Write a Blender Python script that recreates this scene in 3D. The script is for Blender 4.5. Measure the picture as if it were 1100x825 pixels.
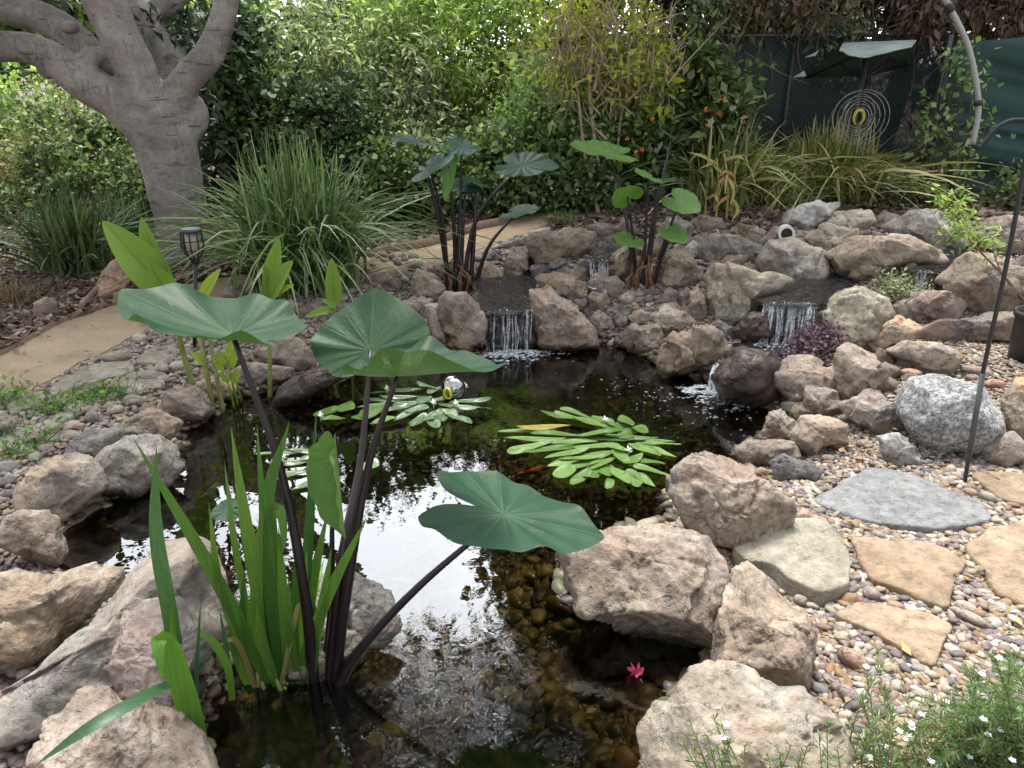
import bpy, math, random
import numpy as np
from mathutils import Vector

for o in list(bpy.data.objects):
    bpy.data.objects.remove(o, do_unlink=True)
SC = bpy.context.scene
COL = SC.collection
random.seed(7)
RNG = np.random.default_rng(7)

# ------------------------------------------------------------------ camera, sky, sun, exposure
CAM_H = 1.6
PITCH = math.radians(22.6)
FPX = 831.0                      # focal length in photo pixels (photo is 1100 x 825)
cam = bpy.data.cameras.new('camera')
cam.sensor_width = 36.0
cam.lens = 36.0 * FPX / 1100.0
cam.clip_start = 0.05
cam.clip_end = 2000.0
cam_o = bpy.data.objects.new('camera', cam)
COL.objects.link(cam_o)
cam_o.location = (0, 0, CAM_H)
cam_o.rotation_euler = (math.pi / 2 - PITCH, 0, 0)
SC.camera = cam_o

SUN_EL, SUN_AZ = math.radians(73), math.radians(-8)      # azimuth clockwise from +Y
W = bpy.data.worlds.new('World')
SC.world = W
W.use_nodes = True
wn, wl = W.node_tree.nodes, W.node_tree.links
wn.clear()
sky = wn.new('ShaderNodeTexSky')
sky.sky_type = 'NISHITA'
sky.sun_disc = False
sky.sun_elevation = SUN_EL
sky.sun_rotation = SUN_AZ
sky.dust_density = 4.0
sky.air_density = 1.0
hs = wn.new('ShaderNodeHueSaturation')
hs.inputs['Saturation'].default_value = 0.30
hs.inputs['Value'].default_value = 1.35
bg = wn.new('ShaderNodeBackground')
bg.inputs['Strength'].default_value = 0.135
wo = wn.new('ShaderNodeOutputWorld')
wl.new(sky.outputs[0], hs.inputs['Color'])
# thin bright cloud over the blue, brightest around the veiled sun beyond the pond
wtc = wn.new('ShaderNodeTexCoord')
wdot = wn.new('ShaderNodeVectorMath')
wdot.operation = 'DOT_PRODUCT'
GLOW = Vector((-0.10, 0.78, 0.62)).normalized()
wdot.inputs[1].default_value = GLOW
wl.new(wtc.outputs['Generated'], wdot.inputs[0])
wmr = wn.new('ShaderNodeMapRange')
wmr.interpolation_type = 'SMOOTHSTEP'
wmr.inputs['From Min'].default_value = 0.35
wmr.inputs['From Max'].default_value = 1.0
wmr.inputs['To Min'].default_value = 4.2
wmr.inputs['To Max'].default_value = 30.0
wl.new(wdot.outputs['Value'], wmr.inputs['Value'])
wns = wn.new('ShaderNodeTexNoise')
wns.inputs['Scale'].default_value = 3.0
wns.inputs['Detail'].default_value = 5
wl.new(wtc.outputs['Generated'], wns.inputs['Vector'])
wcr = wn.new('ShaderNodeMapRange')
wcr.inputs['From Min'].default_value = 0.3
wcr.inputs['From Max'].default_value = 0.7
wcr.inputs['To Min'].default_value = 0.72
wcr.inputs['To Max'].default_value = 1.2
wl.new(wns.outputs['Fac'], wcr.inputs['Value'])
wmul = wn.new('ShaderNodeMath')
wmul.operation = 'MULTIPLY'
wl.new(wmr.outputs[0], wmul.inputs[0])
wl.new(wcr.outputs[0], wmul.inputs[1])
wcol = wn.new('ShaderNodeVectorMath')
wcol.operation = 'SCALE'
wcol.inputs[0].default_value = (0.93, 0.97, 1.03)
wl.new(wmul.outputs[0], wcol.inputs['Scale'])
wmix = wn.new('ShaderNodeMix')
wmix.data_type = 'RGBA'
wmix.inputs[0].default_value = 0.85
wl.new(hs.outputs[0], wmix.inputs[6])
wl.new(wcol.outputs[0], wmix.inputs[7])
wl.new(wmix.outputs[2], bg.inputs['Color'])
wl.new(bg.outputs[0], wo.inputs['Surface'])

sun = bpy.data.lights.new('sun', 'SUN')
sun.energy = 2.7
sun.angle = math.radians(12)
sun.color = (1.0, 0.96, 0.88)
sun_o = bpy.data.objects.new('sun', sun)
COL.objects.link(sun_o)
sd = Vector((math.sin(SUN_AZ) * math.cos(SUN_EL), math.cos(SUN_AZ) * math.cos(SUN_EL), math.sin(SUN_EL)))
sun_o.rotation_euler = (-sd).to_track_quat('-Z', 'Y').to_euler()

SC.view_settings.view_transform = 'Standard'
SC.view_settings.look = 'None'
SC.view_settings.exposure = 1.03
SC.view_settings.gamma = 1.0
SC.view_settings.use_curve_mapping = False
SC.render.engine = 'CYCLES'
SC.cycles.use_denoising = True
SC.cycles.max_bounces = 6
SC.cycles.diffuse_bounces = 3
SC.cycles.glossy_bounces = 3
SC.cycles.transmission_bounces = 4
SC.cycles.transparent_max_bounces = 12
SC.cycles.caustics_reflective = False
SC.cycles.caustics_refractive = False

# ------------------------------------------------------------------ photo pixel -> world
FW = np.array([0, math.cos(PITCH), -math.sin(PITCH)])
UP = np.array([0, math.sin(PITCH), math.cos(PITCH)])
RT = np.array([1.0, 0, 0])
EYE = np.array([0, 0, CAM_H])


def ray(px, py):
    return RT * ((px - 550) / FPX) + UP * ((412.5 - py) / FPX) + FW


def at(px, py, Y):
    d = ray(px, py)
    return EYE + d * (Y / d[1])


def on(px, py, z):
    d = ray(px, py)
    return EYE + d * ((z - CAM_H) / d[2])


def pxs(p):
    """metres covered by one photo pixel at a place"""
    return float((np.asarray(p) - EYE) @ FW) / FPX


def poly_on(pts, z):
    return np.array([on(x, y, z)[:2] for x, y in pts])


# ------------------------------------------------------------------ numpy noise
def _hash(ix, iy, iz, s):
    h = (ix * 374761393 + iy * 668265263 + iz * 2147483647 + s * 974634777) & 0xffffffff
    h = ((h ^ (h >> 13)) * 1274126177) & 0xffffffff
    h = (h ^ (h >> 16)) & 0xffffffff
    return h / 4294967295.0 * 2 - 1


def noise3(P, s=0):
    P = np.asarray(P, float)
    I = np.floor(P).astype(np.int64)
    f = P - I
    u = f * f * f * (f * (f * 6 - 15) + 10)
    r = 0
    for dx in (0, 1):
        for dy in (0, 1):
            for dz in (0, 1):
                w = (u[:, 0] if dx else 1 - u[:, 0]) * (u[:, 1] if dy else 1 - u[:, 1]) * (u[:, 2] if dz else 1 - u[:, 2])
                r = r + w * _hash(I[:, 0] + dx, I[:, 1] + dy, I[:, 2] + dz, s)
    return r


def fbm(P, s=0, octv=4, gain=0.5):
    a, r = 1.0, 0
    for k in range(octv):
        r = r + a * noise3(np.asarray(P) * (2.03 ** k) + 17.3 * k, s + k)
        a *= gain
    return r


def sstep(a, b, x):
    t = np.clip((x - a) / (b - a), 0, 1)
    return t * t * (3 - 2 * t)


def sdist(P, poly):
    """signed distance of 2-D points to a polygon, positive outside"""
    P = np.asarray(P, float)
    n = len(poly)
    d = np.full(len(P), 1e9)
    inside = np.zeros(len(P), bool)
    for i in range(n):
        a, b = poly[i], poly[(i + 1) % n]
        e = b - a
        w = P - a
        t = np.clip((w @ e) / max(e @ e, 1e-12), 0, 1)
        q = w - t[:, None] * e
        d = np.minimum(d, (q * q).sum(1))
        c = (a[1] > P[:, 1]) != (b[1] > P[:, 1])
        xx = a[0] + (P[:, 1] - a[1]) * e[0] / (e[1] if abs(e[1]) > 1e-12 else 1e-12)
        inside ^= c & (P[:, 0] < xx)
    d = np.sqrt(d)
    return np.where(inside, -d, d)


# ------------------------------------------------------------------ mesh / object helpers
def me_np(name, V, F, mats, smooth=True, midx=None, attrs=None):
    V = np.ascontiguousarray(V, dtype=np.float32)
    Fs = F if isinstance(F, (list, tuple)) else [F]
    Fs = [np.asarray(f, dtype=np.int32) for f in Fs if len(f)]
    loops = np.concatenate([f.ravel() for f in Fs])
    tot = np.concatenate([np.full(len(f), f.shape[1], np.int32) for f in Fs])
    start = np.concatenate([[0], np.cumsum(tot)[:-1]]).astype(np.int32)
    m = bpy.data.meshes.new(name)
    m.vertices.add(len(V))
    m.vertices.foreach_set('co', V.ravel())
    m.loops.add(len(loops))
    m.loops.foreach_set('vertex_index', loops)
    m.polygons.add(len(tot))
    m.polygons.foreach_set('loop_start', start)
    m.polygons.foreach_set('loop_total', tot)
    if midx is not None:
        m.polygons.foreach_set('material_index', np.asarray(midx, np.int32))
    m.polygons.foreach_set('use_smooth', np.full(len(tot), smooth, bool))
    for mt in (mats if isinstance(mats, (list, tuple)) else [mats]):
        m.materials.append(mt)
    if attrs:
        for k, a in attrs.items():
            a = np.asarray(a, np.float32)
            if a.ndim == 1:
                at_ = m.attributes.new(k, 'FLOAT', 'POINT')
                at_.data.foreach_set('value', a)
            else:
                at_ = m.attributes.new(k, 'FLOAT_VECTOR', 'POINT')
                at_.data.foreach_set('vector', a.ravel())
    m.update(calc_edges=True)
    m.validate()
    return m


def obj(name, V, F, mats, parent=None, smooth=True, loc=None, midx=None, attrs=None):
    """one mesh object; V in world coordinates, stored relative to loc (or to the parent's place)"""
    base = np.zeros(3)
    if loc is not None:
        base = np.asarray(loc, float)
    elif parent is not None:
        base = np.array(parent.location)
    m = me_np(name, np.asarray(V) - base, F, mats, smooth, midx, attrs)
    o = bpy.data.objects.new(name, m)
    COL.objects.link(o)
    if parent is not None:
        o.parent = parent
        if loc is not None:
            o.location = base - np.array(parent.location)
    else:
        o.location = base
    return o


def sub(name, V, F, mats, part, root, smooth=True):
    """sub-part: child of a part whose own origin is the root's place"""
    m = me_np(name, np.asarray(V) - np.array(root.location) - np.array(part.location), F, mats, smooth)
    o = bpy.data.objects.new(name, m)
    COL.objects.link(o)
    o.parent = part
    return o


def tag(o, label, cat, group=None, kind=None):
    if label:
        o['label'] = label
    if cat:
        o['category'] = cat
    if group:
        o['group'] = group
    if kind:
        o['kind'] = kind
    return o


def struct(o, kind='structure'):
    o['kind'] = kind
    return o


def empty(name, loc, label, cat, group=None):
    o = bpy.data.objects.new(name, None)
    COL.objects.link(o)
    o.location = loc
    o.empty_display_size = 0.1
    return tag(o, label, cat, group)


def spline(P, n):
    """Catmull-Rom through points P, n samples"""
    P = np.asarray(P, float)
    if len(P) == 2:
        t = np.linspace(0, 1, n)[:, None]
        return P[0] * (1 - t) + P[1] * t
    Q = np.vstack([2 * P[0] - P[1], P, 2 * P[-1] - P[-2]])
    out = []
    for u in np.linspace(0, len(P) - 1 - 1e-9, n):
        i = int(u)
        t = u - i
        p0, p1, p2, p3 = Q[i], Q[i + 1], Q[i + 2], Q[i + 3]
        out.append(0.5 * ((2 * p1) + (p2 - p0) * t + (2 * p0 - 5 * p1 + 4 * p2 - p3) * t * t + (3 * p1 - p0 - 3 * p2 + p3) * t ** 3))
    return np.array(out)


def tube(P, R, k=8, cap=True):
    """tube mesh along points P with radii R -> V, [quads, tris]"""
    P = np.asarray(P, float)
    n = len(P)
    R = np.broadcast_to(np.asarray(R, float), (n,))
    T = np.gradient(P, axis=0)
    T /= np.linalg.norm(T, axis=1)[:, None] + 1e-12
    ref = np.array([0, 0, 1.0]) if abs(T[0][2]) < 0.9 else np.array([1.0, 0, 0])
    U = np.cross(T[0], ref)
    U /= np.linalg.norm(U)
    V = []
    for i in range(n):
        U = U - T[i] * (U @ T[i])
        U /= np.linalg.norm(U) + 1e-12
        B = np.cross(T[i], U)
        a = np.linspace(0, 2 * math.pi, k, endpoint=False)
        V.append(P[i] + R[i] * (np.cos(a)[:, None] * U + np.sin(a)[:, None] * B))
    V = np.vstack(V)
    q = []
    for i in range(n - 1):
        for j in range(k):
            q.append((i * k + j, i * k + (j + 1) % k, (i + 1) * k + (j + 1) % k, (i + 1) * k + j))
    t = []
    if cap:
        V = np.vstack([V, P[0], P[-1]])
        c0, c1 = n * k, n * k + 1
        for j in range(k):
            t.append((c0, (j + 1) % k, j))
            t.append((c1, (n - 1) * k + j, (n - 1) * k + (j + 1) % k))
    return V, [np.array(q), np.array(t, int).reshape(-1, 3)]


class MB:
    """collects pieces of ONE mesh"""
    def __init__(s):
        s.V, s.Q, s.T, s.n = [], [], [], 0

    def add(s, V, F):
        for f in (F if isinstance(F, (list, tuple)) else [F]):
            f = np.asarray(f, int)
            if not len(f):
                continue
            (s.Q if f.shape[1] == 4 else s.T).append(f + s.n)
        s.V.append(np.asarray(V, float))
        s.n += len(V)

    def tube(s, P, R, k=8, cap=True):
        s.add(*tube(P, R, k, cap))

    def get(s):
        F = []
        if s.Q:
            F.append(np.vstack(s.Q))
        if s.T:
            F.append(np.vstack(s.T))
        return np.vstack(s.V), F

    def obj(s, name, mat, parent=None, smooth=True, loc=None):
        V, F = s.get()
        return obj(name, V, F, mat, parent, smooth, loc)


_ICO = {}


def ico(n):
    if n not in _ICO:
        import bmesh
        b = bmesh.new()
        bmesh.ops.create_icosphere(b, subdivisions=n, radius=1.0)
        b.verts.ensure_lookup_table()
        V = np.array([v.co[:] for v in b.verts])
        F = np.array([[v.index for v in f.verts] for f in b.faces])
        b.free()
        _ICO[n] = (V, F)
    return _ICO[n]


def box(c, s, rz=0.0, tilt=None):
    V = np.array([[x, y, z] for x in (-.5, .5) for y in (-.5, .5) for z in (-.5, .5)]) * np.asarray(s)
    ca, sa = math.cos(rz), math.sin(rz)
    V = V @ np.array([[ca, -sa, 0], [sa, ca, 0], [0, 0, 1]]).T + np.asarray(c)
    F = np.array([[0, 1, 3, 2], [4, 6, 7, 5], [0, 4, 5, 1], [2, 3, 7, 6], [0, 2, 6, 4], [1, 5, 7, 3]])
    return V, F


# ------------------------------------------------------------------ materials
class NT:
    def __init__(s, name):
        s.m = bpy.data.materials.new(name)
        s.m.use_nodes = True
        s.t = s.m.node_tree
        s.t.nodes.clear()
        s.out = s.n('ShaderNodeOutputMaterial')

    def n(s, typ, **kw):
        x = s.t.nodes.new(typ)
        for k, v in kw.items():
            setattr(x, k, v)
        return x

    def l(s, a, b):
        s.t.links.new(a, b)

    def set(s, node, **kw):
        for k, v in kw.items():
            i = node.inputs[k.replace('_', ' ')]
            if hasattr(v, 'is_output'):
                s.l(v, i)
            else:
                i.default_value = v
        return node

    def noise(s, vec, scale, detail=4, rough=0.55, dist=0.0):
        x = s.n('ShaderNodeTexNoise')
        x.inputs['Scale'].default_value = scale
        x.inputs['Detail'].default_value = detail
        x.inputs['Roughness'].default_value = rough
        x.inputs['Distortion'].default_value = dist
        if vec is not None:
            s.l(vec, x.inputs['Vector'])
        return x.outputs['Fac']

    def ramp(s, fac, stops, interp='LINEAR'):
        x = s.n('ShaderNodeValToRGB')
        e = x.color_ramp.elements
        x.color_ramp.interpolation = interp
        while len(e) < len(stops):
            e.new(0.5)
        for k, (p, c) in enumerate(stops):
            e[k].position = p
            e[k].color = (c, c, c, 1) if isinstance(c, (int, float)) else (*c, 1)
        s.l(fac, x.inputs['Fac'])
        return x.outputs['Color']

    def math(s, op, a, b=None, clamp=False):
        x = s.n('ShaderNodeMath', operation=op)
        x.use_clamp = clamp
        for i, v in enumerate((a, b)):
            if v is None:
                continue
            if hasattr(v, 'is_output'):
                s.l(v, x.inputs[i])
            else:
                x.inputs[i].default_value = v
        return x.outputs[0]

    def mix(s, fac, a, b, blend='MIX'):
        x = s.n('ShaderNodeMix', data_type='RGBA', blend_type=blend)
        for sock, v in ((x.inputs[0], fac), (x.inputs[6], a), (x.inputs[7], b)):
            if hasattr(v, 'is_output'):
                s.l(v, sock)
            elif isinstance(v, (int, float)):
                sock.default_value = v
            else:
                sock.default_value = (*v, 1)
        return x.outputs[2]

    def bump(s, h, strength, dist=0.01, normal=None):
        x = s.n('ShaderNodeBump')
        x.inputs['Strength'].default_value = strength
        x.inputs['Distance'].default_value = dist
        s.l(h, x.inputs['Height'])
        if normal is not None:
            s.l(normal, x.inputs['Normal'])
        return x.outputs[0]

    def bsdf(s, color, rough=0.7, normal=None, **kw):
        x = s.n('ShaderNodeBsdfPrincipled')
        for sock, v in (('Base Color', color), ('Roughness', rough)):
            if hasattr(v, 'is_output'):
                s.l(v, x.inputs[sock])
            elif isinstance(v, (int, float)):
                x.inputs[sock].default_value = v
            else:
                x.inputs[sock].default_value = (*v, 1)
        if normal is not None:
            s.l(normal, x.inputs['Normal'])
        for k, v in kw.items():
            i = x.inputs[k.replace('_', ' ')]
            if hasattr(v, 'is_output'):
                s.l(v, i)
            else:
                i.default_value = v
        return x.outputs[0]

    def done(s, sh):
        s.l(sh, s.out.inputs['Surface'])
        return s.m


def simple(name, c, rough=0.6, metal=0.0, var=0.12, bump=0.0, bscale=60, **kw):
    t = NT(name)
    tc = t.n('ShaderNodeTexCoord').outputs['Object']
    nz = t.noise(tc, bscale, 5)
    col = t.mix(t.ramp(nz, [(0.3, 0.0), (0.7, 1.0)]), tuple(x * (1 - var) for x in c), tuple(min(1, x * (1 + var)) for x in c))
    nr = t.bump(nz, bump, 0.01) if bump else None
    return t.done(t.bsdf(col, rough, nr, Metallic=metal, **kw))


def rock_mat(name, c0, c1, c2, stain=(0.30, 0.17, 0.07), stain_amt=0.35, fine=0.5, rough=0.85, wet=True, speck=None, allwet=False, cracks=True, pits=0.38, patches=True):
    """weathered stone: three tones in patches, rusty stains, dark cracks, fine grain; wet and dark in the splash line at the water"""
    t = NT(name)
    tc = t.n('ShaderNodeTexCoord').outputs['Object']
    rnd = t.n('ShaderNodeObjectInfo').outputs['Random']
    off = t.n('ShaderNodeVectorMath', operation='ADD')
    sc = t.math('MULTIPLY', rnd, 37.0)
    t.l(tc, off.inputs[0])
    t.l(sc, off.inputs[1])
    v = off.outputs[0]
    big = t.noise(v, 6.0, 7, 0.68, 0.3)
    col = t.ramp(big, [(0.34, c0), (0.48, c1), (0.62, c2)])
    st = t.noise(v, 7.0, 5, 0.65, 1.2)
    stm = t.ramp(st, [(0.52, 0.0), (0.68, stain_amt)])
    col = t.mix(stm, col, stain)
    pa = t.ramp(t.noise(v, 2.7, 4, 0.6, 0.8), [(0.50, 0.0), (0.60, 0.6 if patches else 0.0)])
    col = t.mix(pa, col, t.mix(0.7, col, (0.28, 0.195, 0.15)))
    off2 = t.n('ShaderNodeVectorMath', operation='ADD')
    t.l(v, off2.inputs[0])
    off2.inputs[1].default_value = (11.3, 4.1, 7.7)
    pb = t.ramp(t.noise(off2.outputs[0], 3.1, 4, 0.6, 0.8), [(0.52, 0.0), (0.62, 0.7 if patches else 0.0)])
    col = t.mix(pb, col, t.mix(0.8, col, (0.155, 0.15, 0.15)))
    grain = t.noise(v, 55.0, 6, 0.7)
    col = t.mix(fine, col, t.ramp(grain, [(0.30, 0.22), (0.5, 0.95), (0.70, 1.5)]), 'MULTIPLY')
    mid = t.noise(v, 17.0, 5, 0.65)
    col = t.mix(0.5, col, t.ramp(mid, [(0.34, 0.42), (0.52, 1.0), (0.70, 1.30)]), 'MULTIPLY')
    # a few thin cracks, only here and there
    cn = t.noise(v, 2.6, 2, 0.5, 0.5)
    crk = t.math('ABSOLUTE', t.math('SUBTRACT', cn, 0.5))
    crm = t.ramp(crk, [(0.0, 0.45), (0.006, 0.85), (0.014, 1.0)])
    where = t.ramp(t.noise(v, 4.3, 2), [(0.50, 0.0), (0.58, 1.0 if cracks else 0.0)])
    col = t.mix(where, col, t.mix(1.0, col, crm, 'MULTIPLY'))
    pit = t.noise(v, 34.0, 4, 0.75)
    t.l(t.math('ADD', t.math('MULTIPLY', t.math('FRACT', t.math('MULTIPLY', rnd, 7.31)), 34.0), 18.0), pit.node.inputs['Scale'])
    t.l(t.math('ADD', t.math('MULTIPLY', t.math('FRACT', t.math('MULTIPLY', rnd, 13.7)), 5.0), 3.5), big.node.inputs['Scale'])
    pz = t.ramp(t.noise(v, 5.1, 3), [(0.42, 0.15), (0.60, 1.0)])
    col = t.mix(pz, col, t.mix(1.0, col, t.ramp(pit, [(0.33, pits), (0.42, 1.0)]), 'MULTIPLY'))
    if speck:
        vo = t.n('ShaderNodeTexVoronoi', feature='F1')
        vo.inputs['Scale'].default_value = speck[0]
        t.l(v, vo.inputs['Vector'])
        g2 = t.noise(v, speck[0], 3, 0.8)
        col = t.mix(0.75, col, t.ramp(g2, [(0.36, 0.12), (0.5, 0.8), (0.62, 1.6)]), 'MULTIPLY')
    bz = t.n('ShaderNodeValue').outputs[0]
    rnd_tone = t.n('ShaderNodeMapRange')
    t.l(rnd, rnd_tone.inputs['Value'])
    rnd_tone.inputs['To Min'].default_value = 0.86
    rnd_tone.inputs['To Max'].default_value = 1.14
    col = t.mix(1.0, col, rnd_tone.outputs[0], 'MULTIPLY')
    rgh = rough
    if wet:
        pos = t.n('ShaderNodeSeparateXYZ')
        g = t.n('ShaderNodeNewGeometry')
        t.l(g.outputs['Position'], pos.inputs[0])
        z = t.math('SUBTRACT', pos.outputs['Z'], t.math('MULTIPLY', t.math('SUBTRACT', mid, 0.5), 0.07))
        w = t.ramp(z, [(0.025, 1.0), (0.055, 0.0)])
        col = t.mix(w, col, t.mix(1.0, col, (0.24, 0.20, 0.14), 'MULTIPLY'))
        rgh = t.ramp(w, [(0, rough), (1, 0.22)])
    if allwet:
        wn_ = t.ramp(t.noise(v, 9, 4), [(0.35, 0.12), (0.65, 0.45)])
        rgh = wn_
    h = t.math('ADD', t.math('MULTIPLY', mid, 0.8), t.math('ADD', t.math('MULTIPLY', grain, 0.35), t.math('MULTIPLY', t.ramp(pit, [(0.3, 0.0), (0.45, 1.0)]), 0.35)))
    nr = t.bump(h, 0.85, 0.016)
    return t.done(t.bsdf(col, rgh, nr))


def leaf_mat(name, stops, trans=0.35, rough=0.5, tcol=None, gloss=0.35, each=False):
    """leaves: every leaf (mesh island) takes its own tone from the ramp; thin and partly translucent"""
    t = NT(name)
    r = t.n('ShaderNodeNewGeometry').outputs['Random Per Island']
    if each:                      # leaves that are objects of their own
        r = t.n('ShaderNodeObjectInfo').outputs['Random']
    col = t.ramp(r, stops)
    nz = t.noise(t.n('ShaderNodeTexCoord').outputs['Object'], 55, 3, .6)
    col = t.mix(.45, col, t.ramp(nz, [(.3, .55), (.7, 1.3)]), 'MULTIPLY')
    p = t.bsdf(col, rough, None, Specular_IOR_Level=gloss)
    tr = t.n('ShaderNodeBsdfTranslucent')
    tc = t.mix(1.0, col, tcol or (1.18, 1.22, 0.72), 'MULTIPLY')
    t.l(tc, tr.inputs['Color'])
    mx = t.n('ShaderNodeMixShader')
    mx.inputs[0].default_value = trans
    t.l(p, mx.inputs[1])
    t.l(tr.outputs[0], mx.inputs[2])
    return t.done(mx.outputs[0])


def pebble_mat(name, stops, rough=0.7, dark=1.0):
    t = NT(name)
    r = t.n('ShaderNodeNewGeometry').outputs['Random Per Island']
    tc = t.n('ShaderNodeTexCoord').outputs['Object']
    col = t.ramp(r, stops, 'CONSTANT')
    nz = t.noise(tc, 90, 4, 0.7)
    col = t.mix(0.6, col, t.ramp(nz, [(0.3, 0.55 * dark), (0.6, 1.15 * dark)]), 'MULTIPLY')
    return t.done(t.bsdf(col, rough, t.bump(nz, 0.3, 0.004)))

# ------------------------------------------------------------------ terrain
POND_PX = [(205, 1150), (190, 900), (208, 800), (228, 752), (244, 715), (240, 640), (150, 625), (95, 628), (62, 604), (66, 575), (108, 545),
           (130, 520), (192, 500), (196, 462), (226, 448), (246, 428), (292, 420), (330, 408), (365, 396), (420, 385), (500, 377),
           (524, 370), (584, 372), (640, 366), (690, 380), (716, 402), (745, 396), (764, 412), (790, 430), (828, 440),
           (842, 452), (818, 472), (792, 490), (806, 503), (725, 520), (712, 560), (600, 600), (612, 640), (700, 672), (780, 668),
           (776, 726), (735, 742), (702, 806), (690, 900), (700, 1150)]
POND = poly_on(POND_PX, 0.0)
CTRL_PX = [(900, 700, .09), (1050, 780, .09), (950, 540, .13), (1080, 520, .16), (860, 470, .11), (1000, 430, .20), (1090, 390, .27),
           (930, 380, .22), (1085, 300, .42), (985, 275, .45), (880, 258, .46), (770, 262, .38), (850, 222, .50), (1000, 220, .52), (1100, 230, .52),
           (700, 300, .27), (760, 345, .16), (640, 345, .14), (640, 275, .34), (565, 272, .33), (455, 288, .22), (480, 335, .10), (425, 262, .24),
           (380, 235, .26), (600, 235, .38), (700, 220, .45), (760, 212, .46), (540, 240, .33), (60, 380, .12), (150, 345, .13), (20, 335, .16), (200, 292, .20),
           (60, 285, .22), (60, 245, .24), (0, 470, .09), (110, 440, .08), (0, 600, .10), (40, 770, .08), (-150, 825, .10), (-150, 400, .14),
           (330, 330, .16), (300, 380, .08), (830, 420, .10), (790, 360, .16), (1250, 500, .25), (1250, 800, .12), (1250, 250, .5), (400, 190, .30), (900, 195, .53), (-150, 230, .24),
           (720, 345, .16), (900, 345, .26), (870, 440, .10), (545, 300, .19), (842, 366, .09), (820, 376, .07), (870, 372, .12)]
CTRL = np.array([on(x, y, z) for x, y, z in CTRL_PX])
CTRL = np.vstack([CTRL, [[0, -1, .08], [2, -1, .1], [-2, -1, .1], [6, 0, .1], [-6, 0, .1], [-9, 10, .3], [0, 14, .4], [9, 10, .5]]])

POOL_L = (poly_on([(505, 303), (520, 308), (517, 322), (523, 336), (548, 337), (572, 328), (560, 314), (578, 300), (600, 290), (618, 284), (640, 291), (636, 281), (590, 286), (561, 291), (538, 297)], .235), .235)
POOL_R = (poly_on([(806, 318), (822, 325), (850, 328), (886, 325), (899, 312), (914, 300), (905, 294), (880, 300), (850, 301), (828, 303)], .335), .335)
POOL_U = (poly_on([(983, 292), (1012, 294), (1024, 280), (1046, 268), (1030, 262), (1000, 272)], .47), .47)
POOL_M = (poly_on([(636, 280), (656, 281), (668, 266), (660, 256), (640, 258)], .40), .40)
POOL_B = (poly_on([(790, 362), (826, 358), (872, 364), (876, 376), (850, 386), (800, 384)], .125), .125)
POOLS = [POOL_L, POOL_R, POOL_U, POOL_M, POOL_B]


def hfun(X, Y, detail=True):
    X = np.asarray(X, float).ravel()
    Y = np.asarray(Y, float).ravel()
    P = np.stack([X, Y], 1)
    num = np.zeros(len(P))
    den = np.zeros(len(P))
    for c in CTRL:
        w = 1.0 / (((P - c[:2]) ** 2).sum(1) + 0.015) ** 1.7
        num += w * c[2]
        den += w
    z = num / den
    far = sstep(9, 16, np.hypot(X, Y - 3))
    z = z * (1 - far) + 0.4 * far
    d = sdist(P, POND)
    k = sstep(-0.02, 0.40, d)
    depth = 0.40 - 0.17 * sstep(2.35, 1.7, Y)
    zin = -depth * (1 - np.exp(np.minimum(d, 0) / 0.22)) - 0.004
    z = np.where(d > 0, 0.012 + (z - 0.012) * k, zin)
    if detail:
        P3 = np.stack([X, Y, np.zeros_like(X)], 1)
        z = z + np.where(d > 0.03, 0.006, 0.02) * fbm(P3 * 3.0, 3, 3)
        for poly, zw in POOLS:
            dd = sdist(P, poly)
            z = np.where(dd < 0.02, np.minimum(z, zw - 0.05), z)
            z = np.where((dd >= 0.02) & (dd < 0.10), np.minimum(z, zw - 0.05 + (dd - 0.02) * 1.4), z)
    return z


def hz(x, y):
    return float(hfun([x], [y], False)[0])


_TT = np.concatenate([np.linspace(0.9, 9, 700), np.linspace(9.05, 40, 200)])


def G(px, py, water=True):
    """where the ray through a photo pixel meets the ground (or the pond's surface)"""
    d = ray(px, py)
    Y = _TT
    t = Y / d[1]
    X = EYE[0] + d[0] * t
    Z = EYE[2] + d[2] * t
    h = hfun(X, Y, False)
    if water:
        h = np.maximum(h, 0.0)
    i = np.argmax(Z < h)
    if i == 0:
        i = len(Y) - 1 if not (Z < h).any() else 1
    a, b = Z[i - 1] - h[i - 1], Z[i] - h[i]
    f = a / (a - b) if abs(a - b) > 1e-9 else 0
    y = Y[i - 1] + f * (Y[i] - Y[i - 1])
    return EYE + d * (y / d[1])


def poly_g(pts):
    return np.array([G(x, y)[:2] for x, y in pts])


PATH_UP = [(-140, 425), (0, 383), (70, 345), (130, 324), (190, 308), (260, 297), (330, 289), (400, 276), (440, 268), (500, 251), (540, 241), (563, 229), (600, 219), (640, 214), (690, 205)]
PATH_LO = [(760, 216), (700, 222), (640, 233), (600, 239), (562, 253), (525, 267), (455, 280), (390, 298), (310, 312), (240, 328), (182, 345), (140, 365), (100, 384), (60, 407), (30, 424), (0, 438), (-140, 500)]
PATH = poly_g(PATH_UP + PATH_LO)

axis = lambda a, b, n, far: np.concatenate([-np.geomspace(far, -a + 0.4, 14) if a < 0 else [], np.linspace(a, b, n), np.geomspace(b + 0.4, far, 14)])
gx = axis(-5.2, 5.2, 400, 400)
gy = np.concatenate([-np.geomspace(60, 0.6, 8), np.linspace(-0.2, 8.6, 350), np.geomspace(9, 500, 16)])
GX, GY = np.meshgrid(gx, gy)
gz = hfun(GX, GY)
P2 = np.stack([GX.ravel(), GY.ravel()], 1)
pd = sdist(P2, POND)
pathd = sdist(P2, PATH)
edge_n = 0.03 * noise3(np.stack([GX.ravel() * 9, GY.ravel() * 9, np.zeros(GX.size)], 1), 5)
m_path = 1 - sstep(-0.02, 0.03, pathd + edge_n)
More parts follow.
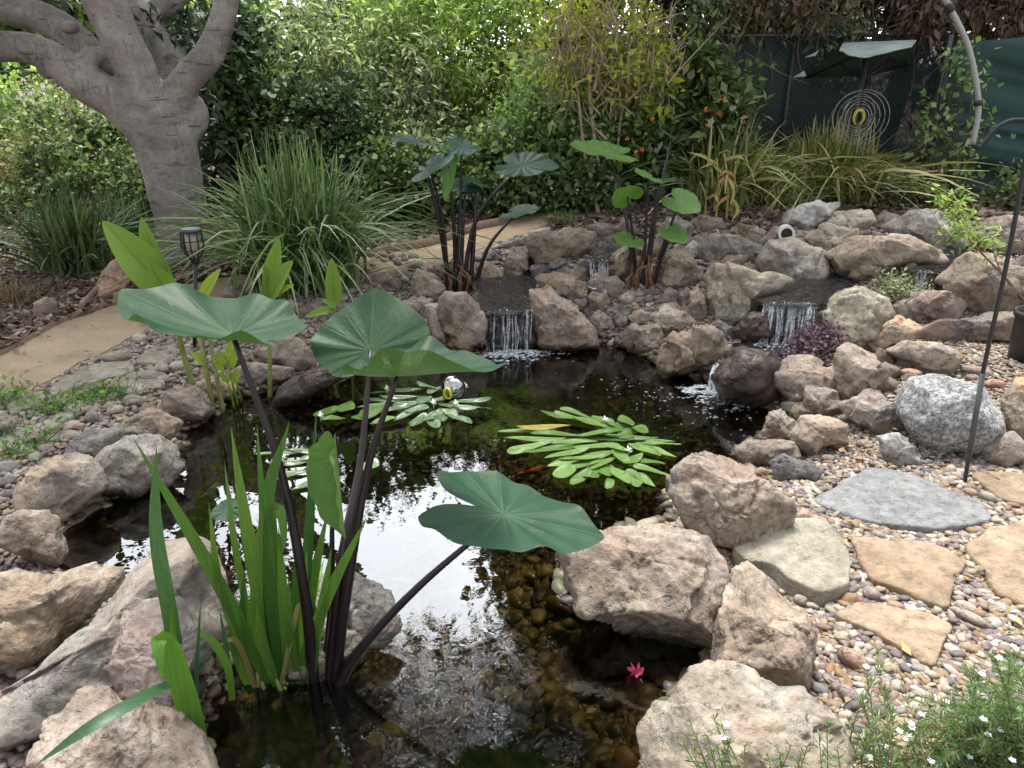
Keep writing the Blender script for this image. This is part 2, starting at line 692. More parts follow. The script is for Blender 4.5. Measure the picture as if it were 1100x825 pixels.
# the mulch bed: everything behind the path's upper edge
upx = np.array([G(*p)[:2] for p in PATH_UP])
o_ = np.argsort(upx[:, 0])
m_mulch = sstep(-0.02, 0.05, GY.ravel() - np.interp(GX.ravel(), upx[o_, 0], upx[o_, 1]) + edge_n) * (1 - m_path)
rx = G(800, 214)
m_mulch = np.maximum(m_mulch, sstep(rx[1] - .25, rx[1] + .1, GY.ravel() + edge_n) * (GX.ravel() > 0.5) * (1 - m_path))
m_pond = 1 - sstep(-0.03, 0.03, pd + edge_n)
ny, nx = GX.shape
idx = np.arange(ny * nx).reshape(ny, nx)
Fg = np.stack([idx[:-1, :-1].ravel(), idx[:-1, 1:].ravel(), idx[1:, 1:].ravel(), idx[1:, :-1].ravel()], 1)

t = NT('ground_soil')
tc = t.n('ShaderNodeTexCoord').outputs['Object']
att = t.n('ShaderNodeAttribute', attribute_name='zone')
sep = t.n('ShaderNodeSeparateXYZ')
t.l(att.outputs['Vector'], sep.inputs[0])
n1 = t.noise(tc, 26, 6, 0.7)
n2 = t.noise(tc, 3, 4)
n3 = t.noise(tc, 160, 4, 0.7)
dirt = t.ramp(n1, [(0.3, (0.10, 0.075, 0.055)), (0.5, (0.20, 0.155, 0.12)), (0.7, (0.30, 0.25, 0.21))])
sand = t.mix(0.8, t.ramp(n3, [(0.3, (0.26, 0.18, 0.11)), (0.5, (0.50, 0.37, 0.245)), (0.72, (0.62, 0.49, 0.35))]), t.ramp(n2, [(0.3, 0.75), (0.7, 1.1)]), 'MULTIPLY')
mulch = t.ramp(n1, [(0.3, (0.035, 0.022, 0.016)), (0.55, (0.10, 0.065, 0.048)), (0.75, (0.19, 0.13, 0.10))])
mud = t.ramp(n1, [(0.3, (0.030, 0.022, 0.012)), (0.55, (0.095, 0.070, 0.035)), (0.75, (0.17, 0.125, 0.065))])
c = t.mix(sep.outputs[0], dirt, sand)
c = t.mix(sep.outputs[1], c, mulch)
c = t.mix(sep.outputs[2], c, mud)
nr = t.bump(t.math('ADD', n1, t.math('MULTIPLY', n3, 0.4)), 0.6, 0.02)
M_GROUND = t.done(t.bsdf(c, 0.95, nr))
ground = obj('ground', np.stack([GX.ravel(), GY.ravel(), gz], 1), Fg, M_GROUND, attrs={'zone': np.stack([m_path, np.maximum(m_mulch, sstep(6.6, 7.2, GY.ravel())), m_pond], 1)})
struct(ground)

# decomposed-granite path: its own sheet 4 mm over the soil
gpx = np.linspace(PATH[:, 0].min(), PATH[:, 0].max(), 420)
gpy = np.linspace(PATH[:, 1].min(), PATH[:, 1].max(), 220)
AX, AY = np.meshgrid(gpx, gpy)
pdn = sdist(np.stack([AX.ravel(), AY.ravel()], 1), PATH) + 0.02 * noise3(np.stack([AX.ravel() * 11, AY.ravel() * 11, np.zeros(AX.size)], 1), 5)
az = hfun(AX, AY) + 0.006
ii = np.arange(AX.size).reshape(AX.shape)
fq = np.stack([ii[:-1, :-1].ravel(), ii[:-1, 1:].ravel(), ii[1:, 1:].ravel(), ii[1:, :-1].ravel()], 1)
fq = fq[(pdn[fq] < 0.0).all(1)]
use = np.unique(fq)
rm = np.zeros(AX.size, int)
rm[use] = np.arange(len(use))
t = NT('path_sand')
tc = t.n('ShaderNodeTexCoord').outputs['Object']
n3 = t.noise(tc, 170, 4, 0.75)
n2 = t.noise(tc, 3.5, 5, 0.6)
n4 = t.noise(tc, 70, 4, 0.7)
sand = t.ramp(n3, [(0.28, (0.13, 0.09, 0.055)), (0.5, (0.34, 0.25, 0.16)), (0.72, (0.50, 0.385, 0.26))])
sand = t.mix(0.85, sand, t.ramp(n2, [(0.3, 0.72), (0.7, 1.12)]), 'MULTIPLY')
sand = t.mix(t.ramp(n4, [(0.58, 0.0), (0.68, 0.7)]), sand, (0.16, 0.11, 0.07))
M_PATH = t.done(t.bsdf(sand, 0.95, t.bump(n3, 0.5, 0.006)))
path = obj('path', np.stack([AX.ravel(), AY.ravel(), az], 1)[use], rm[fq], M_PATH)
struct(path)

# ------------------------------------------------------------------ water
def water_mat(name, tint, ior, bscale, bstr, rough=0.0, fine=0.0, bdist=0.02):
    t = NT(name)
    tc = t.n('ShaderNodeTexCoord').outputs['Object']
    n1 = t.noise(tc, bscale, 3, 0.5, 0.3)
    n2 = t.noise(tc, bscale * 4.3, 2, 0.5)
    h = t.math('ADD', n1, t.math('MULTIPLY', n2, 0.22))
    if fine:
        # livelier water near the falls and in the current at the front
        a = t.n('ShaderNodeAttribute', attribute_name='ripple').outputs['Fac']
        n3 = t.noise(tc, 26, 3, 0.55, 0.6)
        h = t.math('ADD', h, t.math('MULTIPLY', t.math('MULTIPLY', n3, a), fine))
    nr = t.bump(h, bstr, bdist)
    fr = t.n('ShaderNodeFresnel')
    fr.inputs['IOR'].default_value = ior
    t.l(nr, fr.inputs['Normal'])
    tr = t.n('ShaderNodeBsdfTransparent')
    tr.inputs['Color'].default_value = (*tint, 1)
    gl = t.n('ShaderNodeBsdfGlossy')
    gl.inputs['Roughness'].default_value = rough
    gl.inputs['Color'].default_value = (1, 1, 1, 1)
    t.l(nr, gl.inputs['Normal'])
    mx = t.n('ShaderNodeMixShader')
    t.l(fr.outputs[0], mx.inputs[0])
    t.l(tr.outputs[0], mx.inputs[1])
    t.l(gl.outputs[0], mx.inputs[2])
    return t.done(mx.outputs[0])


M_WATER = water_mat('pond_water', (0.44, 0.385, 0.26), 1.85, 5.0, 0.035, 0.0, 1.6)
M_STREAM = water_mat('stream_water', (0.55, 0.50, 0.42), 2.0, 34.0, 1.0, 0.02, bdist=0.13)


def sheet(name, poly, z, step, mat, grow=0.0, attrs=None):
    x0, y0 = poly.min(0) - grow - step
    x1, y1 = poly.max(0) + grow + step
    AX, AY = np.meshgrid(np.arange(x0, x1, step), np.arange(y0, y1, step))
    P = np.stack([AX.ravel(), AY.ravel()], 1)
    d = sdist(P, poly)
    ii = np.arange(AX.size).reshape(AX.shape)
    fq = np.stack([ii[:-1, :-1].ravel(), ii[:-1, 1:].ravel(), ii[1:, 1:].ravel(), ii[1:, :-1].ravel()], 1)
    fq = fq[(d[fq] < grow).any(1)]
    use = np.unique(fq)
    rm = np.zeros(AX.size, int)
    rm[use] = np.arange(len(use))
    Pu = P[use]
    return obj(name, np.stack([Pu[:, 0], Pu[:, 1], np.full(len(Pu), z)], 1), rm[fq], mat, attrs=attrs(Pu) if attrs else None)


FALLS_AT = np.array([G(552, 378)[:2], G(765, 425)[:2]])


def ripple(P):
    r = np.zeros(len(P))
    for f in FALLS_AT:
        r = np.maximum(r, np.exp(-np.hypot(P[:, 0] - f[0], P[:, 1] - f[1]) / 0.45) * 2.2)
    r = np.maximum(r, 0.75 * sstep(2.25, 1.25, P[:, 1]))
    return {'ripple': r}


pond_water = struct(sheet('pond_water', POND, 0.0, 0.03, M_WATER, 0.10, ripple))
for poly, zw in POOLS:
    struct(sheet('stream_water', poly, zw, 0.02, M_STREAM, 0.015))

# ------------------------------------------------------------------ rocks
RM = {
    'tan': rock_mat('stone_tan', (0.155, 0.113, 0.077), (0.286, 0.224, 0.167), (0.364, 0.310, 0.248), (0.324, 0.180, 0.081), 0.35),
    'pink': rock_mat('stone_pinkish', (0.158, 0.118, 0.090), (0.284, 0.225, 0.177), (0.372, 0.312, 0.251), (0.268, 0.175, 0.117), 0.3),
    'orange': rock_mat('stone_orange', (0.230, 0.139, 0.070), (0.377, 0.254, 0.139), (0.451, 0.369, 0.279), (0.46, 0.19, 0.05), 0.6),
    'rust': rock_mat('stone_rusty', (0.17, 0.12, 0.08), (0.30, 0.225, 0.155), (0.39, 0.32, 0.245), (0.34, 0.165, 0.06), 0.5),
    'cream': rock_mat('stone_cream', (0.198, 0.155, 0.112), (0.310, 0.262, 0.202), (0.396, 0.357, 0.297), (0.327, 0.206, 0.103), 0.5),
    'gray': rock_mat('stone_grey', (0.122, 0.111, 0.098), (0.229, 0.211, 0.186), (0.320, 0.296, 0.260), (0.24, 0.19, 0.13), 0.25),
    'green': rock_mat('stone_lichen', (0.174, 0.152, 0.116), (0.315, 0.281, 0.217), (0.436, 0.390, 0.310), (0.242, 0.227, 0.105), 0.4),
    'mauve': rock_mat('stone_mauve', (0.15, 0.115, 0.10), (0.27, 0.215, 0.19), (0.38, 0.32, 0.285), (0.22, 0.13, 0.09), 0.3),
    'dark': rock_mat('stone_dark', (0.07, 0.062, 0.062), (0.135, 0.122, 0.122), (0.21, 0.195, 0.19), (0.10, 0.08, 0.06), 0.2),
    'pale': rock_mat('stone_pale', (0.292, 0.246, 0.188), (0.421, 0.371, 0.301), (0.517, 0.475, 0.405), (0.567, 0.405, 0.243), 0.3, fine=0.4),
    'white': rock_mat('stone_white', (0.425, 0.408, 0.383), (0.544, 0.527, 0.501), (0.629, 0.620, 0.595), (0.50, 0.45, 0.36), 0.2, fine=0.3),
    'granite': rock_mat('stone_granite', (0.209, 0.209, 0.212), (0.292, 0.292, 0.292), (0.348, 0.348, 0.348), (0.238, 0.221, 0.204), 0.15, speck=(62.0,), fine=0.6, patches=False),
    'red': rock_mat('stone_red', (0.26, 0.13, 0.09), (0.38, 0.22, 0.16), (0.46, 0.32, 0.25), (0.30, 0.12, 0.06), 0.3),
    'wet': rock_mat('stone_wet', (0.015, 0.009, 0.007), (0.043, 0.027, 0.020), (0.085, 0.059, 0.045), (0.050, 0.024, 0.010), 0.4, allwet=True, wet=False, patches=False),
    'flaggray': rock_mat('flagstone_slate', (0.133, 0.139, 0.144), (0.203, 0.204, 0.206), (0.252, 0.249, 0.244), (0.32, 0.25, 0.20), 0.2, fine=0.35, wet=False, cracks=False, pits=0.8, patches=False),
    'flagtan': rock_mat('flagstone_sand', (0.224, 0.155, 0.098), (0.290, 0.210, 0.139), (0.337, 0.252, 0.174), (0.46, 0.29, 0.16), 0.35, fine=0.25, wet=False, cracks=False, pits=0.8, patches=False),
    'flaggreen': rock_mat('flagstone_sage', (0.169, 0.150, 0.112), (0.253, 0.228, 0.177), (0.324, 0.290, 0.230), (0.246, 0.208, 0.136), 0.3, fine=0.35, wet=False, cracks=False, pits=0.8, patches=False),
}
_seed = [100]


def resample(poly, n=48):
    """closed polygon -> radius as a function of angle about its centre"""
    P = np.asarray(poly, float)
    c = 0.5 * (P.mean(0) + 0.5 * (P.min(0) + P.max(0)))
    Q = []
    for i in range(len(P)):
        a, b = P[i], P[(i + 1) % len(P)]
        for k in np.linspace(0, 1, 24, endpoint=False):
            Q.append(a * (1 - k) + b * k)
    Q = np.array(Q) - c
    ang = np.arctan2(-Q[:, 1], Q[:, 0])
    r = np.hypot(Q[:, 0], Q[:, 1])
    o = np.argsort(ang)
    ang, r = ang[o], r[o]
    t = np.linspace(-math.pi, math.pi, 241)
    rr = np.interp(t, np.concatenate([ang - 2 * math.pi, ang, ang + 2 * math.pi]), np.concatenate([r, r, r]))
    rr = (rr + np.roll(rr[:-1], 1)[np.arange(241) % 240] + np.roll(rr[:-1], -1)[np.arange(241) % 240]) / 3
    return c, t, rr


def boulder(poly, mat, label, depth=0.8, name='boulder', cat='boulder', z=None, facet=1.0, rough=1.0, push=0.42, group=None, top=0.62, front=0.66, sub_n=None):
    """a boulder of the outline seen in the photo, at its own distance on the ground, with real depth (depth = depth / height+width scale)"""
    _seed[0] += 1
    sd_ = _seed[0]
    rg = np.random.default_rng(sd_)
    c, t, rr = resample(poly)
    P = np.asarray(poly, float)
    xb = P[np.argmax(P[:, 1])][0] * 0.5 + c[0] * 0.5
    yb = P[:, 1].max() - 1.5
    base = on(xb, yb, z) if z is not None else G(xb, yb)
    wpx, hpx = np.ptp(P[:, 0]), np.ptp(P[:, 1])
    Yb = base[1]
    d = ray(*c)
    dn = d / np.linalg.norm(d)
    s0 = Yb / d[1]
    D = depth * 0.5 * math.sqrt(wpx * hpx) * s0 / FPX * 1.15
    s1 = s0 + push * D
    cen = EYE + d * s1
    mpp = s1 * 1.0 / FPX                      # metres per photo pixel at that distance
    A = np.cross(dn, [0, 0, 1.0])
    A /= np.linalg.norm(A)
    B = np.cross(A, dn)
    n = sub_n or (6 if wpx * hpx > 9000 else 5 if wpx * hpx > 700 else 4)
    V, F = ico(n)
    V = V.copy()
    up = np.array([0, B[2], dn[2]])           # world up in the (a, b, c) frame
    up /= np.linalg.norm(up)
    # break faces: cuts that leave the outline nearly alone
    pl = [(up + rg.normal(0, .12, 3), top), (np.array([rg.normal(0, .25), -0.05, -1.0]), front), (np.array([rg.choice([-.6, .6]), .1, -.8]), 0.76)]
    for k in range(13):
        v = rg.normal(0, 1, 3)
        v[2] *= 1.3
        pl.append((v, rg.uniform(0.62, 0.93)))
    for v, dist in pl:
        v = v / np.linalg.norm(v)
        if abs(v[2]) < 0.35:
            dist = max(dist, 0.90)
        dist = 1 - (1 - dist) * facet
        k = V @ v
        over = k > dist
        V[over] -= np.outer((k[over] - dist) * 0.93, v)
    # keep the seen outline: stretch back to the unit circle where the cuts pulled it in
    r2 = np.hypot(V[:, 0], V[:, 1])
    ang = np.arctan2(V[:, 1], V[:, 0])
    bins = np.linspace(-math.pi, math.pi, 73)
    bi = np.clip(np.digitize(ang, bins) - 1, 0, 71)
    mx = np.ones(72)
    for b in range(72):
        q = r2[bi == b]
        mx[b] = q.max() if len(q) else 1
    mx = (mx + np.roll(mx, 1) + np.roll(mx, -1)) / 3
    V[:, :2] *= (1 / mx[bi])[:, None]
    R = np.interp(ang, t, rr) * mpp
    rbar = rr.mean() * mpp
    W = np.outer(V[:, 0] * R, A) + np.outer(V[:, 1] * R, B) + np.outer(V[:, 2] * D, dn)
    # weathering at several scales
    sc = 1.0 / max(rbar, 0.02)
    nrm = W / (np.linalg.norm(W, axis=1)[:, None] + 1e-9)
    o3 = sd_ * 3.17
    disp = 0.045 * fbm(W * sc * 1.3 + o3, sd_, 3) + 0.030 * (1 - 2 * np.abs(fbm(W * sc * 1.7 + o3 + 9, sd_ + 5, 2))) + 0.020 * fbm(W * sc * 7 + o3, sd_ + 9, 3)
    if n >= 5:
        disp = disp + 0.012 * fbm(W * sc * 18 + o3, sd_ + 13, 2)
    st_amp = rg.choice([0, 0, .012, .03, .045]) if facet > .5 else 0
    if st_amp:                    # bedding: the stone breaks in steps along its layers
        ld = rg.normal(0, 1, 3) + np.array([0, 0, 1.5])
        ld /= np.linalg.norm(ld)
        ph_ = (W @ ld) * sc * rg.uniform(5, 9) + 1.2 * fbm(W * sc * 1.5 + o3, sd_ + 50, 3)
        fr_ = ph_ - np.floor(ph_)
        disp = disp + st_amp * (fr_ - .5) * (noise3(W * sc * 1.1 + o3, sd_ + 60) > -.15)
    # chipped faces: each patch of the surface is its own slightly tilted plane
    if facet > .3:
        kf = rg.uniform(.5, 1.5)
        for kc, amp in ((int(rg.integers(6, 13)), .24 * kf), (int(rg.integers(16, 40)), .17 * kf)):
            wob = W + 0.10 * rbar * np.stack([fbm(W * sc * 2.5 + o3 + q, sd_ + 30 + q, 2) for q in range(3)], 1)
            cc_ = W[rg.choice(len(W), kc)]
            di = ((wob[:, None, :] - cc_[None]) ** 2).sum(2)
            ci = di.argmin(1)
            tv = rg.normal(0, 1, (kc, 3))
            tv /= np.linalg.norm(tv, axis=1)[:, None]
            lean = ((W - cc_[ci]) * tv[ci]).sum(1) * sc * amp + rg.normal(0, .018, kc)[ci]
            d2 = np.partition(di, 1, axis=1)
            gap_ = np.sqrt(d2[:, 1]) - np.sqrt(d2[:, 0])
            disp = disp + lean * .72 - .020 * np.exp(-(gap_ * sc / .05) ** 2)
    W = W + nrm * (disp * rbar * rough * 0.9)[:, None]
    # the buried foot goes a little into the ground
    low = W[:, 2] < -0.35 * np.abs(W[:, 2].min())
    W[low, 2] -= 0.25 * (-0.35 * np.abs(W[:, 2].min()) - W[low, 2])
    o = obj(name, W + cen, F, RM[mat] if isinstance(mat, str) else mat, loc=cen)
    tag(o, label, cat, group)
    return o


FLAGS = []


def flagstone(poly, mat, label, th=0.06, dz=0.016, ripple_=.0015):
    """a flat split stone with a broken rim, lying in the gravel"""
    _seed[0] += 1
    sd_ = _seed[0]
    P = np.array([G(x, y) for x, y in poly])
    Q = []
    for i in range(len(P)):
        a, b = P[i], P[(i + 1) % len(P)]
        m = max(2, int(np.linalg.norm(b - a) / 0.02))
        for k in np.linspace(0, 1, m, endpoint=False):
            Q.append(a * (1 - k) + b * k)
    Q = np.array(Q)
    FLAGS.append(P[:, :2].copy())
    for _ in range(1):
        Q = 0.5 * Q + 0.25 * (np.roll(Q, 1, 0) + np.roll(Q, -1, 0))
    c = Q.mean(0)
    Q[:, :2] += 0.010 * np.stack([noise3(Q * 16, sd_), noise3(Q * 16, sd_ + 1)], 1)
    # a plane fitted to the ground under it
    Amat = np.c_[Q[:, 0] - c[0], Q[:, 1] - c[1], np.ones(len(Q))]
    co, *_ = np.linalg.lstsq(Amat, Q[:, 2], rcond=None)
    rings = [1.0, 1.0, 0.993, 0.96, 0.85, 0.7, 0.5, 0.3, 0.12]
    zoff = [-th, -0.006, 0.0, 0.003, 0.004, 0.004, 0.004, 0.004, 0.004]
    V = []
    for r, zo in zip(rings, zoff):
        p = c[:2] + (Q[:, :2] - c[:2]) * r
        zz = co[0] * (p[:, 0] - c[0]) + co[1] * (p[:, 1] - c[1]) + co[2] + dz + zo
        q3 = np.c_[p, np.zeros(len(p))]
        zz = zz + 0.004 * fbm(q3 * 7, sd_, 3) + ripple_ * np.clip(fbm(q3 * np.array([3, 14, 1]), sd_ + 4, 2) * 4, -1, 1)
        V.append(np.c_[p, zz])
    n = len(Q)
    V = np.vstack(V + [np.array([[c[0], c[1], co[2] + dz + 0.004]])])
    F = []
    for i in range(len(rings) - 1):
        for j in range(n):
            F.append((i * n + j, i * n + (j + 1) % n, (i + 1) * n + (j + 1) % n, (i + 1) * n + j))
    T = [((len(rings) - 1) * n + j, (len(rings) - 1) * n + (j + 1) % n, len(V) - 1) for j in range(n)]
    o = obj('flagstone', V, [np.array(F), np.array(T)], RM[mat], loc=c)
    return tag(o, label, 'flagstone')


B = boulder
# --- left bank
B([(273, 378), (282, 364), (302, 357), (324, 367), (335, 380), (338, 396), (318, 402), (305, 396), (280, 390)], 'pink', 'pinkish boulder behind the ginger stalk, above a dark wet shelf')
B([(254, 409), (256, 391), (267, 386), (287, 391), (316, 398), (316, 411), (291, 415), (273, 416)], 'mauve', 'low brown stone in front of the pinkish boulder by the ginger stalk', push=.25)
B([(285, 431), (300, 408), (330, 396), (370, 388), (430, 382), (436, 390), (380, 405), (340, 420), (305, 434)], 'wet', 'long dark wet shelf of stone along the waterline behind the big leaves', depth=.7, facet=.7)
B([(209, 413), (227, 402), (249, 409), (257, 420), (244, 431), (222, 428)], 'tan', 'small tan stone at the foot of the yellow-green ginger stalks')
B([(170, 430), (183, 420), (209, 415), (223, 428), (227, 446), (214, 458), (190, 458), (175, 443)], 'pink', 'pinkish angular boulder left of the ginger stalks at the water edge')
B([(120, 463), (140, 445), (157, 438), (175, 442), (194, 461), (181, 478), (161, 476), (140, 470)], 'tan', 'speckled tan boulder between the pinkish ginger-side boulder and the grey one')
B([(63, 490), (79, 473), (98, 461), (135, 468), (125, 484), (100, 496), (76, 496)], 'gray', 'flat-topped grey stone wedged behind the larger grey boulder', push=.3)
B([(101, 494), (122, 476), (142, 467), (175, 475), (192, 487), (191, 512), (172, 528), (131, 532), (109, 520)], 'gray', 'smooth grey boulder dipping into the water with a dark wet foot')
B([(17, 545), (22, 516), (41, 499), (59, 490), (87, 493), (107, 508), (112, 534), (94, 546), (61, 560), (33, 551)], 'rust', 'orange-brown pitted boulder on the left water edge')
B([(-2, 573), (15, 549), (33, 545), (57, 553), (64, 580), (63, 603), (46, 613), (24, 595)], 'pink', 'rounded pale pink-brown boulder just below the orange-brown one')
B([(-45, 690), (-45, 605), (34, 606), (61, 623), (105, 623), (121, 643), (117, 660), (68, 688), (20, 705)], 'tan', 'wide flat tan boulder at the left edge of the picture', depth=.9)
B([(-20, 752), (5, 705), (54, 691), (112, 657), (153, 620), (190, 603), (221, 610), (241, 633), (246, 676), (236, 722), (190, 748), (136, 742), (85, 745), (34, 757)], 'gray', 'huge pale grey boulder at lower left with iris in front', depth=.75)
B([(124, 700), (146, 647), (170, 643), (204, 654), (212, 708), (190, 742), (173, 768), (143, 773), (124, 745)], 'mauve', 'angular mauve-brown split stone leaning on the huge grey boulder', depth=.6, push=-1.3)
B([(45, 782), (68, 749), (112, 730), (132, 738), (143, 762), (170, 762), (190, 785), (208, 825), (212, 885), (60, 885), (44, 830)], 'pink', 'pinkish-brown boulder at the bottom left corner beside the reed', depth=.9)
B([(300, 662), (332, 611), (386, 618), (417, 646), (429, 684), (412, 706), (375, 722), (340, 722), (300, 708)], 'gray', 'grey boulder standing in the water right behind the dark taro stems', depth=.6, push=1.1)
B([(-20, 462), (-12, 446), (6, 443), (15, 455), (8, 468), (-10, 472)], 'pale', 'small whitish boulder cut by the left edge beside the path')
B([(99, 319), (105, 304), (120, 282), (131, 277), (137, 295), (140, 303), (122, 316), (109, 320)], 'red', 'pointed red-brown boulder in the mulch bed by the tree', push=.3)
B([(120, 324), (124, 314), (138, 312), (146, 319), (140, 326), (127, 328)], 'tan', 'small tan block in the mulch below the red-brown boulder')
B([(37, 338), (39, 324), (52, 319), (62, 326), (62, 338), (50, 344)], 'pink', 'small pale rock beside the dry brown grass tuft')
B([(238, 314), (250, 301), (262, 309), (262, 319), (245, 323)], 'gray', 'grey stone under the big strappy grass clump by the path')
# --- rear left fall
B([(439, 314), (442, 301), (449, 288), (466, 296), (478, 307), (479, 317), (469, 326), (445, 320)], 'pink', 'pinkish-brown boulder left of the rear taro stems', push=.3)
B([(459, 297), (466, 285), (475, 283), (480, 297), (470, 301)], 'tan', 'tan wedge stone squeezed behind the pinkish boulder by the rear taro')
B([(473, 324), (480, 316), (502, 313), (513, 324), (522, 347), (519, 366), (507, 379), (493, 373), (480, 358), (474, 342)], 'tan', 'tall tan boulder flanking the left waterfall on its left', depth=.8)
B([(457, 327), (471, 324), (477, 336), (480, 368), (465, 362), (458, 341)], 'mauve', 'narrow upright mauve stone left of the tall tan waterfall boulder')
B([(434, 324), (453, 317), (467, 322), (460, 334), (459, 344), (446, 337)], 'mauve', 'dull mauve stone under the pinkish boulder by the rear taro')
B([(505, 318), (516, 311), (524, 316), (521, 329), (512, 328)], 'gray', 'small pale grey stone at the lip of the left waterfall')
B([(511, 298), (517, 283), (529, 280), (540, 289), (540, 299), (525, 304)], 'rust', 'yellow-tan stone on the back rim of the upper left pool')
B([(541, 280), (557, 266), (565, 273), (569, 289), (557, 298), (542, 299)], 'tan', 'square tan-brown stone behind the upper left pool')
B([(521, 279), (529, 269), (540, 277), (533, 284)], 'dark', 'small round dark stone behind the yellow-tan rim stone')
B([(531, 267), (541, 260), (557, 257), (566, 252), (564, 263), (546, 270)], 'gray', 'thin flat grey stone stacked at the path edge behind the pool')
B([(556, 260), (568, 249), (590, 244), (592, 252), (574, 262)], 'pale', 'thin pale slab wedged behind the broad tan boulder by the path')
B([(564, 263), (571, 251), (596, 246), (629, 243), (639, 252), (636, 267), (615, 280), (598, 288), (578, 284), (567, 274)], 'tan', 'broad tan boulder with small pink flowers growing behind it', depth=.75)
B([(629, 243), (642, 238), (658, 243), (663, 251), (657, 260), (638, 259)], 'gray', 'rounded grey boulder touching the broad tan boulder on its right')
B([(570, 290), (578, 283), (595, 285), (597, 295), (575, 298)], 'dark', 'dark stone tucked under the broad tan boulder', push=.2)
B([(597, 294), (606, 286), (617, 290), (616, 299), (602, 301)], 'dark', 'blackish damp stone under the right end of the broad tan boulder', push=.2)
B([(609, 295), (618, 284), (633, 290), (632, 302), (615, 302)], 'tan', 'light tan cobble-like stone left of the tiny middle fall', push=.3)
B([(574, 300), (582, 294), (607, 295), (629, 303), (632, 318), (615, 325), (596, 319), (582, 308)], 'rust', 'yellow-tan leaning stone right of the upper left pool', push=.3)
B([(631, 304), (640, 294), (662, 297), (672, 305), (668, 315), (647, 319), (636, 313)], 'pink', 'pale pinkish stone below the tiny middle fall', push=.3)
B([(567, 311), (587, 308), (621, 330), (639, 351), (644, 370), (612, 376), (580, 378), (575, 345)], 'tan', 'large slanting tan slab to the right of the left waterfall', depth=.65)
B([(629, 320), (636, 313), (651, 315), (656, 325), (647, 336), (633, 332)], 'tan', 'brownish rounded stone above the mauve one near the slanting slab')
B([(614, 323), (629, 319), (634, 340), (622, 336)], 'mauve', 'narrow brown stone wedged behind the slanting slab')
B([(634, 341), (642, 332), (657, 341), (661, 353), (642, 360), (635, 351)], 'mauve', 'dark mauve wet stone at the water right of the slanting slab')
B([(654, 333), (665, 324), (677, 335), (674, 353), (661, 349)], 'gray', 'grey-brown wedge stone right of the dark mauve wet stone')
B([(674, 341), (687, 332), (699, 335), (700, 348), (682, 353)], 'pink', 'small pinkish block left of the grey-green rock')
B([(699, 339), (713, 328), (735, 334), (747, 345), (731, 357), (715, 361), (704, 351)], 'green', 'grey-green flattish rock above the pinkish waterline block')
B([(668, 359), (678, 348), (704, 347), (714, 358), (712, 376), (687, 383), (669, 371)], 'pink', 'pinkish block with its foot in the water at the back bank')
B([(701, 292), (711, 271), (729, 263), (748, 278), (746, 298), (735, 309), (715, 313), (704, 308)], 'tan', 'big rounded grey-brown boulder right of the rear right taro', depth=.9)
B([(650, 290), (656, 275), (673, 261), (683, 267), (680, 302), (662, 305)], 'rust', 'orange-tan boulder left of the rear right taro clump')
B([(708, 320), (718, 308), (730, 314), (728, 327), (715, 328)], 'rust', 'small orange-brown stone under the big rounded grey-brown boulder')
B([(728, 317), (736, 306), (742, 313), (741, 331), (731, 332)], 'mauve', 'narrow brown stone beside the small orange-brown stone')
B([(741, 316), (747, 304), (757, 320), (761, 340), (751, 346), (743, 336)], 'pink', 'upright oblong pinkish stone left of the two-tone boulder')
B([(705, 255), (715, 235), (727, 231), (744, 243), (743, 257), (718, 266)], 'pale', 'pale smooth boulder behind the rear right taro leaves')
B([(735, 266), (744, 258), (753, 264), (750, 275), (738, 273)], 'white', 'whitish stone beside the pale smooth boulder')
B([(658, 247), (668, 235), (681, 240), (688, 251), (672, 259)], 'pink', 'small pink-grey stone left of the rear right taro at the path')
B([(683, 268), (700, 258), (712, 262), (708, 276), (692, 281)], 'rust', 'orange stone peeping between the dark stems of the rear right taro', push=.3)
# --- right mound
B([(750, 267), (761, 253), (791, 250), (818, 260), (816, 277), (781, 284), (755, 279)], 'gray', 'long grey boulder on the mound left of the white pipe')
B([(771, 283), (781, 272), (801, 275), (806, 289), (778, 291)], 'pink', 'small pale pink stone below the long grey boulder')
B([(730, 296), (738, 282), (752, 286), (756, 300), (742, 307)], 'pink', 'rosy stone between the long grey boulder and the rounded one')
B([(738, 240), (752, 231), (774, 234), (782, 244), (768, 252), (744, 252)], 'pink', 'pinkish grey stone at the foot of the yellowing stalks')
B([(782, 250), (793, 240), (812, 243), (822, 254), (803, 260)], 'rust', 'low orange-tan stone at the grass edge behind the long grey boulder')
B([(839, 243), (849, 227), (876, 215), (893, 219), (898, 233), (868, 249)], 'white', 'whitish boulder highest on the mound below the grass')
B([(879, 247), (900, 229), (930, 224), (938, 236), (925, 250), (900, 255)], 'pale', 'cream boulder right of the whitish topmost boulder')
B([(815, 262), (830, 243), (845, 241), (852, 256), (836, 270)], 'pink', 'brownish pink stone hugging the white pipe on its left')
B([(815, 281), (825, 261), (849, 255), (883, 267), (890, 293), (879, 306), (849, 299), (822, 294)], 'pale', 'large cream-tan boulder over the right waterfall pool', depth=.8)
B([(864, 258), (883, 241), (913, 243), (922, 265), (902, 281), (879, 274)], 'cream', 'pinkish tan boulder in the middle of the mound')
B([(888, 283), (920, 257), (968, 252), (1002, 260), (1012, 275), (976, 290), (947, 302), (903, 299)], 'cream', 'broad slab-like pale boulder on the mound above the silvery bush', depth=.7)
B([(949, 248), (974, 228), (1002, 226), (1029, 243), (1043, 258), (1012, 272), (988, 260), (964, 256)], 'gray', 'long grey weathered boulder at the back of the mound')
B([(936, 240), (947, 226), (963, 230), (963, 244), (944, 248)], 'pink', 'small pink stone between the cream and long grey boulders at the back')
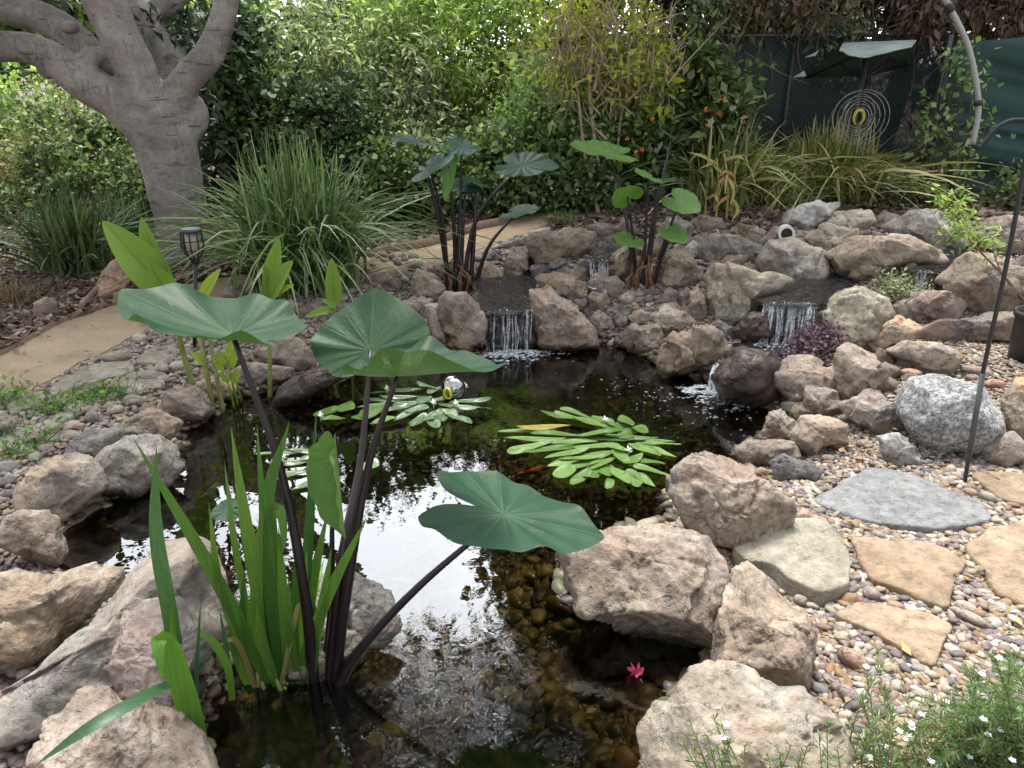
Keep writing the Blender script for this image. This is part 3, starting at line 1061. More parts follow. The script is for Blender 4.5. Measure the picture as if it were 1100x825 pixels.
B([(1038, 253), (1056, 233), (1083, 231), (1118, 240), (1118, 275), (1066, 276), (1046, 267)], 'mauve', 'brown-grey boulder at the back right edge behind the sapling')
B([(1014, 308), (1035, 275), (1056, 270), (1097, 287), (1118, 312), (1092, 334), (1042, 331)], 'cream', 'big tan boulder under the reddish-stemmed sapling', depth=.8)
B([(1085, 286), (1100, 272), (1135, 280), (1135, 320), (1105, 316)], 'tan', 'tan boulder cut by the right edge above the black pot')
B([(754, 302), (764, 285), (798, 284), (845, 299), (834, 313), (817, 318), (811, 336), (791, 352), (774, 349), (761, 330)], 'green', 'two-tone grey and ochre boulder overhanging the left of the right waterfall', depth=.75)
B([(772, 322), (790, 308), (812, 312), (816, 326), (806, 340), (788, 348), (776, 342)], 'rust', 'ochre stone face under the two-tone boulder by the right waterfall', depth=.5, push=-.1)
B([(886, 340), (893, 315), (920, 304), (947, 318), (958, 336), (948, 356), (932, 378), (912, 376), (894, 360)], 'green', 'rounded grey-green boulder right of the right waterfall', depth=.85)
B([(927, 376), (937, 349), (961, 338), (989, 348), (983, 368), (961, 371), (944, 385)], 'orange', 'bright rust-orange boulder below the silvery bush')
B([(962, 333), (985, 314), (1019, 308), (1036, 321), (1030, 339), (995, 347), (966, 344)], 'mauve', 'flat pinkish-brown boulder right of the silvery bush')
B([(994, 364), (1012, 349), (1056, 335), (1090, 328), (1094, 345), (1084, 360), (1029, 371), (1000, 371)], 'pink', 'long low pinkish slab running toward the black pot', depth=.7)
B([(949, 383), (968, 370), (1005, 367), (1030, 376), (1023, 395), (998, 403), (968, 391)], 'green', 'flat olive-grey stone below the rust-orange boulder', depth=.7)
B([(830, 406), (845, 385), (866, 379), (896, 389), (904, 411), (895, 428), (862, 437), (834, 421)], 'pink', 'pink-grey boulder below the purple-leaved groundcover')
B([(895, 386), (907, 372), (934, 379), (958, 392), (949, 413), (915, 433), (899, 410)], 'pink', 'angular pink-grey boulder right of the purple-leaved groundcover')
B([(902, 441), (927, 421), (964, 430), (970, 452), (951, 466), (917, 456)], 'mauve', 'brown wedge boulder left of the speckled granite boulder')
B([(860, 438), (866, 416), (893, 420), (904, 435), (892, 449), (860, 453)], 'mauve', 'small square brown stone below the pink-grey boulders')
B([(966, 433), (974, 412), (1002, 404), (1042, 409), (1066, 432), (1072, 453), (1054, 477), (1022, 486), (988, 474), (970, 455)], 'granite', 'large rounded speckled granite boulder behind the black rod', depth=.95, facet=.35, rough=.45)
B([(1075, 434), (1086, 410), (1125, 400), (1125, 478), (1097, 473), (1083, 452)], 'orange', 'amber-orange boulder cut by the right edge')
B([(1054, 488), (1067, 470), (1083, 461), (1097, 472), (1101, 488), (1087, 500), (1067, 500)], 'gray', 'rounded light grey boulder under the amber-orange one', facet=.5, rough=.6)
B([(942, 475), (963, 469), (982, 480), (992, 492), (982, 500), (965, 502), (951, 493)], 'white', 'white angular rock lying on the gravel below the granite boulder')
B([(820, 467), (823, 449), (836, 440), (851, 449), (851, 469), (839, 476), (825, 476)], 'pink', 'tan upright stone at the water edge below the cascade')
B([(849, 471), (857, 449), (877, 444), (907, 450), (911, 472), (886, 478), (881, 490), (859, 485)], 'tan', 'knobbly tan rock right of the upright water-edge stone')
B([(791, 488), (802, 475), (830, 471), (851, 474), (859, 487), (841, 496), (825, 503), (805, 506)], 'pink', 'flattish pinkish rock at the water edge above the dark slate piece')
B([(827, 503), (841, 490), (868, 494), (882, 501), (874, 514), (845, 519), (834, 517)], 'dark', 'flat dark slate-grey rock in the gravel by the pond')
B([(804, 511), (816, 501), (829, 505), (826, 516)], 'rust', 'small honey-coloured stone beside the dark slate-grey rock')
B([(707, 393), (713, 373), (730, 353), (755, 349), (779, 361), (782, 376), (762, 390), (738, 402), (714, 408)], 'tan', 'tan boulder jutting over the pond left of the cascade', depth=.8)
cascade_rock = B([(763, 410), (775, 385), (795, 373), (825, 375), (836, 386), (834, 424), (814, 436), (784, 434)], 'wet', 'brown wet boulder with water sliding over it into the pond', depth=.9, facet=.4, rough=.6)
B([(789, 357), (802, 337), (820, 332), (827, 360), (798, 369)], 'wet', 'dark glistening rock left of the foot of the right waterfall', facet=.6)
B([(756, 352), (770, 343), (785, 350), (788, 366), (766, 364)], 'dark', 'shadowed dark stone between the two-tone boulder and the cascade')
# --- right foreground
B([(596, 600), (612, 580), (660, 567), (705, 562), (755, 567), (783, 600), (784, 640), (778, 680), (720, 684), (665, 678), (634, 668), (610, 626)], 'pink', 'large pinkish boulder jutting into the pond at centre right', depth=.8)
B([(711, 512), (735, 489), (770, 489), (815, 504), (850, 529), (849, 552), (816, 577), (775, 586), (745, 575), (721, 540)], 'pink', 'large pinkish boulder behind the jutting one, on the pond edge', depth=.75)
B([(773, 685), (774, 645), (781, 620), (794, 609), (812, 618), (834, 636), (866, 657), (880, 698), (877, 725), (843, 735), (798, 742), (773, 734)], 'tan', 'jagged upright tan boulder with a dark grey patch at the pond edge', depth=.9, top=.45, front=.8)
B([(698, 815), (720, 770), (735, 745), (752, 731), (774, 729), (822, 734), (849, 729), (884, 749), (912, 778), (924, 840), (905, 890), (715, 890)], 'cream', 'big cream boulder at the bottom edge below the jagged one', depth=.95, top=.4, front=.85)
# wet ledges behind the falls
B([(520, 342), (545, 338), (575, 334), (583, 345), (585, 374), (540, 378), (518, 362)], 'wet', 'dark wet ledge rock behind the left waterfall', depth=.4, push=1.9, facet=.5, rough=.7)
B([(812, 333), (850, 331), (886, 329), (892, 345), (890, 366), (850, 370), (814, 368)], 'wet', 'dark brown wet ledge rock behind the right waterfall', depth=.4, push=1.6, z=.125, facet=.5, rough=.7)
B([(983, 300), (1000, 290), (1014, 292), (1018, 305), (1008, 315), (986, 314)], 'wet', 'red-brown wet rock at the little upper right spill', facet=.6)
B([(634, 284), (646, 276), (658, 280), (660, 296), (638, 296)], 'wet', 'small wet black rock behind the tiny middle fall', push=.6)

# --- flagstones
flagstone([(118, 422), (140, 404), (170, 396), (185, 411), (153, 422), (131, 427)], 'flaggreen', 'pale greenish flagstone nearest the ginger on the left bank')
flagstone([(52, 423), (65, 411), (98, 393), (142, 390), (146, 402), (109, 411), (83, 420), (57, 428)], 'flaggreen', 'long pale layered flagstone along the sandy path edge')
flagstone([(146, 393), (158, 379), (184, 372), (197, 381), (182, 393)], 'flaggreen', 'small greyish flagstone behind the pale greenish one on the left bank')
flagstone([(58, 437), (84, 429), (114, 430), (108, 440), (72, 447)], 'flaggreen', 'low broken flagstone among the clover weeds on the left bank')
flagstone([(9, 439), (39, 424), (54, 428), (33, 441), (11, 450)], 'flaggreen', 'small flagstone by the weeds on the left path edge')
flagstone([(-40, 496), (-30, 482), (0, 474), (44, 456), (79, 443), (82, 451), (44, 468), (17, 485)], 'flaggreen', 'narrow pale flagstone running off the left edge of the picture')
flagstone([(870, 540), (899, 523), (930, 509), (958, 510), (1000, 521), (1054, 543), (1066, 560), (1030, 572), (991, 573), (958, 568), (925, 560), (893, 551)], 'flaggray', 'large blue-grey slate flagstone in the pale gravel', dz=.018)
flagstone([(910, 581), (1002, 589), (1036, 606), (1041, 615), (1020, 618), (1024, 654), (1012, 656), (934, 626)], 'flagtan', 'smooth tan flagstone with a notched corner below the slate one', dz=.015)
flagstone([(893, 664), (920, 648), (1019, 670), (1027, 678), (1015, 691), (1012, 706), (998, 720), (961, 698), (923, 677)], 'flagtan', 'rippled tan flagstone nearest the white-flowered shrub', dz=.015, ripple_=.004)
flagstone([(1037, 593), (1056, 572), (1110, 563), (1150, 600), (1140, 660), (1105, 657), (1069, 643), (1049, 609)], 'flagtan', 'broad tan flagstone cut by the right edge', dz=.015)
flagstone([(1041, 514), (1056, 509), (1120, 516), (1120, 552), (1070, 537)], 'flagtan', 'brownish flagstone at the foot of the black rod', dz=.014)
flagstone([(946, 772), (990, 775), (1010, 800), (1060, 830), (1000, 860), (962, 830)], 'flagtan', 'tan flagstone half hidden under the white-flowered shrub', dz=.014)


flagstone([(781, 600), (797, 582), (830, 575), (866, 571), (894, 581), (909, 613), (909, 641), (879, 652), (856, 645), (832, 625), (794, 617)], 'flaggreen', 'thick sage-grey slab between the pond edge and the tan flagstones', th=.14, dz=.055, ripple_=.004)

# --- single cobbles in the gravel
def cobble(px, py, w, h, mat, label, ang=0.0, group=None):
    a = np.linspace(0, 2 * math.pi, 10, endpoint=False)
    ca, sa = math.cos(ang), math.sin(ang)
    pts = [(px + ca * w / 2 * math.cos(t) - sa * h / 2 * math.sin(t), py + sa * w / 2 * math.cos(t) + ca * h / 2 * math.sin(t)) for t in a]
    return boulder(pts, mat, label, depth=1.0, name='cobble', cat='cobble', facet=.12, rough=.35, push=.5, group=group, sub_n=4)


for a in [(917, 709, 38, 20, 'red', 'large salmon-red oval cobble in the near gravel', .35),
          (911, 746, 26, 18, 'mauve', 'dark plum cobble beside the small grey oval one', .4), (880, 741, 22, 13, 'dark', 'small blue-grey oval cobble at the cream boulder', .3),
          (825, 628, 30, 16, 'mauve', 'mauve oval cobble on the jagged boulder top', .5), (861, 645, 18, 13, 'mauve', 'round purple-grey cobble by the sage boulder', .1),
          (936, 638, 19, 15, 'mauve', 'round purple cobble at the corner of the notched flagstone', .1), (1043, 664, 46, 13, 'mauve', 'long mauve cobble right of the rippled flagstone', .15),
          (963, 651, 19, 10, 'red', 'salmon cobble between the two tan flagstones', .0), (1037, 652, 23, 13, 'pale', 'cream round cobble below the notch of the flagstone', .0),
          (861, 556, 17, 22, 'red', 'dusty red cobble above the sage boulder', .3), (876, 558, 14, 10, 'mauve', 'small plum cobble right of the dusty red one', .1),
          (979, 401, 24, 11, 'red', 'flat pink-red oval cobble above the granite boulder', -.05), (1026, 337, 19, 10, 'red', 'pink cobble behind the long pinkish slab', .0),
          (1050, 399, 34, 12, 'mauve', 'long purple-grey cobble near the granite boulder top', .05), (1068, 413, 21, 12, 'red', 'pink cobble touching the amber boulder', -.2),
          (1045, 406, 15, 9, 'mauve', 'little brown-grey cobble on the granite boulder edge', .0), (1043, 529, 17, 10, 'red', 'pink cobble at the foot of the black rod', .1),
          (1061, 534, 19, 12, 'gray', 'grey oval cobble right of the pink one at the rod', .2), (904, 479, 26, 11, 'mauve', 'purple flat cobble by the knobbly tan rock', .0),
          (928, 477, 15, 10, 'mauve', 'brown-pink cobble left of the white angular rock', .0), (890, 493, 16, 10, 'pink', 'pale pink cobble above the slate flagstone', .0),
          (1053, 389, 14, 7, 'dark', 'small slate cobble on the pale gravel near the pot', .0), (678, 317, 17, 10, 'gray', 'blue-grey cobble below the rear right taro', .0),
          (653, 297, 12, 7, 'gray', 'tiny grey cobble on the pale pinkish stone', .1), (700, 314, 10, 14, 'gray', 'little upright grey cobble right of the rear right taro', .0),
          (125, 384, 26, 14, 'pink', 'pinkish white cobble at the path edge of the left bank', .1), (151, 364, 16, 13, 'pale', 'round whitish cobble at the path edge near the ginger', .1),
          (99, 449, 16, 15, 'gray', 'pale grey cobble in the left gravel', .2), (118, 437, 20, 10, 'gray', 'flat grey cobble beside the left bank weeds', -.2),
          (146, 432, 22, 10, 'mauve', 'grey-mauve flat cobble under the greenish flagstone', .1), (186, 389, 20, 12, 'gray', 'grey cobble right of the greenish flagstone', .2),
          (168, 377, 24, 9, 'mauve', 'long mauve cobble behind the greenish flagstone', -.1), (78, 418, 18, 8, 'pink', 'pink cobble on the layered flagstone edge', .0),
          (917, 759, 12, 22, 'dark', 'narrow slate cobble right of the plum one', .9), (1005, 666, 16, 9, 'mauve', 'mauve cobble on the edge of the rippled flagstone', .1)]:
    cobble(*a)

taken = []
rgc = np.random.default_rng(5)
LEFT_Z = [(60, 455), (150, 412), (230, 350), (260, 356), (250, 380), (200, 400), (120, 445), (60, 480), (25, 520), (0, 540), (0, 500), (40, 470)]
cg = 'loose cobbles of the left bank'
pz = poly_g(LEFT_Z)
k = 0
while k < 46:
    p = rgc.uniform(pz.min(0), pz.max(0))
    if sdist([p], pz)[0] > 0 or any(np.hypot(*(p - q)) < .07 for q in taken):
        continue
    taken.append(p)
    z = hz(*p)
    r = rgc.uniform(.018, .042)
    V, F = ico(3)
    V = V * np.array([r * rgc.uniform(1, 1.6), r, r * rgc.uniform(.5, .8)])
    V = V * (1 + .12 * noise3(V * 30 + k * 5, k))[:, None]
    o = obj('cobble', V, F, RM[['gray', 'mauve', 'pink', 'mauve', 'dark', 'pale'][k % 6]])
    o.location = (p[0], p[1], z + r * .35)
    o.rotation_euler = (0, 0, rgc.uniform(0, 6.28))
    tag(o, 'small rounded grey, mauve or pinkish cobble strewn in the left bank gravel', 'cobble', cg)
    k += 1
cg = 'loose cobbles around the back falls'
for (poly, m) in (([(410, 270), (450, 280), (440, 320), (400, 320), (330, 345), (270, 355), (300, 330), (380, 305)], 40), ([(650, 330), (700, 312), (730, 330), (700, 350)], 14),
                  ([(735, 300), (760, 250), (830, 250), (830, 262), (780, 290)], 10), ([(500, 285), (560, 255), (600, 290), (560, 300)], 16)):
    pz = poly_g(poly)
    for k in range(m):
        for _ in range(60):
            p = rgc.uniform(pz.min(0), pz.max(0))
            if sdist([p], pz)[0] < 0:
                break
        r = rgc.uniform(.02, .055)
        V, F = ico(3)
        V = V * np.array([r * rgc.uniform(1, 1.6), r, r * rgc.uniform(.55, .85)])
        V = V * (1 + .16 * noise3(V * 24 + k * 5, k + 300))[:, None]
        o = obj('cobble', V, F, RM[['gray', 'mauve', 'pink', 'tan', 'dark', 'pale', 'tan'][k % 7]])
        o.location = (p[0], p[1], hz(*p) + r * .35)
        o.rotation_euler = (0, 0, rgc.uniform(0, 6.28))
        tag(o, 'small rounded grey, tan or pinkish cobble lying among the rocks near the back falls', 'cobble', cg)


cg = 'small stones wedged among the boulders'
tmpl = []
for k in range(7):
    rgk = np.random.default_rng(900 + k)
    V, F = ico(4)
    V = V.copy()
    for _ in range(14):
        v = rgk.normal(0, 1, 3)
        v /= np.linalg.norm(v)
        h = V @ v
        dd = rgk.uniform(.5, .85)
        V[h > dd] -= np.outer((h[h > dd] - dd) * .95, v)
    V = V * (1 + .05 * fbm(V * 2.2 + k, k, 3))[:, None] * np.array([1.25, 1.0, .8])
    tmpl.append(me_np('boulder', V, F, RM[['tan', 'pink', 'gray', 'rust', 'mauve', 'green', 'tan'][k]]))
spots_ = [([(735, 262), (1010, 262), (1060, 320), (1000, 345), (880, 345), (740, 320)], 34), ([(700, 330), (770, 320), (790, 350), (720, 352)], 10), ([(840, 420), (960, 380), (1000, 420), (920, 480), (860, 480)], 22),
          ([(560, 262), (660, 250), (700, 300), (620, 330), (590, 300)], 18), ([(440, 300), (520, 280), (520, 300), (470, 330)], 12), ([(20, 560), (120, 470), (230, 400), (300, 370), (290, 390), (200, 440), (120, 500), (60, 570)], 20)]
taken = []
for poly, m_ in spots_:
    pz = poly_g(poly)
    for k in range(m_):
        for _ in range(80):
            p = rgc.uniform(pz.min(0), pz.max(0))
            if sdist([p], pz)[0] < 0 and all(sdist([p], q[0])[0] > .02 for q in POOLS) and sdist([p], POND)[0] > .01 and not any(np.hypot(*(p - q)) < .08 for q in taken):
                break
        else:
            continue
        taken.append(p)
        o = bpy.data.objects.new('wedged_stone', tmpl[int(rgc.integers(0, 7))])
        COL.objects.link(o)
        r = rgc.uniform(.03, .075)
        o.scale = (r, r, r)
        o.location = (p[0], p[1], hz(*p) + r * .45)
        o.rotation_euler = (rgc.normal(0, .3), rgc.normal(0, .3), rgc.uniform(0, 6.28))
        tag(o, 'small angular stone wedged between the larger boulders of the banks', 'stone', cg)


# ------------------------------------------------------------------ pebbles: gravel nobody could count
def scatter_pebbles(name, pts, size, mat, sub_near=1, flat=(.45, .8), lift=.25, seed=0):
    rg = np.random.default_rng(seed)
    n = len(pts)
    V0, F0 = ico(sub_near)
    S = size if np.ndim(size) else np.full(n, size)
    a = rg.uniform(0, 6.283, n)
    el = rg.uniform(1, 1.75, n)
    fl = rg.uniform(*flat, n)
    tx, ty = rg.normal(0, .22, n), rg.normal(0, .22, n)
    z = hfun(pts[:, 0], pts[:, 1])
    J = 1 + rg.normal(0, .10, (n, len(V0)))
    L = V0[None] * J[:, :, None]
    L = L * np.stack([S * el, S, S * fl], 1)[:, None, :]
    L[:, :, 2] += L[:, :, 0] * tx[:, None] + L[:, :, 1] * ty[:, None]
    ca, sa = np.cos(a)[:, None], np.sin(a)[:, None]
    X = L[:, :, 0] * ca - L[:, :, 1] * sa + pts[:, 0][:, None]
    Y = L[:, :, 0] * sa + L[:, :, 1] * ca + pts[:, 1][:, None]
    Z = L[:, :, 2] + (z + S * fl * lift + rg.uniform(0, 1, n) * S * .7)[:, None]
    V = np.stack([X, Y, Z], 2).reshape(-1, 3)
    F = (F0[None] + (np.arange(n) * len(V0))[:, None, None]).reshape(-1, 3)
    return struct(obj(name, V, F, mat), 'stuff')


def sample(n, x0, x1, y0, y1, keep, seed):
    rg = np.random.default_rng(seed)
    p = np.stack([rg.uniform(x0, x1, n), rg.uniform(y0, y1, n)], 1)
    return p[keep(p)]


M_GRAV_R = pebble_mat('gravel_cream', [(0.0, (0.255, 0.204, 0.146)), (0.13, (0.317, 0.274, 0.215)), (0.28, (0.220, 0.157, 0.099)), (0.38, (0.176, 0.135, 0.116)), (0.50, (0.352, 0.313, 0.262)),
                                         (0.60, (0.238, 0.148, 0.069)), (0.68, (0.114, 0.096, 0.095)), (0.76, (0.220, 0.200, 0.181)), (0.84, (0.185, 0.109, 0.086)), (0.90, (0.136, 0.100, 0.107)), (0.96, (0.396, 0.365, 0.318))])
M_GRAV_L = pebble_mat('gravel_mauve', [(0.0, (0.213, 0.165, 0.151)), (0.2, (0.273, 0.234, 0.210)), (0.4, (0.171, 0.148, 0.146)), (0.55, (0.307, 0.243, 0.202)), (0.68, (0.359, 0.330, 0.294)),
                                         (0.8, (0.154, 0.122, 0.109)), (0.9, (0.282, 0.200, 0.118))])
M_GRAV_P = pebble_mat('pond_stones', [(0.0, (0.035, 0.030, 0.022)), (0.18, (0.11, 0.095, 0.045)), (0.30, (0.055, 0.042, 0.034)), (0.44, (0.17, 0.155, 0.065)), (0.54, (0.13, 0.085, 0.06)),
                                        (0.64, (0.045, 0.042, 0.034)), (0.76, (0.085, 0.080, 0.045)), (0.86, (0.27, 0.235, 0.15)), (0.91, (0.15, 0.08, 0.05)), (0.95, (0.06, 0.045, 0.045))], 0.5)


def off_flags(p):
    d = np.full(len(p), 9.0)
    for q in FLAGS:
        d = np.minimum(d, sdist(p, q))
    return d > .004


grav = lambda p: (sdist(p, POND) > 0.02) & (sdist(p, PATH) > -0.01) & off_flags(p)
far_line = G(900, 232)[1]
near = sample(44000, 0.25, 2.4, 0.95, 2.6, lambda p: grav(p) & (p[:, 0] > .25 + 0.05 * p[:, 1]), 11)
scatter_pebbles('gravel', near, np.random.default_rng(1).uniform(.0045, .0105, len(near)) * np.random.default_rng(2).choice([1, 1, 1, 1.5], len(near)), M_GRAV_R, 2, seed=1)
mid = sample(44000, 0.6, 4.2, 2.6, 4.9, lambda p: grav(p), 12)
scatter_pebbles('gravel', mid, np.random.default_rng(1).uniform(.006, .0135, len(mid)), M_GRAV_R, 1, seed=2)
back = sample(9000, -0.2, 4.5, 4.5, far_line, lambda p: grav(p), 13)
scatter_pebbles('gravel', back, np.random.default_rng(1).uniform(.012, .024, len(back)), M_GRAV_L, 1, seed=3)
left = sample(36000, -3.6, -0.3, 0.9, 5.3, lambda p: grav(p) & (np.interp(p[:, 0], upx[o_, 0], upx[o_, 1]) > p[:, 1]) & (sdist(p, PATH) > 0.01), 14)
scatter_pebbles('gravel', left, np.random.default_rng(1).uniform(.008, .017, len(left)), M_GRAV_L, 1, seed=4)
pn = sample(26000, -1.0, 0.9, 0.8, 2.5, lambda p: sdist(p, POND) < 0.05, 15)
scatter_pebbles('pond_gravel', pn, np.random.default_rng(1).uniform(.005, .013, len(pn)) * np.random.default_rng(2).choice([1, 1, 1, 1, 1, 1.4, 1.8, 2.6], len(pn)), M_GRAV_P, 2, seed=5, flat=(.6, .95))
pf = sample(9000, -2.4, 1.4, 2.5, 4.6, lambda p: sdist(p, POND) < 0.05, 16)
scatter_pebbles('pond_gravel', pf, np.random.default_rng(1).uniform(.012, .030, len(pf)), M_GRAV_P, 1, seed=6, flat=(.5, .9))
for q, (poly, zw) in enumerate(POOLS):
    pp = sample(1500, *[v for ab in zip(poly.min(0), poly.max(0)) for v in ab], lambda p: sdist(p, poly) < 0.02, 30 + q)
    if len(pp):
        scatter_pebbles('stream_gravel', pp[:500], np.random.default_rng(1).uniform(.012, .024, len(pp[:500])), M_GRAV_L, 1, seed=40 + q)

# wood chips of the mulch bed
mup = lambda p: (np.interp(p[:, 0], upx[o_, 0], upx[o_, 1]) + .02 < p[:, 1]) & (sdist(p, PATH) > 0.02)
chips = np.vstack([sample(26000, -4.6, -0.2, 3.6, 7.4, mup, 21), sample(6000, 0.3, 5, far_line - .3, 7.2, lambda p: sdist(p, PATH) > 0.02, 22)])
n = len(chips)
rg = np.random.default_rng(3)
L_ = rg.uniform(.015, .05, n)
Wd = rg.uniform(.008, .02, n)
a = rg.uniform(0, 6.283, n)
tl = rg.normal(0, .35, (n, 2))
q = np.array([[-1, -1], [1, -.8], [.9, 1], [-.8, .9]])
lx = q[None, :, 0] * L_[:, None]
ly = q[None, :, 1] * Wd[:, None]
zz = hfun(chips[:, 0], chips[:, 1]) + .012 + rg.uniform(0, .02, n)
X = lx * np.cos(a)[:, None] - ly * np.sin(a)[:, None] + chips[:, :1]
Y = lx * np.sin(a)[:, None] + ly * np.cos(a)[:, None] + chips[:, 1:]
Z = zz[:, None] + lx * tl[:, :1] + ly * tl[:, 1:]
top = np.stack([X, Y, Z], 2)
V = np.concatenate([top, top - np.array([0, 0, .005])], 1).reshape(-1, 3)
fq = np.array([[0, 1, 2, 3], [7, 6, 5, 4], [0, 4, 5, 1], [1, 5, 6, 2], [2, 6, 7, 3], [3, 7, 4, 0]])
M_CHIP = pebble_mat('wood_chip', [(0, (0.09, 0.055, 0.04)), (.25, (0.15, 0.10, 0.075)), (.5, (0.24, 0.17, 0.13)), (.7, (0.06, 0.04, 0.03)), (.85, (0.34, 0.27, 0.22)), (.95, (0.42, 0.35, 0.29))], .9)
struct(obj('wood_chips', V, (fq[None] + (np.arange(n) * 8)[:, None, None]).reshape(-1, 4), M_CHIP, smooth=False), 'stuff')

# dry fallen leaves on the mulch, path edge and gravel
n = 900
lf = np.vstack([sample(1500, -4.2, -.3, 2.6, 6.6, lambda p: (sdist(p, POND) > .05), 61)[:650], sample(900, .4, 3.6, 1.1, 5.6, lambda p: sdist(p, POND) > .05, 62)[:260]])
n = len(lf)
rg = np.random.default_rng(8)
a = rg.uniform(0, 6.283, n)
L_ = rg.uniform(.014, .034, n)
q = np.array([[-1, 0, .15], [0, -.42, 0], [1, 0, .25], [0, .42, .02]])
lx, ly, lz = (q[None, :, k] * L_[:, None] for k in range(3))
V = np.stack([lx * np.cos(a)[:, None] - ly * np.sin(a)[:, None] + lf[:, :1], lx * np.sin(a)[:, None] + ly * np.cos(a)[:, None] + lf[:, 1:],
              lz + (hfun(lf[:, 0], lf[:, 1]) + rg.uniform(.016, .035, n))[:, None]], 2).reshape(-1, 3)
M_LITTER = pebble_mat('leaf_litter', [(0, (0.20, 0.12, 0.06)), (.3, (0.30, 0.20, 0.10)), (.55, (0.13, 0.08, 0.05)), (.75, (0.38, 0.28, 0.13)), (.9, (0.24, 0.20, 0.07))], .9)
b = np.arange(n)[:, None] * 4
struct(obj('fallen_leaves', V, np.concatenate([np.concatenate([b, b + 1, b + 2], 1), np.concatenate([b, b + 2, b + 3], 1)]), M_LITTER, smooth=False), 'stuff')

# ------------------------------------------------------------------ waterfalls and foam
t = NT('falling_water')
tr = t.n('ShaderNodeBsdfTransparent')
pr = t.bsdf((0.75, 0.80, 0.86), 0.12, None, Specular_IOR_Level=0.8)
mx = t.n('ShaderNodeMixShader')
nz = t.noise(t.n('ShaderNodeTexCoord').outputs['Object'], 45, 4, 0.7)
t.l(t.ramp(nz, [(0.35, 0.04), (0.7, 0.62)]), mx.inputs[0])
t.l(tr.outputs[0], mx.inputs[1])
t.l(pr, mx.inputs[2])
M_FALL = t.done(mx.outputs[0])
M_FOAM = M_FALL


t = NT('falling_sheet')
tc = t.n('ShaderNodeTexCoord').outputs['Object']
mp = t.n('ShaderNodeMapping')
mp.inputs['Scale'].default_value = (75, 75, 5)
t.l(tc, mp.inputs[0])
st = t.noise(mp.outputs[0], 1.0, 4, .65, .3)
p_ = t.bsdf((0.70, 0.75, 0.80), .15, t.bump(st, .6, .01), Specular_IOR_Level=.8)
tr = t.n('ShaderNodeBsdfTransparent')
mx = t.n('ShaderNodeMixShader')
t.l(t.ramp(st, [(.50, .01), (.62, .12), (.78, .55)]), mx.inputs[0])
t.l(tr.outputs[0], mx.inputs[1])
t.l(p_, mx.inputs[2])
M_SHEET = t.done(mx.outputs[0])


def waterfall(name, lip_a, lip_b, zb, out, label, strands=46, seed=0, wmin=.0012, wmax=.0045, foot=None):
    """strands of water leaving the lip a-b, falling to height zb and landing 'out' metres nearer"""
    rg = np.random.default_rng(seed)
    a, b = np.array(lip_a), np.array(lip_b)
    fwd = -np.array([a[0] + b[0], a[1] + b[1], 0]) / np.linalg.norm(a[:2] + b[:2])
    root = empty(name, (a + b) / 2, label, 'waterfall')
    mb = MB()
    sid = np.cross(fwd, [0, 0, 1.0])
    for k in range(strands):
        u = float(np.clip(rg.choice([.12, .38, .5, .62, .85]) + rg.normal(0, .075), 0, 1))
        s = a * (1 - u) + b * u
        end = rg.choice([1.0, 1.0, rg.uniform(.25, .9)])
        st = rg.uniform(0, .15)
        T = np.linspace(st, end, 8)
        drop = s[2] - zb
        P = s[None] - fwd * 0.03 * (1 - T)[:, None] + fwd * (out * np.sqrt(T))[:, None] * rg.uniform(.8, 1.1) + np.array([0, 0, -1.0]) * (drop * T ** 1.3)[:, None]
        P = P + sid * (0.012 * noise3(np.c_[T * 3, np.full(8, k), np.zeros(8)], seed))[:, None]
        w = rg.uniform(wmin, wmax) * (1 + .5 * noise3(np.c_[T * 9, np.full(8, k * 1.7), np.zeros(8)], seed + 2))
        mb.tube(P, w, 6)
    mb.obj('water_strands', M_FALL, root)['kind'] = 'stuff'
    nu_, nt_ = 40, 24
    UU, TT = np.meshgrid(np.linspace(.02, .98, nu_), np.linspace(0, 1, nt_))
    U1, T1 = UU.ravel()[:, None], TT.ravel()[:, None]
    P = a * (1 - U1) + b * U1 + fwd * (out * .92 * np.sqrt(T1)) - np.array([0, 0, 1.0]) * ((a[2] - zb) * T1 ** 1.3)
    P = P + fwd * (.016 * noise3(np.c_[U1 * 9, T1 * 2.5, U1 * 0], seed + 7))[:, None] + sid * (.012 * noise3(np.c_[U1 * 6, T1 * 3, U1 * 0], seed + 8))[:, None]
    ii = np.arange(nu_ * nt_).reshape(nt_, nu_)
    fq = np.stack([ii[:-1, :-1].ravel(), ii[:-1, 1:].ravel(), ii[1:, 1:].ravel(), ii[1:, :-1].ravel()], 1)
    obj('water_sheet', P, fq, M_SHEET, root)
    fb = MB()
    V0, F0 = ico(2)
    c = (a + b) / 2 + fwd * (out + .02)
    half = np.linalg.norm(b - a) / 2
    for k in range(90 if foot is None else foot):
        p = c + sid * rg.uniform(-1, 1) * half * 1.15 + fwd * abs(rg.normal(0, .07))
        p[2] = zb + rg.uniform(-.002, .012)
        r = rg.uniform(.002, .008) * (1.6 if rg.random() < .12 else 1)
        fb.add(V0 * np.array([r * rg.uniform(1, 2), r, r * rg.uniform(.35, .8)]) + p, F0)
    fb.obj('foam', M_FOAM, root)['kind'] = 'stuff'
    return root


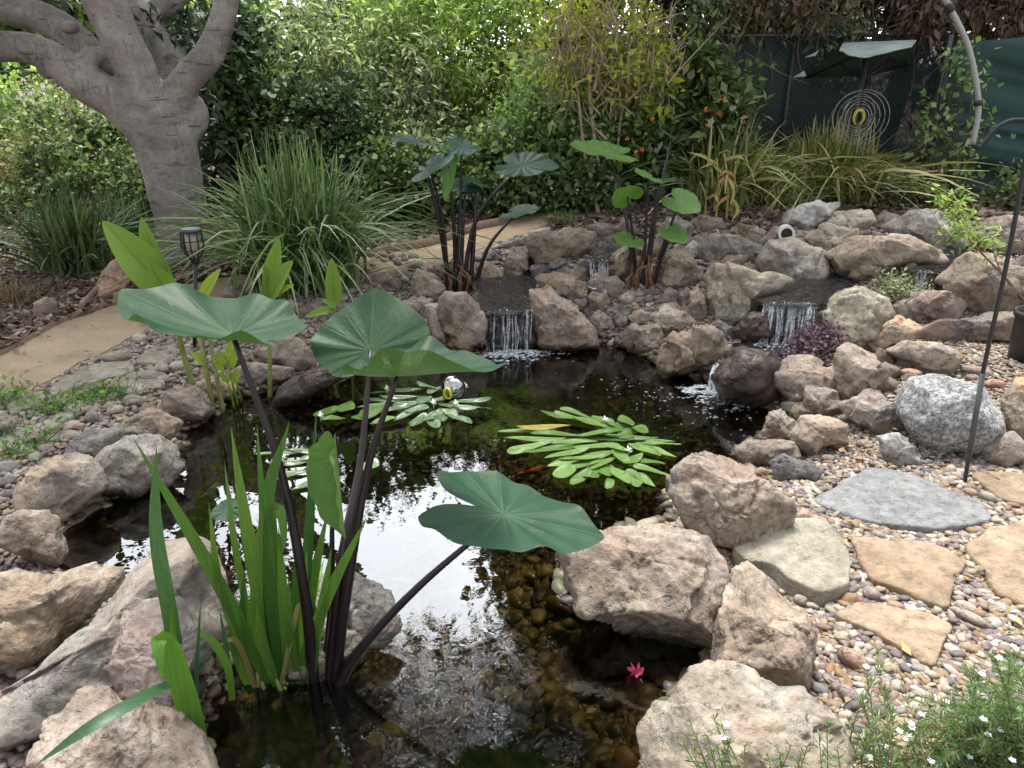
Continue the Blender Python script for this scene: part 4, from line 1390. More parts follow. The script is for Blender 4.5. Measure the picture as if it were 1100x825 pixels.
wf = waterfall('waterfall', on(522, 335, .238), on(574, 332, .238), 0.0, .09, 'left waterfall in thin strands between the tall tan boulder and the slanting slab', 16, 1)
wf = waterfall('waterfall', on(822, 325, .338), on(880, 326, .338), 0.125, .11, 'wide right waterfall as a white veil under the two-tone boulder', 60, 2, wmax=.005)
waterfall('waterfall', on(984, 291, .472), on(1002, 292, .472), .36, .05, 'little upper right spill beside the silvery bush', 26, 3, foot=30)
waterfall('waterfall', on(634, 279, .402), on(655, 280, .402), .25, .05, 'tiny middle fall behind the pale pinkish stone', 26, 4, foot=30)


def foam_patch(src, n, z, spread, seed, rmax=.007):
    """froth thinning out from a line where water lands"""
    rg = np.random.default_rng(seed)
    fb = MB()
    V0, F0 = ico(2)
    S = spline([on(x, y, z) for x, y in src], 40)
    for k in range(n):
        p = S[rg.integers(0, 40)] + np.array([rg.normal(0, 1), -abs(rg.normal(0, 1)) * .8 + .1, 0]) * spread * rg.choice([.35, .6, 1, 1.9])
        if noise3(np.array([[p[0] * 16, p[1] * 26, 0]]), seed)[0] < rg.uniform(-.6, .2):
            continue
        r = rg.uniform(.0018, rmax) * rg.uniform(.4, 1)
        fb.add(V0 * np.array([r * rg.uniform(1, 3), r, r * .45]) + np.array([p[0], p[1], z + .001]), F0)
    return struct(fb.obj('water_foam', M_FOAM), 'stuff')


waterfall('waterfall', on(764, 392, .10), on(788, 380, .13), 0.0, .17, 'short white chute of water beside the brown wet boulder into the pond', 44, 9, wmax=.005)
foam_patch([(527, 382), (545, 376), (582, 377)], 1500, 0.0, .055, 1)
foam_patch([(738, 420), (758, 414), (784, 432)], 1500, 0.0, .06, 2)
foam_patch([(650, 400), (730, 440), (800, 440)], 160, 0.0, .16, 3, .005)
foam_patch([(800, 364), (830, 360), (866, 366)], 1000, 0.127, .045, 4)
# water beading and running over the brown wet boulder
rg = np.random.default_rng(6)
mb = MB()
V0, F0 = ico(1)
me = cascade_rock.data
co = np.empty(len(me.vertices) * 3, np.float32)
no = np.empty(len(me.vertices) * 3, np.float32)
me.vertices.foreach_get('co', co)
me.vertices.foreach_get('normal', no)
co, no = co.reshape(-1, 3) + np.array(cascade_rock.location), no.reshape(-1, 3)
ok = np.where((no[:, 1] < .1) & (no[:, 2] > -.1) & (co[:, 2] > .0) & (no[:, 0] < .45))[0]
for k in rg.choice(ok, 800):
    p, q = co[k], no[k]
    dn_ = np.array([0, 0, -1.0]) - q * (-q[2])
    dn_ /= np.linalg.norm(dn_) + 1e-6
    L_ = rg.uniform(.004, .022)
    mb.tube([p - dn_ * L_ + q * .003, p + q * .006, p + dn_ * L_ + q * .003], np.array([.0010, rg.uniform(.0016, .0042), .0008]), 5, False)
casc = empty('waterfall', np.array(cascade_rock.location), 'low cascade of thin water threads running over the brown wet boulder into the pond', 'waterfall')
mb.obj('water_strands', M_FALL, casc)

# ------------------------------------------------------------------ plant materials
def taro_mat(name, g0, g1, vein, under, purple=0.0):
    t = NT(name)
    tc = t.n('ShaderNodeTexCoord').outputs['Object']
    vn = t.n('ShaderNodeAttribute', attribute_name='vein').outputs['Fac']
    nz = t.noise(tc, 14, 5, 0.6)
    f = t.noise(tc, 90, 3, 0.6)
    base = t.mix(t.ramp(nz, [(0.3, 0.0), (0.7, 1.0)]), g0, g1)
    base = t.mix(0.25, base, t.ramp(f, [(0.3, 0.6), (0.7, 1.2)]), 'MULTIPLY')
    # scorched specks and a browned rim here and there
    rim = t.n('ShaderNodeAttribute', attribute_name='rim').outputs['Fac']
    sp = t.noise(tc, 38, 2, .5)
    base = t.mix(t.ramp(sp, [(.70, 0.0), (.76, .7)]), base, (0.16, 0.12, 0.04))
    base = t.mix(t.math('MULTIPLY', rim, t.ramp(t.noise(tc, 9, 3), [(.58, 0.0), (.70, .35)])), base, (0.20, 0.17, 0.05))
    top = t.mix(t.ramp(vn, [(0.25, 0.0), (1.0, 0.6)]), base, vein)
    bot = t.mix(t.ramp(vn, [(0.25, 0.0), (1.0, 0.8)]), under, tuple(c * .55 for c in under))
    bf = t.n('ShaderNodeNewGeometry').outputs['Backfacing']
    col = t.mix(bf, top, bot)
    nr = t.bump(t.math('ADD', t.math('MULTIPLY', vn, -0.6), t.math('MULTIPLY', nz, 0.5)), 0.5, 0.006)
    p = t.bsdf(col, 0.47, nr, Specular_IOR_Level=0.24)
    trn = t.n('ShaderNodeBsdfTranslucent')
    t.l(t.mix(1.0, base, (1.4, 1.6, .6), 'MULTIPLY'), trn.inputs['Color'])
    mx = t.n('ShaderNodeMixShader')
    mx.inputs[0].default_value = 0.22
    t.l(p, mx.inputs[1])
    t.l(trn.outputs[0], mx.inputs[2])
    return t.done(mx.outputs[0])


M_TARO = taro_mat('taro_leaf', (0.012, 0.042, 0.017), (0.022, 0.066, 0.026), (0.06, 0.115, 0.058), (0.085, 0.145, 0.04))
M_TARO_B = taro_mat('taro_leaf_bluish', (0.020, 0.062, 0.034), (0.036, 0.088, 0.048), (0.10, 0.165, 0.105), (0.12, 0.19, 0.08))
M_TARO_L = taro_mat('taro_leaf_light', (0.085, 0.19, 0.045), (0.125, 0.24, 0.06), (0.25, 0.36, 0.14), (0.19, 0.29, 0.10))
M_PETIOLE = simple('petiole_purple', (0.013, 0.006, 0.009), 0.4, var=.3, bscale=30)
M_PETIOLE_G = simple('petiole_green', (0.20, 0.26, 0.07), 0.45, var=.25, bscale=30)
M_SHEATH = simple('old_sheath', (0.17, 0.09, 0.045), 0.8, var=.5, bscale=40, bump=.4)

# heart-shaped outline: angle from the tip -> radius (tip = 1)
_HA = np.radians([0, 8, 20, 38, 60, 85, 110, 135, 155, 168, 176, 180])
_HR = np.array([1.0, .93, .83, .725, .655, .63, .65, .69, .66, .50, .30, .16])


def taro_leaf(parent, A, T, normal, wf=1.0, cup=.10, droop=.10, wave=.035, mat=None, seed=0, lobe=1.0, fold=0.0, label=None, lift=0.0):
    """blade from the petiole joint A with its tip at T, facing 'normal'"""
    A, T = np.asarray(A, float), np.asarray(T, float)
    x = T - A
    L = np.linalg.norm(x)
    x /= L
    z = np.asarray(normal, float)
    z = z - x * (z @ x)
    z /= np.linalg.norm(z)
    y = np.cross(z, x)
    nr, na = 22, 160
    th = np.linspace(-math.pi, math.pi, na, endpoint=False)
    at_ = np.abs(th)
    r = np.interp(at_, _HA, _HR)
    r = r * (1 + (lobe - 1) * sstep(math.radians(70), math.radians(130), at_))
    r = (r + np.roll(r, 1) + np.roll(r, -1)) / 3
    rg = np.random.default_rng(seed)
    ph = rg.uniform(0, 6.28, 4)
    rr = np.linspace(0, 1, nr) ** 0.85
    Vl, vein, rim = [], [], []
    vang = np.radians([0, 24, 50, 78, 104, 128, 150])
    for k, q in enumerate(rr):
        R = r * q
        X, Yl = R * np.cos(th), R * np.sin(th) * wf
        h = cup * R ** 1.6 - droop * np.clip(X, 0, None) ** 2.0 + q ** 3 * wave * (np.sin(5 * th + ph[0]) + .7 * np.sin(9 * th + ph[1]) + .5 * np.sin(3 * th + ph[2]))
        h = h + fold * np.abs(Yl)
        if lift:                              # the rim nearest the path curls up
            h = h + lift * np.clip(-(X * x[1] + Yl * y[1]), 0, None) ** 1.3 * 1.5
        dv = np.min(np.abs(at_[:, None] - vang[None]), axis=1)
        wid = 0.016 / max(q, .06) * (1.1 - .6 * q)
        v = np.exp(-(dv / wid) ** 2) * (1.0 - .35 * q)
        # finer side veins
        side = np.exp(-((np.abs(((at_ * 9.5 + q * 2.2) % 1.0) - .5)) / .07) ** 2) * .30 * (q > .2)
        v = np.maximum(v, side)
        h = h + 0.006 * v - 0.010 * np.cos(2 * math.pi * np.interp(at_, vang, np.arange(7))) * q * -1
        Vl.append(A + L * (np.outer(X, x) + np.outer(Yl, y) + np.outer(h, z)))
        vein.append(v)
        rim.append(np.full(na, q ** 14))
    V = np.vstack(Vl)
    i = np.arange(nr - 1)[:, None] * na
    j = np.arange(na)[None]
    j2 = (j + 1) % na
    F = np.stack([(i + j), (i + na + j), (i + na + j2), (i + j2)], 2).reshape(-1, 4)
    o = obj('leaf', V, F, mat or M_TARO, parent, attrs={'vein': np.concatenate(vein), 'rim': np.concatenate(rim)})
    if label:
        o['label'] = label
    return o


def petiole(parent, pts, r0, r1, mat=None, n=22, name='stem'):
    P = spline(pts, n)
    m = MB()
    m.tube(P, np.linspace(r0, r1, n), 10)
    return m.obj(name, mat or M_PETIOLE, parent)


# ------------------------------------------------------------------ the big dark-stemmed taro at the front
base = on(346, 742, -.02)
taro = empty('taro_plant', base, 'big elephant-ear taro with dark purple stems rising from the pond in front', 'plant')
Yb = base[1]
L1 = at(250, 361, 1.74)
L2 = at(398, 376, 2.10)
L3 = at(427, 404, 1.80)
L4 = at(541, 553, 1.74)
petiole(taro, [on(338, 746, -.06), at(328, 640, Yb - .01), at(300, 500, Yb + .03), L1], .019, .006)
petiole(taro, [on(352, 744, -.06), at(366, 610, Yb + .05), at(388, 490, Yb + .25), L2], .018, .006)
petiole(taro, [on(358, 744, -.06), at(372, 640, Yb + .02), at(396, 500, Yb + .09), L3], .018, .006)
petiole(taro, [on(356, 752, -.06), at(385, 700, Yb + .02), at(450, 630, Yb + .04), L4], .019, .006)
petiole(taro, [on(347, 740, -.06), at(356, 640, Yb + .04), at(357, 560, Yb + .06), at(363, 470, Yb + .07)], .010, .004)
taro_leaf(taro, L1, at(131, 331, 1.80), (0.04, -.06, 1), wf=1.10, cup=.16, droop=.0, wave=.035, seed=1, lobe=.86, lift=.27)
taro_leaf(taro, L2, at(404, 311, 2.26), (-.12, -.62, .76), wf=1.38, cup=.06, droop=.05, wave=.03, seed=2, lobe=.75)
taro_leaf(taro, L3, at(549, 409, 1.74), (.22, -.05, .97), wf=.95, cup=.20, droop=.16, wave=.04, seed=3, lobe=.72, mat=M_TARO, lift=.42)
taro_leaf(taro, L4, at(651, 577, 1.70), (.08, .02, 1.0), wf=.95, cup=.06, droop=.06, wave=.030, seed=4, lobe=1.28, mat=M_TARO_B)
taro_leaf(taro, at(363, 490, Yb + .07), at(372, 580, Yb + .02), (-.75, -.70, .1), wf=.55, cup=.02, droop=.0, wave=.02, seed=5, lobe=.5, mat=M_TARO_L, fold=.75, label='pale half-folded young leaf hanging point down')
lo = on(246, 548, .03)
petiole(taro, [on(336, 735, -.05), at(300, 620, Yb + .12), at(262, 560, 2.35), lo], .008, .003)
taro_leaf(taro, lo, lo + np.array([-.055, -.045, .0]), (.1, -.5, .85), wf=1.05, cup=.05, wave=.02, seed=6, lobe=1.1, mat=M_TARO_B)

# rear left taro
def rear_taro(base_px, label, leaves, r, name='taro_plant'):
    b = G(*base_px, water=False)
    root = empty(name, b, label, 'plant')
    rg = np.random.default_rng(int(base_px[0]))
    for k, (px, py, w, tx, ty, nrm, bx, mid, mat, dy) in enumerate(leaves):
        Y = b[1] + dy
        A = at(px, py, Y)
        s = pxs(A)
        T = at(px + tx, py + ty, Y - .10)
        foot = b + np.array([(bx - base_px[0]) * s, rg.uniform(-.04, .04), -.03])
        petiole(root, [foot, at(mid[0], mid[1], b[1] + dy * .4), A], r * rg.uniform(.8, 1.1), r * .34, n=16)
        taro_leaf(root, A, T, nrm, wf=w, cup=.10, droop=.10, wave=.016, seed=int(px), mat=mat)
    m = MB()
    for k in range(9):
        q = b + np.array([rg.uniform(-.09, .09), rg.uniform(-.05, .03), -.02])
        m.tube([q, q + np.array([rg.normal(0, .02), rg.normal(0, .01), rg.uniform(.07, .16)]), q + np.array([rg.normal(0, .05), rg.normal(0, .02), rg.uniform(.14, .26)])], np.array([.016, .012, .003]), 6)
    m.obj('old_sheaths', M_SHEATH, root)
    return root


N0 = (0, -.45, .9)
rear_taro((491, 312), 'rear taro with dark stems and flat leaves left of the left waterfall', [
    (447, 152, 1.1, -27, -3, (0, -.25, 1), 484, (468, 220), M_TARO, .1), (496, 158, 1.1, -20, 6, (.2, -.35, 1), 488, (494, 230), M_TARO_B, .05),
    (462, 181, 1.1, 26, -12, (.1, -.5, .9), 481, (476, 240), M_TARO_B, -.05), (560, 178, 1.0, 41, 2, (.15, -.42, .9), 497, (512, 235), M_TARO, .0),
    (511, 196, 1.1, -16, -4, (0, -.4, 1), 505, (510, 240), M_TARO, .12), (556, 228, 1.1, 22, -2, (.1, -.4, 1), 508, (525, 265), M_TARO, .05),
    (482, 178, .35, -4, 38, (.5, -.8, .2), 490, (488, 250), M_TARO_L, -.03), (500, 200, 1.0, -22, 2, (-.1, -.5, .9), 494, (497, 250), M_TARO_B, .1)], .019)
rear_taro((690, 308), 'rear taro with dark stems and brown old sheaths right of the tiny middle fall', [
    (655, 164, .9, -44, -8, (0, -.3, 1), 684, (672, 230), M_TARO_L, .35), (674, 211, 1.1, -12, -8, (-.55, -.75, .35), 684, (680, 255), M_TARO_L, -.03),
    (697, 190, 1.1, -12, -3, (-.2, -.6, .7), 690, (694, 240), M_TARO_L, .0), (708, 196, 1.0, 20, -2, (.1, -.3, 1), 693, (700, 245), M_TARO_B, .03),
    (730, 216, 1.1, 22, 12, (.25, -.7, .6), 698, (716, 255), M_TARO_L, -.02), (722, 250, 1.1, 14, 12, (.3, -.75, .5), 700, (708, 285), M_TARO_L, -.08),
    (676, 258, 1.1, -13, 4, (-.3, -.7, .6), 686, (682, 285), M_TARO_L, -.08), (722, 148, 1.0, -12, -8, (.1, -.45, .9), 695, (706, 220), M_TARO_B, .3)], .016)


# ------------------------------------------------------------------ strap leaves
def ribbon(P, w, nrm, k=None, fold=.25):
    """blade along P with half-widths w, slightly folded about its midrib: 3 columns"""
    P = np.asarray(P, float)
    T = np.gradient(P, axis=0)
    T /= np.linalg.norm(T, axis=1)[:, None] + 1e-12
    S = np.cross(T, np.asarray(nrm, float))
    S /= np.linalg.norm(S, axis=1)[:, None] + 1e-9
    N = np.cross(S, T)
    w = np.asarray(w)[:, None]
    V = np.concatenate([P - S * w + N * w * fold, P, P + S * w + N * w * fold])
    n = len(P)
    i = np.arange(n - 1)
    F = np.concatenate([np.stack([i, i + n, i + n + 1, i + 1], 1), np.stack([i + n, i + 2 * n, i + 2 * n + 1, i + n + 1], 1)])
    return V, F


def blade_mat(name, c0, c1, base, trans=.3):
    t = NT(name)
    tc = t.n('ShaderNodeTexCoord').outputs['Object']
    r = t.n('ShaderNodeObjectInfo').outputs['Random']
    col = t.mix(r, c0, c1)
    mp = t.n('ShaderNodeMapping')
    mp.inputs['Scale'].default_value = (160, 160, 6)
    t.l(tc, mp.inputs[0])
    st = t.noise(mp.outputs[0], 1.0, 3, .6)
    col = t.mix(.5, col, t.ramp(st, [(.3, .6), (.7, 1.25)]), 'MULTIPLY')
    p = t.bsdf(col, .4, t.bump(st, .25, .003), Specular_IOR_Level=.4)
    tr = t.n('ShaderNodeBsdfTranslucent')
    t.l(t.mix(1.0, col, (1.3, 1.4, .5), 'MULTIPLY'), tr.inputs['Color'])
    mx = t.n('ShaderNodeMixShader')
    mx.inputs[0].default_value = trans
    t.l(p, mx.inputs[1])
    t.l(tr.outputs[0], mx.inputs[2])
    return t.done(mx.outputs[0])


M_IRIS = blade_mat('iris_blade', (0.035, 0.115, 0.028), (0.15, 0.28, 0.045), None)
M_REED = blade_mat('reed_blade', (0.09, 0.22, 0.03), (0.13, 0.28, 0.04), None)
M_REED_D = blade_mat('reed_blade_dull', (0.04, 0.10, 0.045), (0.055, 0.12, 0.055), None)


def blade(parent, pts, wpx, mat, nrm=(0.2, -1, .25), name='blade', n=22, taper=1.0):
    P = spline(pts, n)
    s = pxs(P[0])
    u = np.linspace(0, 1, n)
    w = wpx * .5 * s * np.clip(np.minimum(.75 + u * 1.2, 1.0) * (1 - np.clip((u - .45) / .55, 0, 1) ** 1.8 * taper), .02, 1)
    V, F = ribbon(P, w, nrm)
    return obj(name, V, F, mat, parent)


ib = on(298, 742, 0)
iris = empty('iris_clump', ib, 'clump of upright green iris blades standing in the water left of the dark taro stems', 'plant')
IR = [((300, 742), (272, 600), (248, 458), 17, .02), ((296, 740), (287, 600), (276, 455), 12, .06), ((304, 742), (286, 560), (311, 452), 14, -.02), ((318, 740), (330, 600), (340, 440), 11, .08),
      ((294, 742), (232, 620), (143, 470), 14, -.03), ((314, 742), (352, 640), (394, 556), 12, -.03), ((322, 740), (334, 640), (353, 545), 12, .05), ((326, 742), (345, 660), (356, 588), 11, -.02),
      ((312, 740), (305, 650), (299, 566), 11, -.05), ((284, 742), (256, 600), (241, 495), 11, .07), ((280, 744), (240, 640), (224, 540), 10, -.01), ((306, 742), (294, 620), (290, 500), 15, .03),
      ((318, 742), (318, 650), (322, 560), 12, .0), ((328, 741), (326, 660), (330, 590), 11, -.03), ((288, 742), (276, 640), (282, 540), 13, -.03), ((276, 744), (262, 680), (262, 610), 9, .0),
      ((270, 745), (252, 700), (238, 655), 8, .02), ((310, 743), (334, 650), (348, 600), 8, .08), ((324, 742), (312, 680), (310, 620), 10, -.06), ((332, 742), (338, 700), (338, 640), 9, -.02),
      ((300, 744), (282, 690), (276, 650), 10, -.07), ((292, 744), (300, 690), (298, 640), 10, .05)]
for (b_, m_, e_, w_, dy) in IR:
    rgk = np.random.default_rng(int(b_[0] * 7 + e_[0]))
    f = on(b_[0], b_[1], -.03)
    Y0 = f[1]
    blade(iris, [f, at(m_[0], m_[1], Y0 + dy * .7), at(e_[0], e_[1], Y0 + dy * 1.6 + .03)], w_, M_IRIS, (rgk.uniform(-.5, .5), -1, .15))
f = on(298, 742, -.03)
blade(iris, [f, at(284, 600, f[1]), at(290, 560, f[1] - .01), at(300, 545, f[1] - .03), at(305, 575, f[1] - .05), at(302, 600, f[1] - .05)], 11, M_IRIS, (.1, -1, .3))
M_WITHER = blade_mat('withered_blade', (0.30, 0.22, 0.10), (0.36, 0.30, 0.13), None)
for b_, m_, e_, w_ in (((300, 744), (318, 660), (322, 648), 5), ((276, 744), (255, 690), (232, 694), 6)):
    f = on(*b_, -.02)
    blade(iris, [f, at(*m_, f[1] - .03), at(*e_, f[1] - .06)], w_, M_WITHER, (.2, -.7, .6), n=12)
mb = MB()
for k in range(18):
    q = on(RNG.uniform(268, 335), RNG.uniform(738, 750), -.04)
    mb.tube([q, q + np.array([RNG.normal(0, .012), RNG.normal(0, .012), RNG.uniform(.03, .09)])], np.array([.011, .004]), 6)
mb.obj('blade_bases', M_PETIOLE_G, iris)

# reed at lower left
rb = on(214, 822, 0.0)
reed = empty('reed_clump', rb, 'tall reed with one bright bent blade in front of the huge grey boulder', 'plant')
Y0 = rb[1]
blade(reed, [at(196, 740, Y0 + .05), at(183, 660, Y0 + .02), at(168, 570, Y0 - .02), at(168, 478, Y0 - .03)], 15, M_REED_D, (.3, -1, .2))
blade(reed, [at(222, 845, Y0 - .03), at(207, 775, Y0 - .04), at(190, 720, Y0 - .05), at(176, 688, Y0 - .06), at(170, 692, Y0 - .09), at(175, 735, Y0 - .12)], 22, M_REED, (.45, -.9, .25), taper=1.0)
blade(reed, [at(209, 800, Y0 + .0), at(196, 750, Y0 + .0), at(187, 700, Y0 + .0), at(184, 632, Y0 + .01)], 11, M_REED, (.8, -.6, .1))
blade(reed, [at(182, 735, Y0 - .10), at(140, 757, Y0 - .20), at(90, 786, Y0 - .27), at(38, 822, Y0 - .30)], 14, M_REED_D, (.1, -.5, .9))
blade(reed, [at(250, 752, Y0 + .12), at(244, 715, Y0 + .12), at(226, 687, Y0 + .11), at(206, 678, Y0 + .10), at(190, 676, Y0 + .08)], 8, M_REED, (.2, -.6, .8))
blade(reed, [at(213, 790, Y0), at(211, 720, Y0 + .02), at(216, 640, Y0 + .03)], 5, M_REED_D, (.8, -.6, .2))
blade(reed, [at(212, 830, Y0 - .02), at(203, 790, Y0 - .02), at(190, 768, Y0 - .01)], 9, M_REED_D, (.8, -.6, .2))
blade(reed, [at(248, 752, Y0 + .14), at(243, 700, Y0 + .15), at(236, 655, Y0 + .16)], 6, M_REED_D, (.7, -.7, .2))


# ------------------------------------------------------------------ ginger / canna
M_GING = taro_mat('ginger_leaf', (0.10, 0.20, 0.03), (0.16, 0.28, 0.04), (0.24, 0.37, 0.09), (0.18, 0.28, 0.05))
M_GING_Y = taro_mat('ginger_leaf_yellow', (0.24, 0.34, 0.04), (0.30, 0.40, 0.05), (0.36, 0.46, 0.10), (0.28, 0.38, 0.06))
M_CANE = simple('ginger_cane', (0.22, 0.25, 0.075), 0.5, var=.3, bscale=25)


def paddle(parent, A, T, normal, width, mat, bend=.12, fold=.35, seed=0):
    """lance-shaped leaf with a midrib and parallel side veins"""
    A, T = np.asarray(A, float), np.asarray(T, float)
    x = T - A
    L = np.linalg.norm(x)
    x /= L
    z = np.asarray(normal, float)
    z = z - x * (z @ x)
    z /= np.linalg.norm(z)
    y = np.cross(z, x)
    nu, nv = 30, 17
    u = np.linspace(0, 1, nu)
    w = width * .5 * np.sin(np.pi * np.clip(u, 0, 1) ** .75) ** .75 + .002
    w[-1] = .001
    V, vein = [], []
    for k in range(nu):
        v = np.linspace(-1, 1, nv)
        h = fold * np.abs(v) * w[k] + bend * L * (u[k] - u[k] ** 2) + .03 * w[k] * np.sin(9 * u[k] + 3 * v)
        V.append(A + np.outer(np.full(nv, u[k] * L), x) + np.outer(v * w[k], y) + np.outer(h, z))
        vein.append(np.where(np.abs(v) < .07, 1.0, .30 * ((u[k] * 16 + np.abs(v) * -3.0) % 1 < .3)))
    i = np.arange(nu - 1)[:, None] * nv
    j = np.arange(nv - 1)[None]
    F = np.stack([i + j, i + j + 1, i + nv + j + 1, i + nv + j], 2).reshape(-1, 4)
    return obj('leaf', np.vstack(V), F, mat, parent, attrs={'vein': np.concatenate(vein)})


gb = on(222, 444, 0.0)
gY = gb[1]
ginger = empty('ginger_plant', gb, 'tall ginger with broad upright light green leaves left of the big front taro leaf', 'plant')
sg = pxs(gb)
petiole(ginger, [G(208, 416), at(197, 380, gY + .2), at(187, 335, gY + .12), at(183, 312, gY + .12)], .016, .011, M_CANE)
paddle(ginger, at(183, 318, gY + .12), at(110, 237, gY + .05), (.55, -.8, .15), .17, M_GING, seed=1)
paddle(ginger, at(180, 300, gY + .13), at(152, 233, gY + .18), (-.35, -.9, .1), .12, M_GING, seed=2)
paddle(ginger, at(188, 330, gY + .08), at(160, 282, gY + .0), (.4, -.8, .35), .12, M_GING, seed=3, bend=-.1)
petiole(ginger, [on(230, 446, -.02), at(222, 400, gY + .02), at(213, 350, gY + .05), at(218, 315, gY + .06)], .014, .009, M_CANE)
petiole(ginger, [on(240, 445, -.02), at(232, 400, gY + .03), at(225, 360, gY + .05), at(222, 330, gY + .05)], .013, .007, M_CANE)
paddle(ginger, at(216, 322, gY + .06), at(237, 289, gY + .05), (-.3, -.9, .2), .055, M_GING_Y, seed=4)
paddle(ginger, at(213, 360, gY + .05), at(180, 348, gY - .02), (.1, -.7, .7), .06, M_GING_Y, seed=5)
paddle(ginger, at(223, 365, gY + .05), at(240, 358, gY - .01), (.1, -.7, .7), .035, M_GING, seed=6)
paddle(ginger, at(222, 392, gY + .03), at(204, 378, gY - .02), (.1, -.7, .7), .035, M_GING_Y, seed=7)
paddle(ginger, at(185, 340, gY + .1), at(165, 312, gY + .05), (.4, -.8, .3), .05, M_GING_Y, seed=8)
sprout = empty('ginger_sprout', on(257, 437, 0), 'young yellow-green ginger sprouts with narrow leaves right of the tall ginger canes', 'plant')
for (b_, m_, e_) in (((256, 437), (248, 405), (242, 380)), ((260, 433), (253, 405), (249, 388)), ((252, 440), (246, 415), (238, 396))):
    petiole(sprout, [on(*b_, -.01), at(*m_, gY + .0), at(*e_, gY)], .006, .003, M_GING_Y, n=10)
for k, (a_, e_) in enumerate((((242, 392), (233, 376)), ((243, 385), (252, 360)), ((249, 395), (254, 372)), ((246, 410), (236, 400)), ((250, 412), (258, 396)), ((239, 398), (230, 384)))):
    paddle(sprout, at(*a_, gY), at(*e_, gY - .03), (.2, -.9, .3), .030, M_GING_Y, seed=20 + k)
g2 = on(290, 428, 0)
ginger2 = empty('ginger_plant', g2, 'single ginger stalk with bunched light green leaves in front of the big grass clump', 'plant')
Y2 = g2[1]
petiole(ginger2, [on(290, 430, -.02), at(290, 390, Y2 + .01), at(289, 350, Y2 + .02), at(291, 315, Y2 + .02)], .012, .008, M_CANE)
paddle(ginger2, at(290, 318, Y2 + .02), at(300, 255, Y2 + .03), (-.1, -1, .1), .085, M_GING, seed=9)
paddle(ginger2, at(291, 320, Y2 + .0), at(315, 280, Y2 - .06), (-.5, -.8, .3), .10, M_GING, seed=10)
paddle(ginger2, at(289, 322, Y2 + .02), at(283, 285, Y2 + .0), (.7, -.7, .1), .06, M_GING, seed=11)
paddle(ginger2, at(292, 322, Y2 + .0), at(316, 306, Y2 - .08), (-.1, -.6, .8), .05, M_GING_Y, seed=12)
g3 = on(360, 396, 0)
ginger3 = empty('ginger_plant', g3, 'ginger stalk with one upright light green leaf peeping over the round taro leaf', 'plant')
Y3 = g3[1]
petiole(ginger3, [on(356, 404, -.02), at(357, 370, Y3), at(360, 325, Y3)], .010, .007, M_CANE)
petiole(ginger3, [on(379, 402, -.02), at(377, 385, Y3), at(372, 350, Y3)], .009, .007, M_CANE)
paddle(ginger3, at(360, 330, Y3), at(356, 277, Y3 + .02), (.2, -1, .1), .085, M_GING, seed=13)
paddle(ginger3, at(360, 332, Y3 - .02), at(328, 340, Y3 - .05), (.1, -.6, .8), .05, M_GING, seed=14)
paddle(ginger3, at(361, 330, Y3 - .02), at(346, 322, Y3 - .05), (.1, -.6, .8), .04, M_GING, seed=15)

# ------------------------------------------------------------------ floating water hawthorn
M_FLOAT = leaf_mat('floating_leaf', [(0, (0.075, 0.155, 0.03)), (.4, (0.12, 0.22, 0.045)), (.75, (0.16, 0.27, 0.07)), (.97, (0.20, 0.30, 0.08)), (1, (0.34, 0.27, 0.04))], .2, .42, each=True)
M_FLOAT_P = leaf_mat('floating_leaf_pale', [(0, (0.10, 0.17, 0.07)), (.5, (0.15, 0.23, 0.11)), (1, (0.21, 0.29, 0.16))], .2, .3, gloss=.6, each=True)
M_PETAL = simple('petal_white', (0.82, 0.80, 0.74), .5, var=.04)


def pad_mesh(L, w, seed):
    u = np.linspace(0, 2 * math.pi, 22, endpoint=False)
    V = [[0, 0, .004]]
    for r, h in ((.5, .0035), (.85, .002), (1, .0055)):
        x = np.cos(u) * L / 2 * r
        y = np.sin(u) * w / 2 * r * .86 * (1 - .18 * np.cos(u)) * (1 - .22 * np.cos(u) ** 4)
        V += list(np.c_[x, y, h + .004 * np.sin(2 * u + seed) * r + .003 * np.sin(3 * u + seed * 2) * r - .0025 * (np.abs(np.sin(u)) < .12) * (r < 1)])
    n = 22
    T = [(0, 1 + j, 1 + (j + 1) % n) for j in range(n)]
    Q = [(1 + k * n + j, 1 + (k + 1) * n + j, 1 + (k + 1) * n + (j + 1) % n, 1 + k * n + (j + 1) % n) for k in range(2) for j in range(n)]
    return np.array(V), [np.array(Q), np.array(T)]


def floating(center, leaves, flowers, mat, label):
    c = on(*center, 0.004)
    root = empty('water_hawthorn', c, label, 'floating plant')
    for k, (px, py, lpx, wpx, ang, lift) in enumerate(leaves):
        p = on(px, py, .006 + lift)
        s = pxs(p)
        V, F = pad_mesh(lpx * s, wpx * s, k)
        rx, ry = (np.random.default_rng(k).normal(0, .10), np.random.default_rng(k + 50).normal(0, .08) + lift * 3)
        V[:, 2] += V[:, 0] * ry + V[:, 1] * rx
        ca, sa = math.cos(ang), math.sin(ang)
        W_ = np.c_[V[:, 0] * ca - V[:, 1] * sa, V[:, 0] * sa + V[:, 1] * ca, V[:, 2]] + p
        obj('leaf', W_, F, mat, root)
    for k, (px, py) in enumerate(flowers):
        p = on(px, py + 6, .004)
        m = MB()
        m.tube([p, p + np.array([0, 0, .03])], .002, 6)
        for q in range(7):
            a = q * 2.4
            e = p + np.array([math.cos(a) * .010, math.sin(a) * .010, .026 + .003 * q])
            d_ = np.array([math.cos(a), math.sin(a), .8])
            V, F = ribbon([p + [0, 0, .022], e, e + d_ * .007], np.array([.003, .005, .001]), (0, 0, 1.0))
            m.add(V, F)
        m.obj('flower', M_PETAL, root)
    return root


